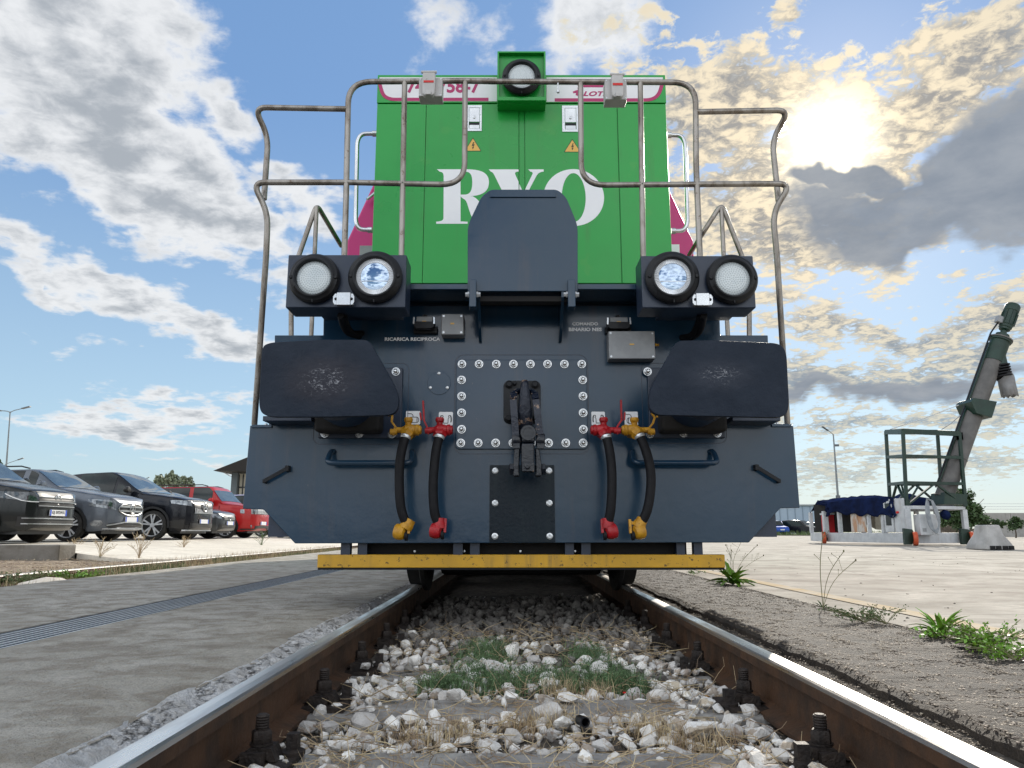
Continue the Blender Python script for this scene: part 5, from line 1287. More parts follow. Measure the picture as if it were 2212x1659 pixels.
def build_car(gz, gh, name, label, loc, rz, Lc, Wc, H, hood, cowl, roof0, roof1, tail, paint, wheel_r=.35, arch='body', grille='bars', lights='led', boxy=0.0, clear=.19,
              plate_txt=None, group='cars parked side by side on the left yard', rails=False, skid=True, detail=True, wx=(1.36, -1.32), pillar=.42, cls='car'):
    """x forward, nose at x = 0, tail at x = -Lc; stations along x, half sections mirrored"""
    t = thing(name, label, 'car', loc, rz, group)
    rim_r = .74
    hb = hood - .0
    xk = [-Lc, -Lc + .06, -Lc + .35, -roof1, -roof0, -cowl, -cowl + .25, -.45, -.12, -.03, 0]
    top = [tail, tail + .10, H - .18 if boxy > .3 else tail + .42, H - .03, H, hood + .07, hood + .04, hood - .03 + boxy * .04, hood - .10 + boxy * .08, hood - .20 + boxy * .12, hood - .28 + boxy * .14]
    wid = [Wc * .40, Wc * .45, Wc * .49, Wc * .5, Wc * .5, Wc * .5, Wc * .498, Wc * .478 + boxy * .01, Wc * .405 + boxy * .04, Wc * .31 + boxy * .07, Wc * .20 + boxy * .10]
    bot = [clear + .25, clear + .14, clear + .04, clear, clear, clear, clear, clear + .02, clear + .05, clear + .10, clear + .16]
    st = [-Lc + Lc * (i / 64) for i in range(60)] + [-.28, -.22, -.17, -.12, -.09, -.06, -.035, -.015, 0]
    st = sorted(set([s for s in st if s < -.29] + [-.28, -.22, -.17, -.12, -.09, -.06, -.035, -.015, 0]))
    def sec(x):
        zt = interp(xk, top, x); w_ = interp(xk, wid, x); zb = interp(xk, bot, x)
        belt = min(zt - .04, hood + .0 + .06 * max(0, min(1, (-x - cowl) / 2.0)))
        belt = max(belt, zb + .12)
        ins = (zt - belt) * pillar
        mid_ = zb + (belt - zb) * .45
        sh = max(.02, min(.06, (zt - belt) * .4))
        wr = max(.05, w_ - .02 - ins)
        return [(0, zb), (w_ * .6, zb), (w_ * .90, zb + .01), (w_ * .965, zb + .07), (w_ * .99, zb + (mid_ - zb) * .6), (w_, mid_), (w_ * .995, mid_ + (belt - mid_) * .55), (w_ * .975, belt - .05), (w_ * .945, belt),
                (w_ * .945 + (wr - w_ * .945) * .33, belt + (zt - .05 - belt) * .36), (w_ * .945 + (wr - w_ * .945) * .68, belt + (zt - .05 - belt) * .70), (wr, max(belt, zt - .055)), (wr - .05, max(belt, zt - .02)), (wr * .55, zt - .004), (0, zt)]
    secs = [sec(x) for x in st]; n = len(secs[0]); m_ = MB(); vs = []
    for x, s_ in zip(st, secs):
        vs += [(x, -y, z) for y, z in s_] + [(x, y, z) for y, z in s_[-2:0:-1]]
    rn = 2 * n - 2; fs = []
    for i in range(len(st) - 1):
        for k in range(rn): fs.append((i * rn + k, i * rn + (k + 1) % rn, (i + 1) * rn + (k + 1) % rn, (i + 1) * rn + k))
    fs += [list(range(rn))[::-1], [(len(st) - 1) * rn + k for k in range(rn)]]
    m_.add(vs, fs); me = m_.mesh('body', [paint, trim], True, 40, fix=True)
    body = bpy.data.objects.new('body', me); C.objects.link(body); body.parent = t
    wxs = (-(.93 if Lc > 4 else .85), -(Lc - .88))
    cut = MB()
    for x in wxs: cut.lathe([(wheel_r + .055, -Wc), (wheel_r + .055, Wc)], (x, 0, wheel_r), 'y', 36)
    co = bpy.data.objects.new('cutter', cut.mesh('cutter', [trim], fix=True)); C.objects.link(co)
    bo = body.modifiers.new('b', 'BOOLEAN'); bo.operation = 'DIFFERENCE'; bo.solver = 'EXACT'; bo.object = co
    co.parent = t; bpy.context.view_layer.update()
    me2 = bpy.data.meshes.new_from_object(body.evaluated_get(bpy.context.evaluated_depsgraph_get())); body.modifiers.clear(); body.data = me2; me2.name = 'body'
    bpy.data.objects.remove(co)
    # glass: copies of the body's faces pushed out a little
    def glass(name_, x0, x1, k0, k1, both=True, m__=carglass, push=.006, zmin=-9):
        g = MB()
        idx = [i for i, x in enumerate(st) if x0 <= x <= x1]
        if len(idx) < 2: return
        for sgn in ((-1, 1) if both else (0,)):
            g = MB() if both else g
            if both:
                rows = [[(st[i], sgn * (secs[i][k][0] + push), secs[i][k][1] + push * .4) for k in range(k0, k1 + 1)] for i in idx]
            else:
                rows = [[(st[i] + push, -secs[i][k][0], secs[i][k][1] + push) for k in range(k0, n)] + [(st[i] + push, secs[i][k][0], secs[i][k][1] + push) for k in range(n - 2, k0 - 1, -1)] for i in idx]
            w2 = len(rows[0])
            g.add([p for r_ in rows for p in r_], [(i * w2 + j, i * w2 + j + 1, (i + 1) * w2 + j + 1, (i + 1) * w2 + j) for i in range(len(rows) - 1) for j in range(w2 - 1)])
            if both: obj(name_, g, m__, t, local=True)
        if not both: obj(name_, g, m__, t, local=True)
    a = -roof0 + .10
    glass('windscreen', a - .0, -cowl - .04, 12, n - 1, both=False, m__=screenm)
    bp = -(cowl + (roof1 - cowl) * .42)
    glass('side_window', bp + .05, -roof0 + .22, 8, 11)
    glass('quarter_window', -roof0 + .24, -cowl - .38, 8, 10)
    glass('side_window', -roof1 - .15, bp - .04, 8, 11)
    if Lc > 4.2: pass
    # wheels
    for x in wxs:
        for s_ in (-1, 1):
            cy = s_ * (Wc * .5 - .025)
            w_ = MB(); r = wheel_r
            w_.lathe([(r * .74, -.0), (r * .90, .0), (r * .975, -.02), (r, -.05), (r, -.17), (r * .95, -.2), (r * .6, -.2)], (x, cy, r), (0, s_, 0), 36, caps=False)
            wh = obj('wheel', w_, tyre, t, local=True)
            rim = MB(); rim.lathe([(r * .755, .004), (r * .72, -.012), (r * .70, -.05)], (x, cy, r), (0, s_, 0), 30, caps=False); rim.cur = 1; rim.lathe([(r * .70, -.05), (r * .69, -.10), (0, -.10)], (x, cy, r), (0, s_, 0), 30); rim.cur = 0
            for q_ in range(5):
                a_ = q_ * 2 * math.pi / 5 + .3
                d = Vector((math.cos(a_), 0, math.sin(a_))); e = Vector((-d.z, 0, d.x))
                base = Vector((x, cy + s_ * -.02, r))
                for off in (-.07, .07):
                    rim.beam(base + d * r * .12, base + d * r * .74 + e * off * r * 2, r * .10, .02, (0, 1, 0))
            rim.lathe([(r * .16, -.03), (r * .14, -.008), (0, -.006)], (x, cy, r), (0, s_, 0), 16)
            rm = obj('rim', rim, [alloy, trim], wh, local=True)
            if arch == 'black':
                am = MB(); R1, R0 = r + .10, r + .045; pts_ = []
                for k in range(17):
                    an = math.pi * k / 16 * 1.10 - .16; pts_.append((x + math.cos(an) * R1, r + math.sin(an) * R1))
                for k in range(16, -1, -1):
                    an = math.pi * k / 16 * 1.10 - .16; pts_.append((x + math.cos(an) * R0, r + math.sin(an) * R0))
                am.prism(pts_, s_ * (Wc * .5 - .03), s_ * (Wc * .5 + .008), 'y'); obj('wheel_arch', am, trim, t, local=True)
    obj('underbody', MB().box(-Lc + .3, -.25, -Wc * .38, Wc * .38, clear - .02, clear + .25), trim, t, local=True)
    obj('side_sill', MB().box(wxs[1] + wheel_r + .06, wxs[0] - wheel_r - .06, -Wc * .495, Wc * .495, clear - .01, clear + .10), trim, t, local=True, bevel=.02)
    # mirrors
    for s_ in (-1, 1):
        mb_ = MB().lathe([(0, -.08), (.06, -.07), (.085, -.02), (.085, .03), (.06, .06), (0, .065)], (-cowl - .35, s_ * (Wc * .5 + .12), hood + .13), 'x', 14, sx=1.35)
        mb_.beam((-cowl - .33, s_ * (Wc * .5 - .03), hood + .07), (-cowl - .33, s_ * (Wc * .5 + .10), hood + .11), .06, .03)
        obj('mirror', mb_, paint if cls != 'suv_black' else trim, t, local=True)
    # outline of the nose at height z, walked from the middle of the front round to the side
    prof_cache = {}
    def nose(z):
        key = round(z, 3)
        if key in prof_cache: return prof_cache[key]
        pl = []
        for i in range(len(st) - 1, -1, -1):
            s_ = secs[i]
            if not (s_[0][1] <= z <= s_[-1][1]): continue
            wz = 0
            for k in range(n - 1):
                z0, z1 = s_[k][1], s_[k + 1][1]
                if z1 > z0 and z0 <= z <= z1: wz = max(wz, s_[k][0] + (s_[k + 1][0] - s_[k][0]) * (z - z0) / (z1 - z0))
            if not pl: pl.append((st[i], 0.0))
            if wz > pl[-1][1] - .002: pl.append((st[i], max(wz, pl[-1][1])))
            if st[i] < -1.3: break
        prof_cache[key] = pl; return pl
    def at_s(s_, z, push):
        sg = -1 if s_ < 0 else 1; s_ = abs(s_); pl = nose(z); acc = 0
        if len(pl) < 2: return (-.45, sg * .3, z)
        for i in range(len(pl) - 1):
            (x0, y0), (x1, y1) = pl[i], pl[i + 1]; L_ = math.hypot(x1 - x0, y1 - y0)
            if acc + L_ >= s_ or i == len(pl) - 2:
                t_ = (s_ - acc) / max(L_, 1e-6); nx_, ny_ = (y1 - y0) / max(L_, 1e-6), -(x1 - x0) / max(L_, 1e-6)
                return (x0 + (x1 - x0) * t_ + nx_ * push, sg * (y0 + (y1 - y0) * t_ + ny_ * push), z)
            acc += L_
    def front(y, z, push=.0): return at_s(y, z, push)[0]
    def fpatch(nm, y0, y1, z0, z1, m__, push=.012, skew=0.0, parent=None, nx=6, taper=0.0, round_=False):
        g = MB(); ncol = max(nx, int(abs(y1 - y0) / .05)) if nx > 1 else 1; rows = []
        for j in range(5):
            v = j / 4; row = []
            for i in range(ncol + 1):
                u = i / ncol; y = y0 + (y1 - y0) * u; zz0 = z0 + skew * u + taper * u; zz1 = z1 + skew * u - taper * u
                z = zz0 + (zz1 - zz0) * v
                if round_:
                    k_ = math.sqrt(max(0, 1 - (2 * u - 1) ** 2)) * .8 + .2; z = (zz0 + zz1) / 2 + (z - (zz0 + zz1) / 2) * k_
                row.append(at_s(y, min(max(z, clear + .08), hood - .02), push))
            rows.append(row)
        w2 = ncol + 1
        g.add([p for r_ in rows for p in r_], [(j * w2 + i, j * w2 + i + 1, (j + 1) * w2 + i + 1, (j + 1) * w2 + i) for j in range(4) for i in range(ncol)])
        return obj(nm, g, m__, parent or t, local=True)
    def fbar(y0, y1, z, th, m__, push=.02, nm='grille_bar', parent=None, vert=None):
        g = MB(); pth = [at_s(y0 + (y1 - y0) * i / 16, z, push) for i in range(17)]
        for i in range(16): g.beam(pth[i], pth[i + 1], .012, th)
        return obj(nm, g, m__, parent or t, local=True)
    gw = Wc * .27
    fx = front(0, gz)
    if grille == 'bars':           # wide grille of horizontal chrome bars joined to long lamps
        gr = fpatch('grille', -gw - .05, gw + .05, gz - gh, gz + gh, trim, .010)
        for k in range(4): fbar(-gw - .05, gw + .05, gz - gh * .8 + k * gh * .55, .014, carchrome, .022, parent=gr)
        for s_ in (-1, 1):
            h_ = fpatch('headlight', s_ * gw * 1.08, s_ * gw * 2.4, gz - .06, gz + .12, lampd, .014, skew=.04, nx=10, taper=.03)
            g = MB()
            pp = [Vector(at_s(s_ * y, z, .024)) for y, z in ((gw * 1.12, gz - .05), (gw * 1.4, gz - .05), (gw * 1.7, gz - .03), (gw * 2.0, gz + .03), (gw * 2.2, gz + .09))]
            for i in range(4): g.beam(pp[i], pp[i + 1], .01, .016)
            obj('light_strip', g, amber, h_, local=True)
        fpatch('lower_grille', -Wc * .48, Wc * .48, clear + .12, clear + .30, trim, .010)
        for z in (clear + .17, clear + .27): fbar(-Wc * .44, Wc * .44, z, .018, carchrome, .025, 'bumper_trim')
        em_z, em_r = gz + .01, .085
    elif grille == 'star':         # rounded grille with two broad bars
        gr = fpatch('grille', -gw, gw, gz - gh, gz + gh, trim, .012, round_=True)
        for z in (gz - .045, gz + .05): fbar(-gw * .95, gw * .95, z, .032, carchrome, .028, parent=gr)
        ar = MB(); pth = [at_s(gw * 1.03 * math.cos(a_), gz + gh * math.sin(a_), .02) for a_ in [k * math.pi / 12 for k in range(24)]]
        ar.tube(pth, .012, 6, closed=True); obj('grille_surround', ar, carchrome, gr, local=True)
        for s_ in (-1, 1):
            h_ = fpatch('headlight', s_ * gw * 1.18, s_ * gw * 2.35, gz - .03, gz + .19, lampg, .014, skew=.05, nx=10, taper=.04)
            fpatch('lamp_core', s_ * gw * 1.35, s_ * gw * 2.05, gz + .04, gz + .13, lampd, .020, skew=.05, parent=h_)
            fpatch('fog_lamp', s_ * Wc * .46, s_ * Wc * .60, clear + .14, clear + .28, lampg, .016, round_=True)
        fpatch('lower_grille', -Wc * .42, Wc * .42, clear + .08, clear + .24, trim, .012, round_=True)
        g = MB()
        for z, k in ((clear + .235, .31), (clear + .06, .34)):
            pp = [Vector(at_s(y, max(z, clear + .09) - (.16 * max(0, abs(y) - .3) if z > clear + .1 else 0), .03)) for y in [Wc * (k + .1) * (i / 5 - 1) for i in range(11)]]
            for i in range(10): g.beam(pp[i], pp[i + 1], .02, .026)
        obj('skid_trim', g, carchrome, t, local=True)
        em_z, em_r = gz, .10
    elif grille == 'ribs':         # upright chrome ribs
        gr = fpatch('grille', -gw, gw, gz - gh, gz + gh, trim, .010, round_=False)
        g = MB()
        for k in range(15):
            y = -gw + 2 * gw * (k + .5) / 15; g.beam(at_s(y, gz - gh * .95, .028), at_s(y, gz + gh * .95, .026), .022, .02, (1, 0, 0))
        o = obj('grille_ribs', g, carchrome, gr, local=True)
        fbar(-gw, gw, gz - gh, .02, carchrome, .02, parent=gr); fbar(-gw, gw, gz + gh, .014, carchrome, .02, parent=gr)
        for s_ in (-1, 1):
            h_ = fpatch('headlight', s_ * gw * 1.2, s_ * gw * 2.2, gz + .0, gz + .15, lampg, .014, skew=.04, nx=10, taper=.03)
            fpatch('air_intake', s_ * Wc * .42, s_ * Wc * .60, clear + .10, clear + .34, trim, .012, taper=.03)
        fpatch('lower_grille', -Wc * .34, Wc * .34, clear + .12, clear + .25, trim, .012)
        fbar(-Wc * .42, Wc * .42, clear + .06, .035, carchrome, .03, 'skid_trim')
        em_z, em_r = gz, .115
    elif grille == 'slots':        # upright slots with round lamps
        gr = fpatch('grille', -gw * 1.62, gw * 1.62, gz - .09, gz + .09, alu_dark, .010)
        for k in range(7):
            y = (k - 3) * gw * .30; fpatch('grille_slot', y - gw * .12, y + gw * .12, gz - .08, gz + .08, slotm, .018, parent=gr, nx=1)
        for s_ in (-1, 1):
            c_ = Vector(at_s(s_ * gw * 1.32, gz, -.01))
            obj('headlight', MB().lathe([(.10, 0), (.10, .03), (.085, .035), (.08, .02), (.05, .03), (0, .035)], c_, 'x', 24), [lampg], t, local=True)
            fpatch('side_lamp', s_ * Wc * .56, s_ * Wc * .63, gz - .07, gz + .06, lampg, .014, nx=2)
            obj('fog_lamp', MB().lathe([(.05, 0), (.05, .02), (0, .025)], at_s(s_ * Wc * .42, clear + .2, -.01), 'x', 16), lampg, t, local=True)
        fpatch('lower_grille', -Wc * .34, Wc * .34, clear + .12, clear + .22, trim, .012)
        fpatch('bumper_insert', -Wc * .6, Wc * .6, clear + .03, clear + .12, trim, .014)
        em_z, em_r = None, 0
    else:                           # small saloon
        gr = fpatch('grille', -gw * .9, gw * .9, gz - .08, gz + .05, trim, .010)
        for k in range(3): fbar(-gw * .85, gw * .85, gz - .06 + k * .045, .008, carchrome, .02, parent=gr)
        for s_ in (-1, 1): fpatch('headlight', s_ * gw * 1.15, s_ * gw * 2.1, gz - .05, gz + .09, lampg, .014, skew=.05, nx=10, taper=.02)
        fpatch('lower_grille', -Wc * .36, Wc * .36, clear + .08, clear + .24, trim, .012)
        em_z, em_r = gz - .01, .06
    if em_z:
        e = MB(); ex = front(0, em_z, .035)
        e.tube([(ex, em_r * math.cos(k * math.pi / 12), em_z + em_r * math.sin(k * math.pi / 12)) for k in range(24)], em_r * .13, 6, closed=True)
        if grille in ('star', 'ribs'):
            for k in range(3):
                a_ = math.pi / 2 + k * 2 * math.pi / 3; e.beam((ex, 0, em_z), (ex, em_r * math.cos(a_), em_z + em_r * math.sin(a_)), em_r * .2, em_r * .2, (1, 0, 0))
        elif grille == 'bars':
            w_ = [(-.75, .5), (-.35, -.75), (0, -.05), (.35, -.75), (.75, .5)]; v_ = [(-.4, .85), (0, .15), (.4, .85)]
            for pl in (w_, v_):
                for i in range(len(pl) - 1): e.beam((ex, pl[i][0] * em_r, em_z + pl[i][1] * em_r), (ex, pl[i + 1][0] * em_r, em_z + pl[i + 1][1] * em_r), em_r * .16, em_r * .16, (1, 0, 0))
        obj('emblem', e, carchrome, t, local=True)
    pz = {'bars': clear + .38, 'star': clear + .30, 'ribs': clear + .30, 'slots': clear + .30, 'small': clear + .28}[grille]
    px_ = front(0, pz, .03); off = .0
    npl = obj('number_plate', MB().box(px_ - .01, px_ + .004, -.26, .26, pz - .055, pz + .055), platem, t, local=True)
    for s_ in (-1, 1): obj('plate_band', MB().box(px_ + .004, px_ + .006, s_ * .26, s_ * .215, pz - .054, pz + .054), plateb, npl, local=True)
    if plate_txt:
        me = text_mesh(plate_txt, .40, .075, .002, .02); me.materials.clear(); me.materials.append(blk)
        # turn the lettering to face the nose direction
        me.transform(Matrix.Rotation(R(90), 4, 'Z')); o = bpy.data.objects.new('plate_lettering', me); C.objects.link(o); o.parent = npl
        o.location = (px_ + .006, -.20, pz - .0375)
    if rails:
        for s_ in (-1, 1):
            obj('roof_rail', MB().tube([(-roof0 - .1, s_ * Wc * .33, H), (-roof0 - .3, s_ * Wc * .34, H + .05), (-roof1, s_ * Wc * .34, H + .03), (-roof1 - .3, s_ * Wc * .33, H - .02)], .016, 8), trim, t, local=True)
    # door seams and handles
    g = MB()
    for x in (bp, -cowl - .12, -roof1 - .05):
        for s_ in (-1, 1): g.box(x - .004, x + .004, s_ * Wc * .488, s_ * (Wc * .5 + .001), clear + .2, hood - .04)
    obj('door_seams', g, trim, t, local=True)['kind'] = 'stuff'
    for x in (bp + .16, -roof1 + .10):
        for s_ in (-1, 1): obj('door_handle', MB().box(x - .10, x + .08, s_ * (Wc * .49), s_ * (Wc * .5 + .02), hood - .14, hood - .115), paint, t, local=True, bevel=.006)
    return t
alu_dark = mat('silver_grille_frame', (.35, .36, .37), None, .3, .6); slotm = mat('bright_slot', (.6, .6, .6), None, .3, .7)
p_dark = carpaint('anthracite_car_paint', (.018, .020, .021)); p_grey = carpaint('steel_grey_car_paint', (.11, .125, .15)); p_black = carpaint('black_car_paint', (.008, .009, .013))
p_red = carpaint('red_car_paint', (.36, .012, .012), .28, .05); p_silver = carpaint('dark_silver_car_paint', (.06, .065, .07)); p_lav = carpaint('pale_lavender_car_paint', (.42, .40, .55), .3, .1)
GZ = .167
build_car(.81, .15, 'parked_car', 'dark anthracite suv with wide chrome barred grille, nearest car at the left edge', (-8.80, 14.95, GZ), R(-2), 4.5, 1.84, 1.68, 1.10, 1.05, 1.85, 3.5, 1.05, p_dark, .36, 'black', 'bars', plate_txt='GJ 592WX', rails=True)
build_car(.72, .145, 'parked_car', 'steel grey crossover with a round emblem on a two bar grille', (-8.82, 17.9, GZ), R(-3), 4.42, 1.80, 1.62, 1.10, 1.15, 2.0, 3.4, 1.0, p_grey, .345, 'black', 'star', rails=True)
build_car(.88, .17, 'parked_car', 'large black suv coupe with upright chrome grille ribs, third car in the row', (-8.55, 21.45, GZ), R(-3), 4.95, 2.0, 1.82, 1.18, 1.25, 2.3, 3.0, 1.15, p_black, .385, 'black', 'ribs', cls='suv_black')
build_car(.64, .07, 'parked_car', 'low dark saloon mostly hidden between the black suv and the red car', (-8.75, 24.0, GZ), R(-2), 4.3, 1.75, 1.42, .90, 1.05, 1.9, 3.3, .95, p_silver, .31, 'body', 'small')
build_car(.88, .1, 'parked_car', 'boxy red suv with round headlights and upright grille slots', (-8.55, 26.6, GZ), R(-3), 4.25, 1.80, 1.72, 1.10, 1.05, 1.62, 3.75, 1.30, p_red, .345, 'black', 'slots', boxy=.8, rails=True, pillar=.22)
build_car(.7, .08, 'parked_car', 'pale lavender car beyond the red suv, partly behind the locomotive', (-7.7, 29.8, GZ), R(-2), 4.4, 1.8, 1.62, 1.0, 1.05, 1.9, 3.5, 1.1, p_lav, .33, 'body', 'small')
build_car(.7, .08, 'parked_car', 'dark blue hatchback with glazing seen above the red suv bonnet', (-9.6, 33.5, GZ), R(0), 4.2, 1.78, 1.62, 1.0, 1.05, 1.9, 3.4, 1.1, carpaint('dark_blue_car_paint', (.02, .03, .07)), .32, 'body', 'small')

# ---- distant cars on the right, each with body, glass and wheels
def far_car(label, u, Y, paint, rz, H=1.5, Lc=4.3):
    p = P(u, 1148, Y); t = thing('parked_car', label, 'car', (p.x, Y, .02), rz, 'distant cars parked beyond the right yard')
    b = MB(); b.prism([(-Lc / 2, .35), (-Lc / 2, .85), (-Lc * .42, .95), (-Lc * .3, H - .05), (-Lc * .12, H), (Lc * .12, H - .05), (Lc * .26, .98), (Lc * .45, .85), (Lc / 2, .65), (Lc / 2, .3), (0, .22)], -.86, .86, 'y')
    obj('body', b, paint, t, local=True, bevel=.09)
    for s_ in (-1, 1):
        obj('side_window', MB().prism([(-Lc * .36, .95), (-Lc * .27, H - .12), (-Lc * .10, H - .08), (Lc * .10, H - .12), (Lc * .21, .98)], s_ * .855, s_ * .875, 'y'), carglass, t, local=True)
    obj('windscreen', MB().add([(Lc * .125, -.7, H - .06), (Lc * .265, -.78, 1.0), (Lc * .265, .78, 1.0), (Lc * .125, .7, H - .06)], [(0, 1, 2, 3)]), carglass, t, local=True).location = (.02, 0, .02)
    obj('rear_window', MB().add([(-Lc * .31, -.7, H - .1), (-Lc * .425, -.78, .98), (-Lc * .425, .78, .98), (-Lc * .31, .7, H - .1)], [(3, 2, 1, 0)]), carglass, t, local=True).location = (-.02, 0, .02)
    for x in (-Lc * .3, Lc * .32):
        for s_ in (-1, 1): obj('wheel', MB().lathe([(.0, .02), (.2, .02), (.32, 0), (.32, -.2), (0, -.2)], (x, s_ * .84, .32), (0, s_, 0), 18), tyre, t, local=True)
    obj('number_plate', MB().box(Lc / 2, Lc / 2 + .02, -.25, .25, .5, .62), platem, t, local=True)
    return t
p_blue = carpaint('bright_blue_car_paint', (.015, .06, .30)); p_white = carpaint('white_car_paint', (.7, .7, .7), .3, 0)
far_car('bright blue hatchback far off beyond the right yard', 1669, 86, p_blue, R(-80), 1.55)
far_car('white car beside the distant blue hatchback', 1698, 90, p_white, R(-80), 1.5)
far_car('dark estate car in the distant row on the right', 1724, 86, p_black, R(-40), 1.6, 4.6)
far_car('silver grey car at the right end of the distant row', 1752, 92, p_silver, R(-25), 1.45)
far_car('black car half hidden behind the end plate corner in the distant row', 1650, 92, p_dark, R(-80), 1.5)

# ================================================================== THE AUGER MACHINE
YM = 24.0; ZG0 = -.02
whitef = mat('white_machine_paint', (.52, .54, .56), (.42, .44, .46), .45, nscale=4, streak=.5, streak_col=(.3, .25, .2))
greenf = mat('green_machine_paint', (.003, .020, .013), (.005, .030, .019), .45, nscale=3, streak=.4, streak_col=(.08, .09, .07))
spoutm = mat('pale_spout_metal', (.16, .16, .165), (.22, .22, .225), .45, nscale=3, streak=.4, streak_col=(.15, .14, .13))
tubem = mat('dusty_auger_tube', (.085, .082, .080), (.125, .12, .115), .6, nscale=2.5, streak=.8, streak_col=(.10, .09, .085))
bluet = mat('blue_tarpaulin', (.010, .014, .036), (.012, .020, .062), .95, nscale=3, bump=.35, bscale=5, spec=.0)
def HP(x, y, Y=YM): return ZH(x, y, Y)
mach = thing('batching_machine', 'white framed mobile mixing machine with blue tarpaulin and orange wheels', 'machine', (P(1950, 1170, YM).x, YM, ZG0))
def MP(name, mb, m_, parent=None, **k): return obj(name, mb, m_, parent or mach, **k)
def W(x, y, Y): return ZW(x, y, Y)
Yn, Yf = 22.6, 27.0      # near and far long sides
lx0 = W(140, 560, 25.5); lx1 = W(1015, 600, Yn)
zb0, zb1 = .06, .34
def pt(x, y, Y): q_ = W(x, y, Y); return q_
# the long base runs away to the left: near right corner C1, far left corner C0, right end C2
C1 = W(1015, 595, 23.0); C1.z = ZG0 + .18; C0 = W(150, 560, 26.8); C0.z = C1.z; C2 = W(1620, 600, 23.6); C2.z = C1.z
up = lambda q_, z: Vector((q_.x, q_.y, z))
b0, b1 = ZG0 + .07, ZG0 + .37
m_ = MB().beam(up(C0, (b0 + b1) / 2), up(C1, (b0 + b1) / 2), .12, b1 - b0).beam(up(C1, (b0 + b1) / 2), up(C2, (b0 + b1) / 2), .12, b1 - b0)
back = (C2 - C1); depth = Vector((.35, 2.2, 0))
m_.beam(up(C2, (b0 + b1) / 2), up(C2, (b0 + b1) / 2) + depth, .12, b1 - b0).beam(up(C0, .2), up(C0, .2) + depth, .12, b1 - b0)
m_.beam(up(C0, .2) + depth, up(C2, .2) + depth, .12, b1 - b0)
MP('base_frame', m_, whitef, bevel=.008)
zt_c = W(1015, 190, 23.0).z; zt_b = W(1015, 225, 23.0).z
top = (zt_c + zt_b) / 2; th = zt_c - zt_b
Cb = C1 + (C0 - C1) * .255
MP('top_frame', MB().beam(up(C1, top), up(C2, top), .12, th).beam(up(C1, top), up(Cb, top), .12, th).beam(up(C2, top), up(C2, top) + depth, .12, th)
   .beam(up(Cb, top), up(Cb, top) + depth, .12, th).beam(up(Cb, top) + depth, up(C2, top) + depth, .12, th), whitef, bevel=.008)
zl = W(160, 245, 26.5).z
for k, q_, zt2, w_ in ((0, C1, zt_b, .17), (1, C2, zt_b, .14), (2, C0, zl, .16), (3, C1 + (C0 - C1) * .80, zl + .1, .12), (4, C1 + (C0 - C1) * .43, zt_b, .10), (5, Cb, zt_b, .14), (6, C2 + depth, zt_b, .12), (7, C1 + (C2 - C1) * .62 + depth, zt_b, .12), (8, Cb + depth, zt_b, .12), (9, C0 + depth, zl, .12)):
    MP('post', MB().beam(up(q_, b1), up(q_, zt2), w_, w_), whitef, bevel=.006)
# hopper inside, doors, cabinets
hopm = mat('dusty_hopper_steel', (.34, .31, .24), (.42, .39, .32), .6, nscale=4)
d_ = (C0 - C1).normalized(); n_ = Vector((d_.y, -d_.x, 0)); n_ = n_ if n_.y < 0 else -n_
pa, pb = C1 + d_ * (C0 - C1).length * .98 - n_ * .5, C1 + (C0 - C1) * .52 - n_ * .5
MP('hopper_chute', MB().add([up(pa, zl + .05), up(pb, b1 + .1), up(pb, b1 + .05) - n_ * 1.2, up(pa, zl) - n_ * 1.2, up(pb, zl + .1), up(pb, zl + .1) - n_ * 1.2], [(0, 1, 2, 3), (0, 4, 1), (0, 3, 5, 4), (1, 4, 5, 2), (3, 2, 5)]), hopm)
rustdoor = mat('rusty_white_door', (.5, .47, .43), (.42, .24, .14), .7, nscale=3.5, contrast=(.45, .6), stretch=(1, 1, .6))
for a_, b_ in ((.645, .555), (.55, .46)):
    qa, qb = C1 + (C0 - C1) * a_ + n_ * .02, C1 + (C0 - C1) * b_ + n_ * .02
    MP('panel_door', MB().beam(up((qa), (b1 + zl) / 2 + .02), up(qb, (b1 + zl) / 2 + .02), .03, zl - b1 + .0), rustdoor)
MP('dark_interior', MB().beam(up(C1 + (C0 - C1) * .9 + Vector((0, 1.5, 0)), .85), up(C1 + (C0 - C1) * .27 + Vector((.1, 1.5, 0)), .85), .05, .95), darkrec)
qa, qb = C1 + (C0 - C1) * .22 + n_ * .06, C1 + (C0 - C1) * .125 + n_ * .06
dc = MP('cabinet_door', MB().beam(up(qa, .86), up(qb, .86), .06, .98), whitef, bevel=.01)
MP('door_window', MB().beam(up(qa * .8 + qb * .2 + n_ * .035, 1.08), up(qa * .2 + qb * .8 + n_ * .035, 1.08), .01, .30), carglass, dc)
MP('door_window', MB().beam(up(qa * .8 + qb * .2 + n_ * .035, .72), up(qa * .2 + qb * .8 + n_ * .035, .72), .01, .30), carglass, dc)
qa, qb = C1 + (C0 - C1) * .115 + n_ * .02, C1 + (C0 - C1) * .02 + n_ * .02
cb_ = MP('side_cabinet', MB().beam(up(qa, .86), up(qb, .86), .10, 1.0), whitef, bevel=.01)
MP('dial_gauge', MB().lathe([(.035, 0), (.035, .05), (0, .055)], up(qa * .5 + qb * .5 + n_ * .05, .95), n_, 16), redm, cb_)
a, b = W(1085, 280, 22.85), W(1310, 498, 22.85)
ec = MP('electrical_cabinet', MB().box(a.x, b.x, 22.7, 23.05, b.z, a.z), whitef, bevel=.015)
MP('cabinet_lid_edge', MB().box(a.x + .03, b.x - .03, 22.692, 22.70, b.z + .03, a.z - .03), whitef, ec)
MP('vent', MB().box(a.x + .06, a.x + .17, 22.685, 22.692, b.z + .1, b.z + .2), alu, ec)
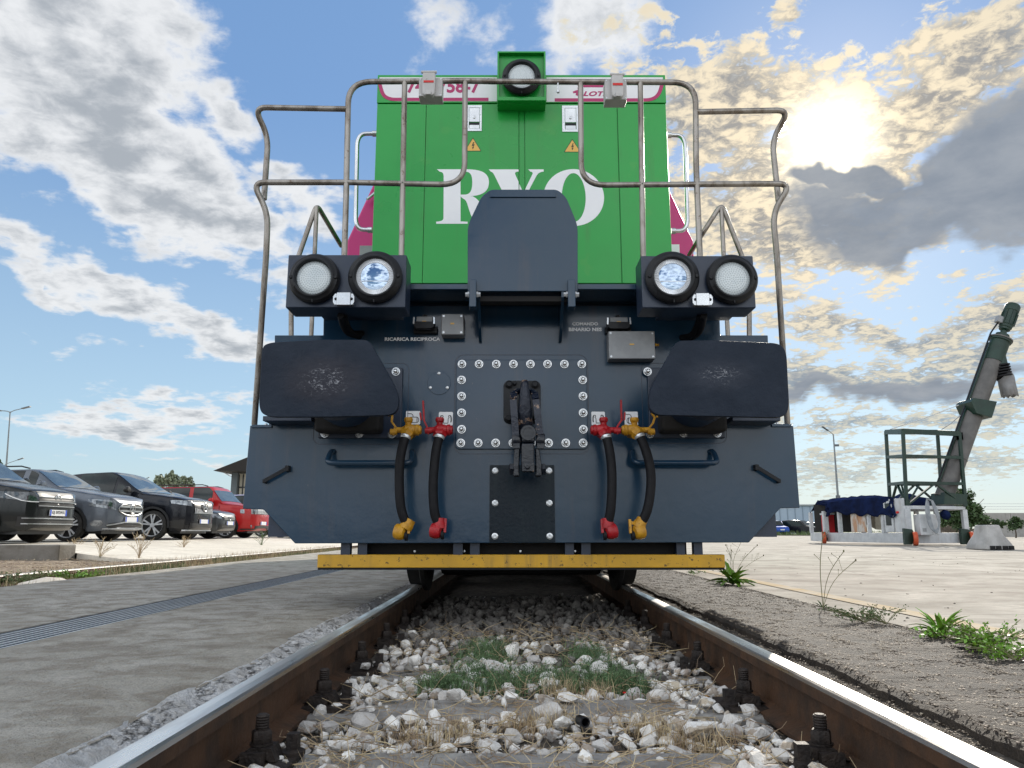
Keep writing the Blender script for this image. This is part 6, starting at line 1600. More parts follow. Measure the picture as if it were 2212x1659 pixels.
cabm = mat('grey_cable', (.20, .22, .24), (.28, .30, .32), .6, nscale=9)
for k in range(5):
    o_ = k * 9
    pts_ = [W(1195 + o_ * .5, 120 + o_ * .3, 22.55 + k * .02), W(1180 + o_, 230, 22.5), W(1205 + o_, 360, 22.5), W(1250 + o_ * .8, 455 + o_ * .6, 22.5), W(1310, 440 + o_, 22.5), W(1338 - o_ * .3, 360, 22.5), W(1310 - o_, 240, 22.5), W(1255 - o_ * .3, 140, 22.55)]
    MP('coiled_cable', MB().tube(fillet(pts_, .18, 4), .022, 8, closed=True), cabm)
for q_, s_ in ((W(1085, 575, 22.7), 1), (W(1680, 590, 23.2), 1), (W(128, 535, 26.6), -1)):
    z0 = ZG0; r = .19 if s_ > 0 else .2
    st_ = MP('wheel_bracket', MB().prism([(q_.x - .30, z0 + .03), (q_.x - .30, z0 + .50), (q_.x - .06, z0 + .47), (q_.x + .02, z0 + .32), (q_.x - .10, z0 + .03)], q_.y + .03, q_.y + .16) if s_ > 0 else MB().beam(q_ + Vector((0, .1, 0)), q_ + Vector((.3, .1, 0)), .1, .1), greenf, bevel=.01)
    MP('castor_wheel', MB().lathe([(.0, -.04), (.08, -.05), (.19, -.06), (.2, -.03), (.2, .03), (.19, .06), (.08, .05), (0, .04)], (q_.x - .02, q_.y, z0 + .205), (1, -.35, 0), 24), mat('orange_wheel', (.55, .09, .03), (.4, .06, .02), .6), st_)
red_bin = MP('red_bin', MB().box(W(210, 450, 26.6).x, W(308, 450, 26.6).x, 26.9, 27.5, .30, .95), mat('red_plastic_bin', (.5, .012, .02), None, .5))
MP('bin_lid', MB().box(W(203, 450, 26.6).x, W(303, 450, 26.6).x, 26.85, 27.55, .96, 1.02), whitef, red_bin)
# tarpaulin draped over the low frame
def yline(x):
    lo, hi = -.1, 1.1
    for _ in range(40):
        t_ = (lo + hi) / 2; q_ = C0 + (C1 - C0) * t_; u_t = P(1755.2 + .20655 * x, 1100, q_.y).x
        if q_.x < u_t: lo = t_
        else: hi = t_
    return (C0 + (C1 - C0) * lo).y - .16
ta = [W(x_, y_, yline(x_)) for x_, y_ in ((125, 190), (150, 160), (380, 128), (560, 112), (780, 100), (830, 108))]
m_ = MB(); rows = []; NX = 46
lo_y = [300, 255, 285, 290, 305, 300]
for i in range(NX + 1):
    f_ = i / NX * (len(ta) - 1); k = min(int(f_), len(ta) - 2); t_ = f_ - k; p_ = ta[k].lerp(ta[k + 1], t_)
    drop = p_.z - (1.52 - .18 * (f_ / 5)); 
    row = []
    for j in range(9):
        v = j / 8; wv = .07 * math.sin(i * 1.15 + .8 * math.sin(j)) * v + .05 * noise.noise(Vector((i * .35, j * .4, 2)))
        row.append(p_ + Vector((.03 * math.sin(j * 1.3 + i), -.05 - .10 * v + wv, -v * (p_.z - (W(125 + 705 * i / NX, lo_y[k] * (1 - t_) + lo_y[k + 1] * t_, p_.y).z) + .05 * math.sin(i * .9)))))
    bk = [p_ + Vector((.2, 1.3, .12 + .05 * noise.noise(Vector((i * .4, 1, 1))))), p_ + Vector((.4, 2.4, -.2))]
    rows.append(bk[::-1] + row)
w2 = len(rows[0])
m_.add([p for r_ in rows for p in r_], [(i * w2 + j, i * w2 + j + 1, (i + 1) * w2 + j + 1, (i + 1) * w2 + j) for i in range(NX) for j in range(w2 - 1)])
tp = MP('tarpaulin', m_, bluet, angle=60); sd_ = tp.modifiers.new('s', 'SOLIDIFY'); sd_.thickness = .02
hm_ = MB(); A0, A1, A2, A3 = W(835, 178, 24.9), W(1070, 64, 25.0), W(1260, 112, 25.0), W(1390, 150, 24.9); lw = .0
pz = zt_c + .01
rows = [[q_ + Vector((0, dy, -abs(dz) * .0 + dz)) for dy, dz in ((-.5, -(q_.z - pz)), (-.25, -(q_.z - pz) * .5 + .03), (.3, 0), (1.0, .02), (1.6, -.1))] for q_ in (A0, A0.lerp(A1, .35) + Vector((0, 0, .05)), A0.lerp(A1, .7) + Vector((0, 0, -.03)), A1, A1.lerp(A2, .5) + Vector((0, 0, -.03)), A2, A3)]
hm_.add([p for r_ in rows for p in r_], [(i * 5 + j, i * 5 + j + 1, (i + 1) * 5 + j + 1, (i + 1) * 5 + j) for i in range(6) for j in range(4)])
tp2 = MP('tarpaulin', hm_, bluet, angle=60); sd_ = tp2.modifiers.new('s', 'SOLIDIFY'); sd_.thickness = .02
# hanging bundle at the right
q_ = W(1390, 285, 23.4); MP('tarpaulin', MB().lathe([(0, -.12), (.12, -.08), (.16, 0), (.12, .08), (0, .14)], q_, (1, .2, .3), 12), bluet)

# green tower with the auger tube
tow = thing('auger_conveyor', 'green lattice tower carrying a slanting grey auger tube with motor on top', 'conveyor', (HP(1100, 1170).x, YM, zt_c))
def TP(name, mb, m_, parent=None, **k): return obj(name, mb, m_, parent or tow, **k)
dn = -.75; dfar = 1.35
N0, N1, Fp0, Fp1 = HP(945, 1240, YM - .9), HP(1300, 1240, YM - .5), HP(845, 1240, YM + .9), HP(1160, 1240, YM + 1.2)
Nt0, Nt1, Ft0, Ft1 = HP(922, 785, YM - .9), HP(1262, 800, YM - .5), HP(820, 790, YM + .9), HP(1130, 790, YM + 1.2)
for q_ in (N0, N1, Fp0, Fp1): q_.z = zt_c + .004
for (a, b) in ((N0, Nt0), (N1, Nt1), (Fp0, Ft0), (Fp1, Ft1)): TP('tower_leg', MB().beam(a, b, .09, .09), greenf, bevel=.008)
def lvl(f_, A, B): return A.lerp(B, f_)
for f_, th_ in ((.985, .15), (.655, .09), (.30, .09)):
    c4 = [lvl(f_, N0, Nt0), lvl(f_, N1, Nt1), lvl(f_, Fp1, Ft1), lvl(f_, Fp0, Ft0)]; m_ = MB()
    for i in range(4): m_.beam(c4[i], c4[(i + 1) % 4], .08, th_)
    TP('tower_ring', m_, greenf)
for (A0_, A1_, B0_, B1_) in ((N0, Nt0, N1, Nt1), (Fp0, Ft0, Fp1, Ft1), (N0, Nt0, Fp0, Ft0)):
    midp = lvl(.30, A0_, A1_).lerp(lvl(.30, B0_, B1_), .5)
    m_ = MB().beam(A0_, midp, .07, .05).beam(B0_, midp, .07, .05)
    if A0_ is N0: m_.beam(A0_.lerp(B0_, .0), lvl(.30, A0_, A1_).lerp(lvl(.30, B0_, B1_), .25), .05, .04)
    TP('cross_brace', m_, greenf)
m_ = MB().beam(lvl(.655, N0, Nt0), lvl(.655, Fp1, Ft1), .07, .08); TP('cross_brace', m_, greenf)
for k in (.0, .25, .6): 
    q_ = lvl(1.0, Nt0, Nt1).lerp(Nt1, k); TP('lug_plate', MB().box(q_.x - .08, q_.x + .08, q_.y - .04, q_.y + .04, q_.z - .22, q_.z + .0), greenf)
# tube
Tb, Tt = HP(1175, 1175, YM - .2), HP(1480, 330, YM - .2)
ax = (Tt - Tb).normalized(); Rt = .262
TP('auger_tube', MB().lathe([(Rt, -.1), (Rt, .25 * (Tt - Tb).length), (Rt + .012, .25 * (Tt - Tb).length + .01), (Rt, .25 * (Tt - Tb).length + .06), (Rt, (Tt - Tb).length)], Tb, ax, 40), tubem)
TP('head_casing', MB().lathe([(Rt + .02, -.25), (Rt + .02, .45), (Rt + .06, .47), (Rt + .06, .53), (Rt * .6, .55), (.0, .55)], Tt, ax, 36), greenf)
side = Vector((-ax.z, 0, ax.x)) 
f2 = Tt + ax * .53
TP('flange', MB().lathe([(Rt + .08, 0), (Rt + .08, .04), (.2, .05)], f2, ax, 32), tubem)
TP('gearbox', MB().lathe([(.21, 0), (.20, .16), (.10, .19), (.09, .30), (.16, .34), (.17, .42), (0, .43)], f2 + ax * .03, ax, 24), greenf)
mt = TP('motor', MB().lathe([(.14, 0), (.19, .05), (.19, .12), (.21, .14), (.21, .62), (.225, .64), (.225, .82), (.19, .88), (0, .90)], f2 + ax * .40, ax, 28), greenf)
for k in range(18):
    a_ = k * math.pi * 2 / 18; u_ = Vector((0, 1, 0)); e_ = (side * math.cos(a_) + u_ * math.sin(a_)); c_ = f2 + ax * .56 + e_ * .215
    TP('cooling_fin', MB().beam(c_, c_ + ax * .44, .012, .05, tuple(e_)), greenf, mt) if k % 2 == 0 else None
q_ = f2 + ax * .62 + side * .26; TP('terminal_box', MB().beam(q_ - ax * .1, q_ + ax * .1, .16, .2, (0, 1, 0)), alu, mt)
TP('power_cable', MB().tube(fillet([q_ - ax * .1, q_ - ax * .5 + side * .1, f2 + side * (Rt + .10), HP(1120, 1130, YM - .25)], .3, 6), .025, 6), blackp)
rod0, rod1 = Tt + side * (Rt + .03) + ax * .3, Tb + side * (Rt + .03) + ax * .2
TP('side_channel', MB().beam(rod0, rod1, .05, .08, (0, 1, 0)), greenf)
# outlet spout with collar and torn sleeve
s0 = Tt + ax * .15; s1 = HP(1510, 395, YM - .25); dd_ = (s1 - s0).normalized()
TP('outlet_spout', MB().lathe([(.21, 0), (.21, (s1 - s0).length)], s0, dd_, 28), greenf)
rb = MB()
for k in range(5): c_ = s1 + dd_ * (-.02 + k * .085); rb.lathe([(.225, 0), (.265, .015), (.265, .05), (.225, .065)], c_, (Vector((.22, 0, -1)) * .5 + dd_ * .5), 26)
TP('rubber_collar', rb, rubber)
ends = [s1 + dd_ * .3, HP(1545, 470, YM - .25), HP(1567, 578, YM - .25)]
m_ = MB(); pth = fillet(ends, .5, 6); n = 24; vs = []
for i, c_ in enumerate(pth):
    t_ = (pth[min(i + 1, len(pth) - 1)] - pth[max(i - 1, 0)]).normalized(); e1 = Vector((0, 1, 0)); e2 = t_.cross(e1).normalized()
    for k in range(n):
        a_ = 2 * math.pi * k / n; rr = .235 * (1 + .05 * math.sin(a_ * 3 + i)) ; q_ = c_ + e1 * rr * .8 * math.sin(a_) + e2 * rr * math.cos(a_)
        if i == len(pth) - 1: q_ = q_ + t_ * (.08 * noise.noise(Vector((k * 1.7, 0, 0))) + .04 * (k % 2))
        vs.append(q_)
m_.add(vs, [(i * n + k, i * n + (k + 1) % n, (i + 1) * n + (k + 1) % n, (i + 1) * n + k) for i in range(len(pth) - 1) for k in range(n)])
sl_ = TP('torn_sleeve', m_, spoutm); sd_ = sl_.modifiers.new('s', 'SOLIDIFY'); sd_.thickness = .015
# clamp and base trough
c_ = HP(1335, 668, YM - .2); wv = .50
cl = MB(); 
cl.prism([xz(HP(*p)) for p in ((1265, 632), (1280, 610), (1418, 632), (1388, 727), (1296, 700))], YM - .62, YM + .25)
TP('tube_clamp', cl, greenf, bevel=.01)
tr = MB().prism([xz(HP(*p)) for p in ((1112, 1165), (1250, 1180), (1225, 1238), (1105, 1238))], YM - .6, YM + .2)
TP('inlet_trough', tr, greenf, bevel=.01)
for p0, p1 in (((1258, 634), (845, 780)), ((1270, 695), (1155, 782))):
    a, b = HP(*p0, YM - .3), HP(*p1, YM + .4); TP('guy_wire', MB().tube([a, a.lerp(b, .5) + Vector((0, 0, -.03)), b], .014, 6), zinc)
# tapered plastic barrier beside it
cn = MB(); cp_ = [W(1855, 632, 18.2), W(1855, 392, 18.2)]; yb = 18.2
rows = [(0.0, .80, .42), (.10, .80, .42), (.32, .66, .38), (.60, .47, .30), (.98, .40, .25), (1.0, .36, .22)]
Hc = cp_[1].z - ZG0 + .0; cx_ = W(1848, 600, yb).x; k_ = (W(2005, 600, yb).x - W(1695, 600, yb).x) / 2 / .8
vs = []
for (h_, wx_, wy_) in rows: 
    for (px_, py_) in rpoly([(-wx_ * k_, -wy_), (wx_ * k_, -wy_), (wx_ * k_, wy_), (-wx_ * k_, wy_)], .09, 3): vs.append((cx_ + px_, yb + py_, ZG0 + .0 + h_ * Hc + (0 if h_ else 0)))
n = 16; cn.add(vs, [(i * n + k, i * n + (k + 1) % n, (i + 1) * n + (k + 1) % n, (i + 1) * n + k) for i in range(len(rows) - 1) for k in range(n)] + [[5 * n + k for k in range(n)], [k for k in range(n)][::-1]])
bar = thing('concrete_block', 'pale grey tapered concrete block standing right of the mixing machine', 'concrete block', (cx_, yb, ZG0))
obj('block_body', cn, mat('pale_block_concrete', (.42, .41, .40), (.30, .29, .28), .8, nscale=3, streak=.6, streak_col=(.2, .19, .18), bump=.3, bscale=30), bar, bevel=.02)
ft = MB()
for k in (-.5, -.15, .25, .6): ft.box(cx_ + k * k_ * .9 - .05, cx_ + k * k_ * .9 + .05, yb - .46, yb - .415, ZG0, ZG0 + .09)
obj('forklift_slots', ft, darkrec, bar)['kind'] = 'stuff'

# ================================================================== FAR THINGS
# long pale hall
ha = P(1560, 1092, 150); hb = P(1795, 1150, 150)
hall = thing('industrial_hall', 'long pale blue grey industrial hall on the horizon right of the locomotive', 'building', ((ha.x + hb.x) / 2, 150, 0))
hallm = mat('pale_hall_cladding', (.32, .40, .50), (.36, .44, .54), .6, nscale=.1)
obj('wall', MB().box(ha.x, hb.x, 150, 190, 0, ha.z), hallm, hall)
obj('roof', MB().box(ha.x - .3, hb.x + .3, 149.6, 190.4, ha.z + .01, ha.z + .25), mat('hall_roof_edge', (.5, .52, .54), None, .6), hall)
cp2 = MB()
for k in range(14): x = ha.x + (hb.x - ha.x) * (k + .5) / 14; cp2.box(x - .06, x + .06, 149.9, 149.99, 0, ha.z - .1)
obj('cladding_joints', cp2, mat('cladding_joint', (.22, .28, .35), None, .7), hall)['kind'] = 'stuff'
# concrete panel wall with wire posts
wall = thing('boundary_wall', 'grey concrete panel boundary wall with barbed wire posts at the right edge', 'wall', (P(2150, 1148, 62).x, 62, 0))
wallm = mat('grey_wall_concrete', (.26, .25, .235), (.32, .31, .29), .85, nscale=1.2, streak=.7, streak_col=(.15, .14, .13))
xw0 = P(2118, 1148, 62).x; zw = P(2150, 1108, 62).z
obj('footing', MB().box(xw0, xw0 + 60, 61.9, 62.2, -.1, .25), wallm, wall)
wpm = MB().box(0, 2.46, -.05, .07, .25, zw).mesh('wall_panel', [wallm])
for k in range(22):
    o = bpy.data.objects.new('wall_panel', wpm); C.objects.link(o); o.parent = wall; o.location = (xw0 + .02 + k * 2.5 - wall.location.x, 0, 0)
    pm_ = MB().box(xw0 + k * 2.5 - .08, xw0 + k * 2.5 + .0, 61.85, 62.2, -.1, zw + .08).beam((xw0 + k * 2.5, 62, zw), (xw0 + k * 2.5, 62, zw + .75), .05, .05).beam((xw0 + k * 2.5, 62, zw + .6), (xw0 + k * 2.5 + .5, 61.9, zw + 1.1), .05, .05)
    if k % 2 == 0: obj('wire_post', pm_, wallm, wall)
wr = MB()
for z in (.3, .5, .72): wr.tube([(xw0, 62, zw + z), (xw0 + 55, 62, zw + z)], .012, 4)
obj('barbed_wire', wr, zinc, wall)
# open shed behind the cars
sh_a, sh_b = P(482, 1020, 46), P(600, 998, 46)
shed = thing('open_shed', 'pale shed with a dark overhanging roof behind the parked cars', 'building', (P(540, 1100, 46).x, 46, .1))
x0, x1 = P(500, 1030, 46).x, P(640, 1030, 46).x
shm = mat('cream_shed_wall', (.5, .47, .38), (.56, .53, .44), .7, nscale=.6)
obj('wall', MB().box(x0 + .3, x1, 46.36, 52, .1, P(1, 1022, 46).z), shm, shed)
obj('roof', MB().prism([xz(P(481, 1021, 46)), xz(P(486, 1019, 46)), xz(P(560, 990, 46)), xz(P(680, 960, 46)), xz(P(680, 985, 46)), xz(P(560, 1021, 46))], 44.5, 54), mat('dark_roof_sheet', (.012, .010, .009), None, .8), shed)
obj('corner_column', MB().box(x0, x0 + .35, 46, 46.3, .1, P(1, 1021, 46).z), mat('grey_column', (.10, .12, .13), None, .8), shed)
obj('fascia_gutter', MB().beam(P(485, 1021, 45.9), P(500, 1030, 46), .06, .06), zinc, shed)
fr_ = MB()
for u in (512, 521, 530): fr_.box(P(u, 1040, 46).x - .03, P(u, 1040, 46).x + .03, 46.30, 46.35, .2, P(1, 1024, 46).z)
fr_.box(x0 + .4, P(560, 1040, 46).x, 46.29, 46.34, P(1, 1052, 46).z - .04, P(1, 1052, 46).z + .04)
obj('wall_framing', fr_, trim, shed)
# lamp posts
def lamp_post(label, u_b, u_t, v_t, Y, arms, zg=0.0, r=.07):
    base = P(u_b, 1148, Y); base.z = zg; topp = P(u_t, v_t, Y)
    t = thing('street_lamp', label, 'street lamp', base)
    obj('pole', MB().tube([base, base.lerp(topp, .5), topp], [r * 1.3, r, r * .6], 10), zinc_d, t)
    for (u, v) in arms:
        e = P(u, v, Y - .1); q_ = fillet([topp + Vector((0, 0, -.4)), topp + Vector((0, 0, .02)), e], .6, 5)
        a_ = obj('arm', MB().tube(q_, .035, 8), zinc_d, t); dd2 = (e - topp).normalized()
        obj('lamp_head', MB().beam(e - dd2 * .1, e + dd2 * .62, .24, .09), lamphead, t, bevel=.02)
    return t
zinc_d = mat('grey_lamp_post', (.16, .18, .19), (.2, .22, .23), .5, .4); lamphead = mat('lamp_head_grey', (.10, .11, .12), None, .5)
lamp_post('tall twin headed street lamp at the left edge behind the cars', 4, 22, 889, 62, [(50, 882), (0, 887)], .1)
lamp_post('street lamp with one curved arm low beside the tall twin lamp', 9, 11, 1003, 90, [(40, 993)], .1, .09)
lamp_post('tiny distant street lamp showing above the black suv bonnet', 303, 306, 1039, 130, [(316, 1034)], .1, .12)
rl = lamp_post('thin street lamp with one bent head between locomotive and mixing machine', 1815.5, 1800, 938, 75, [(1787, 929)], 0, .10)
a, b = P(1806, 1070, 74.9), P(1814, 1080, 74.9); obj('sign_box', MB().box(a.x - .05, b.x, 74.7, 74.9, b.z, a.z), lamphead, rl)
a = P(1805, 962, 75); obj('side_fitting', MB().box(a.x - .1, a.x + .3, 74.9, 75.1, a.z - .1, a.z + .1), lamphead, rl)

# trees and bushes: trunk, limbs and a crown of leaf clumps
barkm = mat('bark', (.07, .055, .04), (.11, .09, .07), .9, nscale=8, bump=.5, bscale=20)
leaf1 = mat('bush_leaves', (.030, .060, .018), (.055, .095, .028), .6, nscale=.7, island=.45)
leaf2 = mat('silvery_leaves', (.14, .17, .11), (.2, .23, .15), .6, nscale=.7, island=.45)
leaf3 = mat('brown_heap_leaves', (.16, .13, .09), (.22, .19, .14), .8, nscale=.7, island=.4)
LEAF = ([(0, -.5, 0), (.32, 0, .06), (0, .5, 0), (-.32, 0, .06)], [(0, 1, 2), (0, 2, 3)])
def tree(name, label, cat, base, blobs, nleaf, lsize, m_, group=None, trunk=.12):
    t = thing(name, label, cat, base, 0, group); base = Vector(base)
    L = []; per = nleaf
    tot = sum(b[1] ** 2 for b in blobs)
    tm = MB()
    cen = sum((Vector(b[0]) for b in blobs), Vector()) / len(blobs)
    fork = base.lerp(cen, .45); fork.x = base.x * .6 + cen.x * .4
    tm.tube([base - Vector((0, 0, .1)), base.lerp(fork, .5) + Vector((.02, 0, 0)), fork], [trunk, trunk * .8, trunk * .6], 8)
    for c, r in [(Vector(b[0]), b[1]) for b in blobs]:
        tm.tube([fork, fork.lerp(c, .6) + Vector((rng.uniform(-.1, .1), 0, 0)), c + Vector((0, 0, r * .5))], [trunk * .45, trunk * .25, trunk * .08], 6)
        k = int(per * r * r / tot)
        sub = [c + Vector((rng.gauss(0, 1), rng.gauss(0, 1), rng.gauss(0, 1))).normalized() * r * rng.uniform(.45, .95) for _ in range(max(6, k // 45))]
        for i in range(k):
            s_ = sub[i % len(sub)]; L.append(s_ + Vector((rng.gauss(0, 1), rng.gauss(0, 1), rng.gauss(0, 1) * .8)) * r * .20)
    obj('trunk', tm, barkm, t)
    L = np.array([tuple(p) for p in L]); n = len(L); s = lsize * nrg.uniform(.6, 1.3, n)
    bulk('crown', [LEAF], L, rand_rot(n), np.stack([s, s, s], 1), m_, parent=t)
    return t
def BB(lst, Y): return [(P(u, v, Y + dy), r / F_PX * Y) for u, v, r, dy in lst]
def gp(u, Y, z=0.0): q_ = P(u, 1148, Y); return (q_.x, Y, z)
tree('bush', 'tall dark green bush right behind the auger conveyor', 'bush', gp(2078, 40), BB([(2062, 1090, 22, 0), (2085, 1085, 24, 1), (2100, 1110, 24, 0), (2118, 1122, 18, 0), (2072, 1120, 24, 0), (2045, 1118, 20, 1), (2068, 1062, 12, 0), (2128, 1132, 10, 0)], 40), 9000, .16, leaf1, trunk=.16)
tree('bush', 'low green bush in front of the boundary wall near the concrete block', 'bush', gp(2156, 50), BB([(2150, 1136, 12, 0), (2160, 1134, 11, 0)], 50), 900, .16, leaf1, 'small bushes along the boundary wall', .06)
tree('bush', 'round green bush against the boundary wall at the right edge', 'bush', gp(2193, 52), BB([(2188, 1132, 13, 0), (2199, 1130, 12, 0), (2193, 1122, 8, 0)], 52), 1200, .16, leaf1, 'small bushes along the boundary wall', .06)
tree('tree', 'silvery green bushy tree rising behind the black suv and the red car', 'tree', gp(370, 66, .1), BB([(345, 1042, 14, 0), (366, 1036, 16, 0), (372, 1028, 9, 0), (388, 1044, 14, 0), (402, 1040, 10, 1), (340, 1050, 12, 0), (408, 1034, 6, 0), (412, 1046, 10, 0)], 66), 3600, .28, leaf2, trunk=.2)
tree('tree', 'small dark treetop peeping over the car roofs on the left', 'tree', gp(125, 90, .1), BB([(122, 1026, 6, 0), (130, 1027, 5, 0)], 90), 500, .35, leaf1, trunk=.2)
tree('tree', 'dark green tree cut by the left edge of the picture', 'tree', gp(-12, 70, .1), BB([(-8, 1012, 13, 0), (-14, 1000, 12, 0), (-4, 1030, 14, 0)], 70), 1500, .3, leaf1, trunk=.2)
# earth heap behind the machine
hp0, hp1 = P(2010, 1150, 44), P(2125, 1150, 44)
def heap(a, b):
    x = hp0.x + (hp1.x - hp0.x) * a; y = 43 + 3.5 * b; h = 1.25 * max(0, math.sin(math.pi * a)) ** .6 * max(0, math.sin(math.pi * b)) ** .6
    return (x, y, -.03 + h * (.75 + .5 * noise.noise(Vector((a * 6, b * 4, 0)))) + .12 * noise.noise(Vector((a * 25, b * 18, 3))) * (h > .1))
tag(obj('earth_heap', MB().grid(50, 20, heap), soilm), kind='structure')
gv = MB(); 
# dry and green grass along the verge
def grass(name, n, fx, h0, h1, w_, m_, kind='stuff', lean=.35, parent=None):
    pp = np.array([fx() for _ in range(n)]); 
    T_ = []
    for k in range(6):
        r_ = random.Random(k + 50); bx, by = r_.uniform(-lean, lean), r_.uniform(-lean, lean)
        T_.append(([(-.5, 0, 0), (.5, 0, 0), (.35 + bx * .0, by * .3, .5), (-.35, by * .3, .5), (0, by, 1.0)], [(0, 1, 2), (0, 2, 3), (3, 2, 4)]))
        T_[-1] = ([(x * 1.0, y * 1.0, z) for x, y, z in T_[-1][0]], T_[-1][1])
    h = nrg.uniform(h0, h1, n); S = np.stack([np.full(n, w_) * nrg.uniform(.6, 1.3, n), h, h], 1)
    return tag(bulk(name, T_, pp, rand_rot(n, False), S, m_, parent=parent), kind=kind)
def f_verge():
    u = rng.uniform(0, 1); 
    return (rng.uniform(30, 75), rng.uniform(37, 47), -.05)
grass('verge_grass', 9000, lambda: (lambda k: (1.68 + k * 88.3 + rng.uniform(-2, 8), 98 - k * 64 + rng.uniform(0, 5), .0))(rng.random()), .25, .6, .05, leafd)
# verge beyond the left track
def vz(x, y): return -.10 + .035 * fb(x, y, 2.5)
def f_l():
    while True:
        x = rng.uniform(-4.66, -4.0); y = 4.0 + 16 * rng.random() ** 1.3
        if not (6.3 < y < 7.9 and -4.62 < x < -4.05): break
    return (x, y, vz(x, y) - .01)
grass('dry_track_weeds', 7000, f_l, .04, .17, .006, strawm, parent=bpy.data.objects['weedy_verge_soil'])
def f_l2():
    c_ = rng.choice([(-4.25, 8.9), (-4.35, 9.4), (-4.3, 5.6), (-4.2, 15), (-4.3, 18), (-4.4, 12.3)]); x = c_[0] + rng.gauss(0, .14); y = c_[1] + rng.gauss(0, .5); return (min(x, -4.02), y, vz(x, y))
grass('green_track_weeds', 4200, f_l2, .04, .13, .009, leafd, parent=bpy.data.objects['weedy_verge_soil'])
def f_l3(): x = rng.uniform(-5.3, -4.78); y = 8 + 14 * rng.random(); return (x, y, -.08)
grass('weeds_behind_rail', 1500, f_l3, .03, .14, .005, strawm)

# ---- between the rails: grass patch and dead straw
def f_patch():
    c_ = rng.choice([(-.20, 3.15, .12, .22), (-.10, 3.0, .16, .14), (-.30, 2.88, .10, .08), (.28, 3.05, .10, .18), (.10, 3.0, .18, .14), (-.18, 3.55, .10, .22), (.32, 2.92, .08, .10), (.25, 3.4, .08, .2)])
    x = c_[0] + rng.gauss(0, c_[2] * .55); y = c_[1] + rng.gauss(0, c_[3] * .6); return (x, y, bedz(x, y) + .0)
patchm = mat('low_green_weed', (.07, .13, .05), (.12, .19, .08), .6, nscale=14, island=.45)
grass('green_weed_patch', 9500, f_patch, .02, .075, .0032, patchm, lean=.8, parent=bal)
def f_sprig(): x, y, z = f_patch(); return (x, y, z + rng.uniform(.02, .07))
pp = np.array([f_sprig() for _ in range(13000)]); s = nrg.uniform(.003, .008, len(pp))
tag(bulk('green_weed_leaflets', [LEAF], pp, rand_rot(len(pp)), np.stack([s, s, s], 1), patchm, parent=bal), kind='stuff')
def straw(name, n, fx, l0, l1, r, m_, parent, curl=.5):
    m_b = MB()
    for _ in range(n):
        x, y, z = fx(); a_ = rng.uniform(0, 6.3); L_ = rng.uniform(l0, l1); el = rng.uniform(.0, .35); p_ = Vector((x, y, z + .012)); pts_ = [p_]
        for k in range(4):
            a_ += rng.gauss(0, curl); el += rng.gauss(-.04, .18); p_ = p_ + Vector((math.cos(a_) * math.cos(el), math.sin(a_) * math.cos(el), math.sin(el))) * L_ / 4
            p_.z = max(p_.z, bedz(p_.x, p_.y) + .006); p_.x = max(-.69, min(.69, p_.x)); pts_.append(p_)
        m_b.tube(pts_, [r, r, r * .85, r * .7, r * .4], 4, caps=False)
    return tag(obj(name, m_b, m_, parent), kind='stuff')
def f_st(): return (rng.uniform(-.62, .62), 1.75 + 2.6 * rng.random() ** 1.5, 0)
def f_st2(): x, y, _ = f_st(); return (x, y, bedz(x, y) + rng.uniform(0, .02))
straw('dead_stalks', 1300, f_st2, .04, .18, .0012, strawm, bal)
straw('thick_dead_twigs', 22, f_st2, .08, .24, .0026, mat('pale_twig', (.42, .34, .24), (.3, .23, .15), .7, nscale=20), bal, .7)
def f_tuft():
    c_ = rng.choice([(-.02, 2.33), (.05, 2.4), (.30, 2.3), (.36, 2.2), (-.22, 2.25), (.22, 2.8), (.1, 2.82), (.45, 2.15), (-.33, 2.2)]); x = c_[0] + rng.gauss(0, .035); y = c_[1] + rng.gauss(0, .035); return (x, y, bedz(x, y))
grass('dead_grass_tufts', 1500, f_tuft, .03, .085, .0022, strawm, lean=.9, parent=bal)
grass('short_dry_grass', 3200, f_st2, .012, .04, .0018, strawm, lean=.9, parent=bal)
# cigarette end, bottle cap, small pipe
q_ = G(1525, 1505, -.15); tag(obj('cigarette_end', MB().cyl(q_, q_ + Vector((.03, .012, .004)), .0038, 10), mat('filter_orange', (.6, .33, .12), None, .7), origin=q_), 'small cigarette end lying among the stones by the right rail', 'cigarette end')
q_ = G(1252, 1555, -.14); tag(obj('pipe_stub', MB().lathe([(.014, 0), (.014, .05), (.011, .05), (.011, 0), (.014, 0)], q_, (.25, -1, .1), 16), blackp, origin=q_), 'short black pipe stub poking out between the ballast stones', 'pipe')
q_ = G(1349, 1497, -.15); tag(obj('bottle_cap', MB().cyl(q_, q_ + Vector((0, 0, .003)), .006, 12), redm, origin=q_), 'tiny red cap lying on the second concrete sleeper', 'bottle cap')
# white sheet of rubble in the weeds at left
q_ = G(100, 1260, -.06); m_ = MB()
pl = [(-.42, -.05), (-.2, .12), (.0, .2), (.25, .12), (.42, -.02), (.1, -.1), (-.15, -.12)]
vs = [(q_.x + x * .55, q_.y + y * 1.2, -.085) for x, y in pl] + [(q_.x + x * .5, q_.y + y * 1.1, -.055 + (.03 if i == 2 else .01 if i in (1, 3) else .0)) for i, (x, y) in enumerate(pl)] + [(q_.x - .03, q_.y + .04, -.008)]
m_.add(vs, [(i, (i + 1) % 7, (i + 1) % 7 + 7, i + 7) for i in range(7)] + [(i + 7, (i + 1) % 7 + 7, 14) for i in range(7)])
tag(obj('broken_slab', m_, mat('white_rubble', (.6, .56, .5), (.5, .45, .38), .8, nscale=12), fix=True, smooth=False, origin=q_), 'flat white piece of broken slab lying in the weeds at the left', 'rubble')

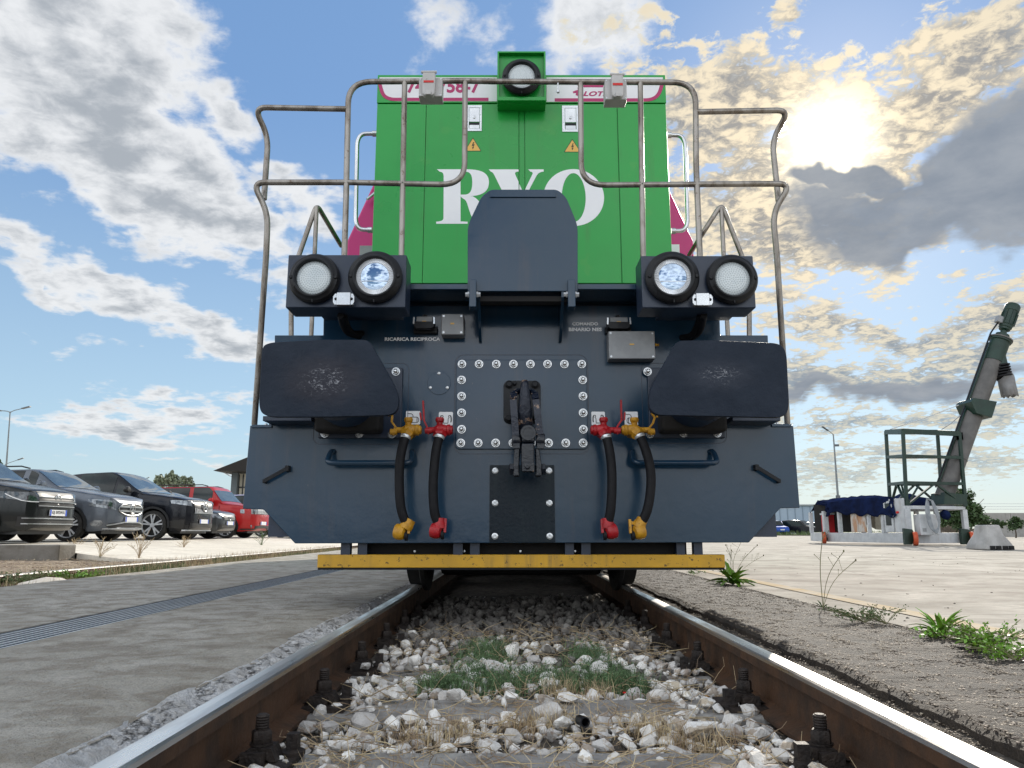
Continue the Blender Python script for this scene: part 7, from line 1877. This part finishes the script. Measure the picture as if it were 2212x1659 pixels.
# ---- weeds along the right strip, each a plant of its own
def leaf_blade(m_, p, d, L_, w_, bend=.5, n=5, up=Vector((0, 0, 1)), lobes=False):
    d = Vector(d).normalized(); sx = d.cross(up); sx = sx.normalized() if sx.length > .01 else Vector((1, 0, 0)); rows = []
    q_ = Vector(p); dd = d.copy()
    for i in range(n + 1):
        t = i / n; ww = w_ * math.sin(math.pi * min(.97, .08 + t * .92)) ** .8 * (1 if not lobes or i % 2 else .65)
        lift = sx.cross(dd).normalized() * ww * .25
        rows.append((q_ - sx * ww / 2 + lift, q_, q_ + sx * ww / 2 + lift)); dd = (dd + Vector((0, 0, -bend / n))).normalized(); q_ = q_ + dd * L_ / n
    vs = [p_ for r_ in rows for p_ in r_]
    m_.add(vs, [(i * 3 + j, i * 3 + j + 1, (i + 1) * 3 + j + 1, (i + 1) * 3 + j) for i in range(n) for j in range(2)])
def rosette(name, label, base, n, L_, w_, upness, m_, stems=(), stemm=None, group=None, lobes=True, leafname='leaf'):
    t = thing(name, label, 'plant', base, 0, group); base = Vector(base)
    big = min(n, 14)
    for i in range(n):
        a_ = i * 2.4 + rng.uniform(-.3, .3); u_ = rng.uniform(*upness); l_ = L_ * rng.uniform(.6, 1.1)
        g = MB(); leaf_blade(g, base + Vector((math.cos(a_), math.sin(a_), 0)) * .008, (math.cos(a_), math.sin(a_), u_), l_, w_ * rng.uniform(.7, 1.1), rng.uniform(.6, 1.3), 6, lobes=lobes)
        obj(leafname, g, m_, t)
    for (hh, lean, az_, r) in stems:
        g = MB(); top = base + Vector((math.sin(az_) * lean, math.cos(az_) * lean * .5, hh)); mid_ = base.lerp(top, .5) + Vector((-.02 * math.sin(az_) * 2, 0, .02))
        pth = fillet([base, mid_, top], .1, 4); g.tube(pth, r, 5); obj('stem', g, stemm or strawm, t)
        sh_ = MB().lathe([(0, -.006), (.004, -.002), (.005, .004), (0, .010)], top, 'z', 8)
        for k in range(3):
            f_ = rng.uniform(.55, .9); q_ = base.lerp(mid_, f_ * 2) if f_ < .5 else mid_.lerp(top, f_ * 2 - 1); e = q_ + Vector((rng.uniform(-.05, .05), 0, rng.uniform(.02, .06)))
            sh_.tube([q_, e], r * .6, 4); sh_.lathe([(0, -.004), (.003, 0), (0, .006)], e, 'z', 6)
        tag(obj('seed_heads', sh_, stemm or strawm, t), kind='stuff')
    return t
stemg = mat('weed_stem', (.20, .20, .09), (.14, .13, .07), .6, nscale=10)
bA = G(1583, 1262, -.02)
rosette('weed_plant', 'leafy green dock plant growing beside the end of the yellow bar', bA, 40, .21, .065, (.5, 2.6), leafg, [(.26, .02, .3, .0018), (.34, .10, 1.3, .0014), (.30, .22, 1.4, .0014), (.22, .26, 1.5, .0012), (.30, .04, -1.2, .0014)], stemg)
bB = G(1778, 1313, -.02)
rosette('weed_plant', 'tall thin stalked weed with seed heads on the strip edge', bB, 7, .07, .012, (.3, 1.5), leafd, [(.40, .10, .5, .0022), (.30, .16, 1.2, .0018), (.25, .22, 1.3, .0016)], stemg)
def creeper(label, base, n, spread, hgt, ls, m_):
    t = thing('weed_plant', label, 'plant', base); base = Vector(base); st_ = MB(); L = []
    for i in range(n):
        a_ = rng.uniform(-.6, 3.7); l_ = spread * rng.uniform(.4, 1); top = base + Vector((math.cos(a_) * l_, math.sin(a_) * l_ * .5, hgt * rng.uniform(.3, 1)))
        pth = fillet([base, base.lerp(top, .5) + Vector((0, 0, .015)), top], .05, 3); st_.tube(pth, .0013, 4)
        for k in range(16):
            f_ = rng.uniform(.25, 1); q_ = base.lerp(top, f_) + Vector((rng.gauss(0, .008), rng.gauss(0, .008), rng.gauss(.006, .008))); L.append(tuple(q_))
    obj('stems', st_, stemg, t); L = np.array(L); s = ls * nrg.uniform(.6, 1.3, len(L))
    o = bulk('leaves', [LEAF], L, rand_rot(len(L)), np.stack([s, s, s], 1), m_, parent=t); o['kind'] = 'stuff'
    return t
creeper('low grey green creeping weed between the stalky weed and the long leaved weed', G(1868, 1345, -.02), 22, .20, .07, .012, leafd)
creeper('sparse wiry weed just right of the low creeping weed', G(1915, 1348, -.02), 12, .16, .09, .009, leafd)
rosette('weed_plant', 'bright green weed with long narrow pointed leaves on the strip edge', G(2035, 1372, -.02), 32, .14, .019, (.8, 2.8), leafg, lobes=False)
creeper('spreading green weed at the foot of the narrow leaved plant', G(2050, 1378, -.02), 16, .15, .03, .018, leafg)
rosette('weed_plant', 'broad leaved green weed with round leaves near the right edge', G(2112, 1400, -.02), 18, .10, .045, (.5, 1.8), leafg, lobes=False)
creeper('bushy weed with small round leaves at the right edge', G(2150, 1408, -.02), 34, .19, .11, .014, leafg)
creeper('low dense weed spilling onto the asphalt at the right edge', G(2190, 1425, -.02), 26, .16, .05, .016, leafg)
creeper('small weed tuft on the yard joint left of the dock plant', G(1505, 1240, -.02), 9, .12, .03, .012, leafg)
# dried clumps on the left verge
for (u, v, lab, hh) in ((216, 1205, 'dry branching weed beside the kerb wall end', .20), (300, 1206, 'thin dry weed standing behind the second track rail', .28), (565, 1182, 'feathery green weed before the locomotive corner at left', .3), (395, 1190, 'spindly dry weed on the car park edge', .22), (160, 1196, 'shaggy weed clump at the broken kerb end', .2)):
    q_ = G(u, v, -.03); rosette('weed_plant', lab, q_, 6, .08, .01, (.4, 1.6), leafd if hh in (.3, .2) else strawm, [(1.5 * hh * rng.uniform(.4, 1.1), rng.uniform(.02, .28), rng.uniform(-1.6, 1.6), .0032) for _ in range(16)], strawm if hh != .3 else leafd, lobes=False)
creeper('green leafy weed at the left edge beside the second rail', G(30, 1262, -.08), 50, .40, .12, .022, leafd)
creeper('bright green creeping weed behind the white broken slab', G(160, 1252, -.08), 50, .34, .09, .022, leafg)
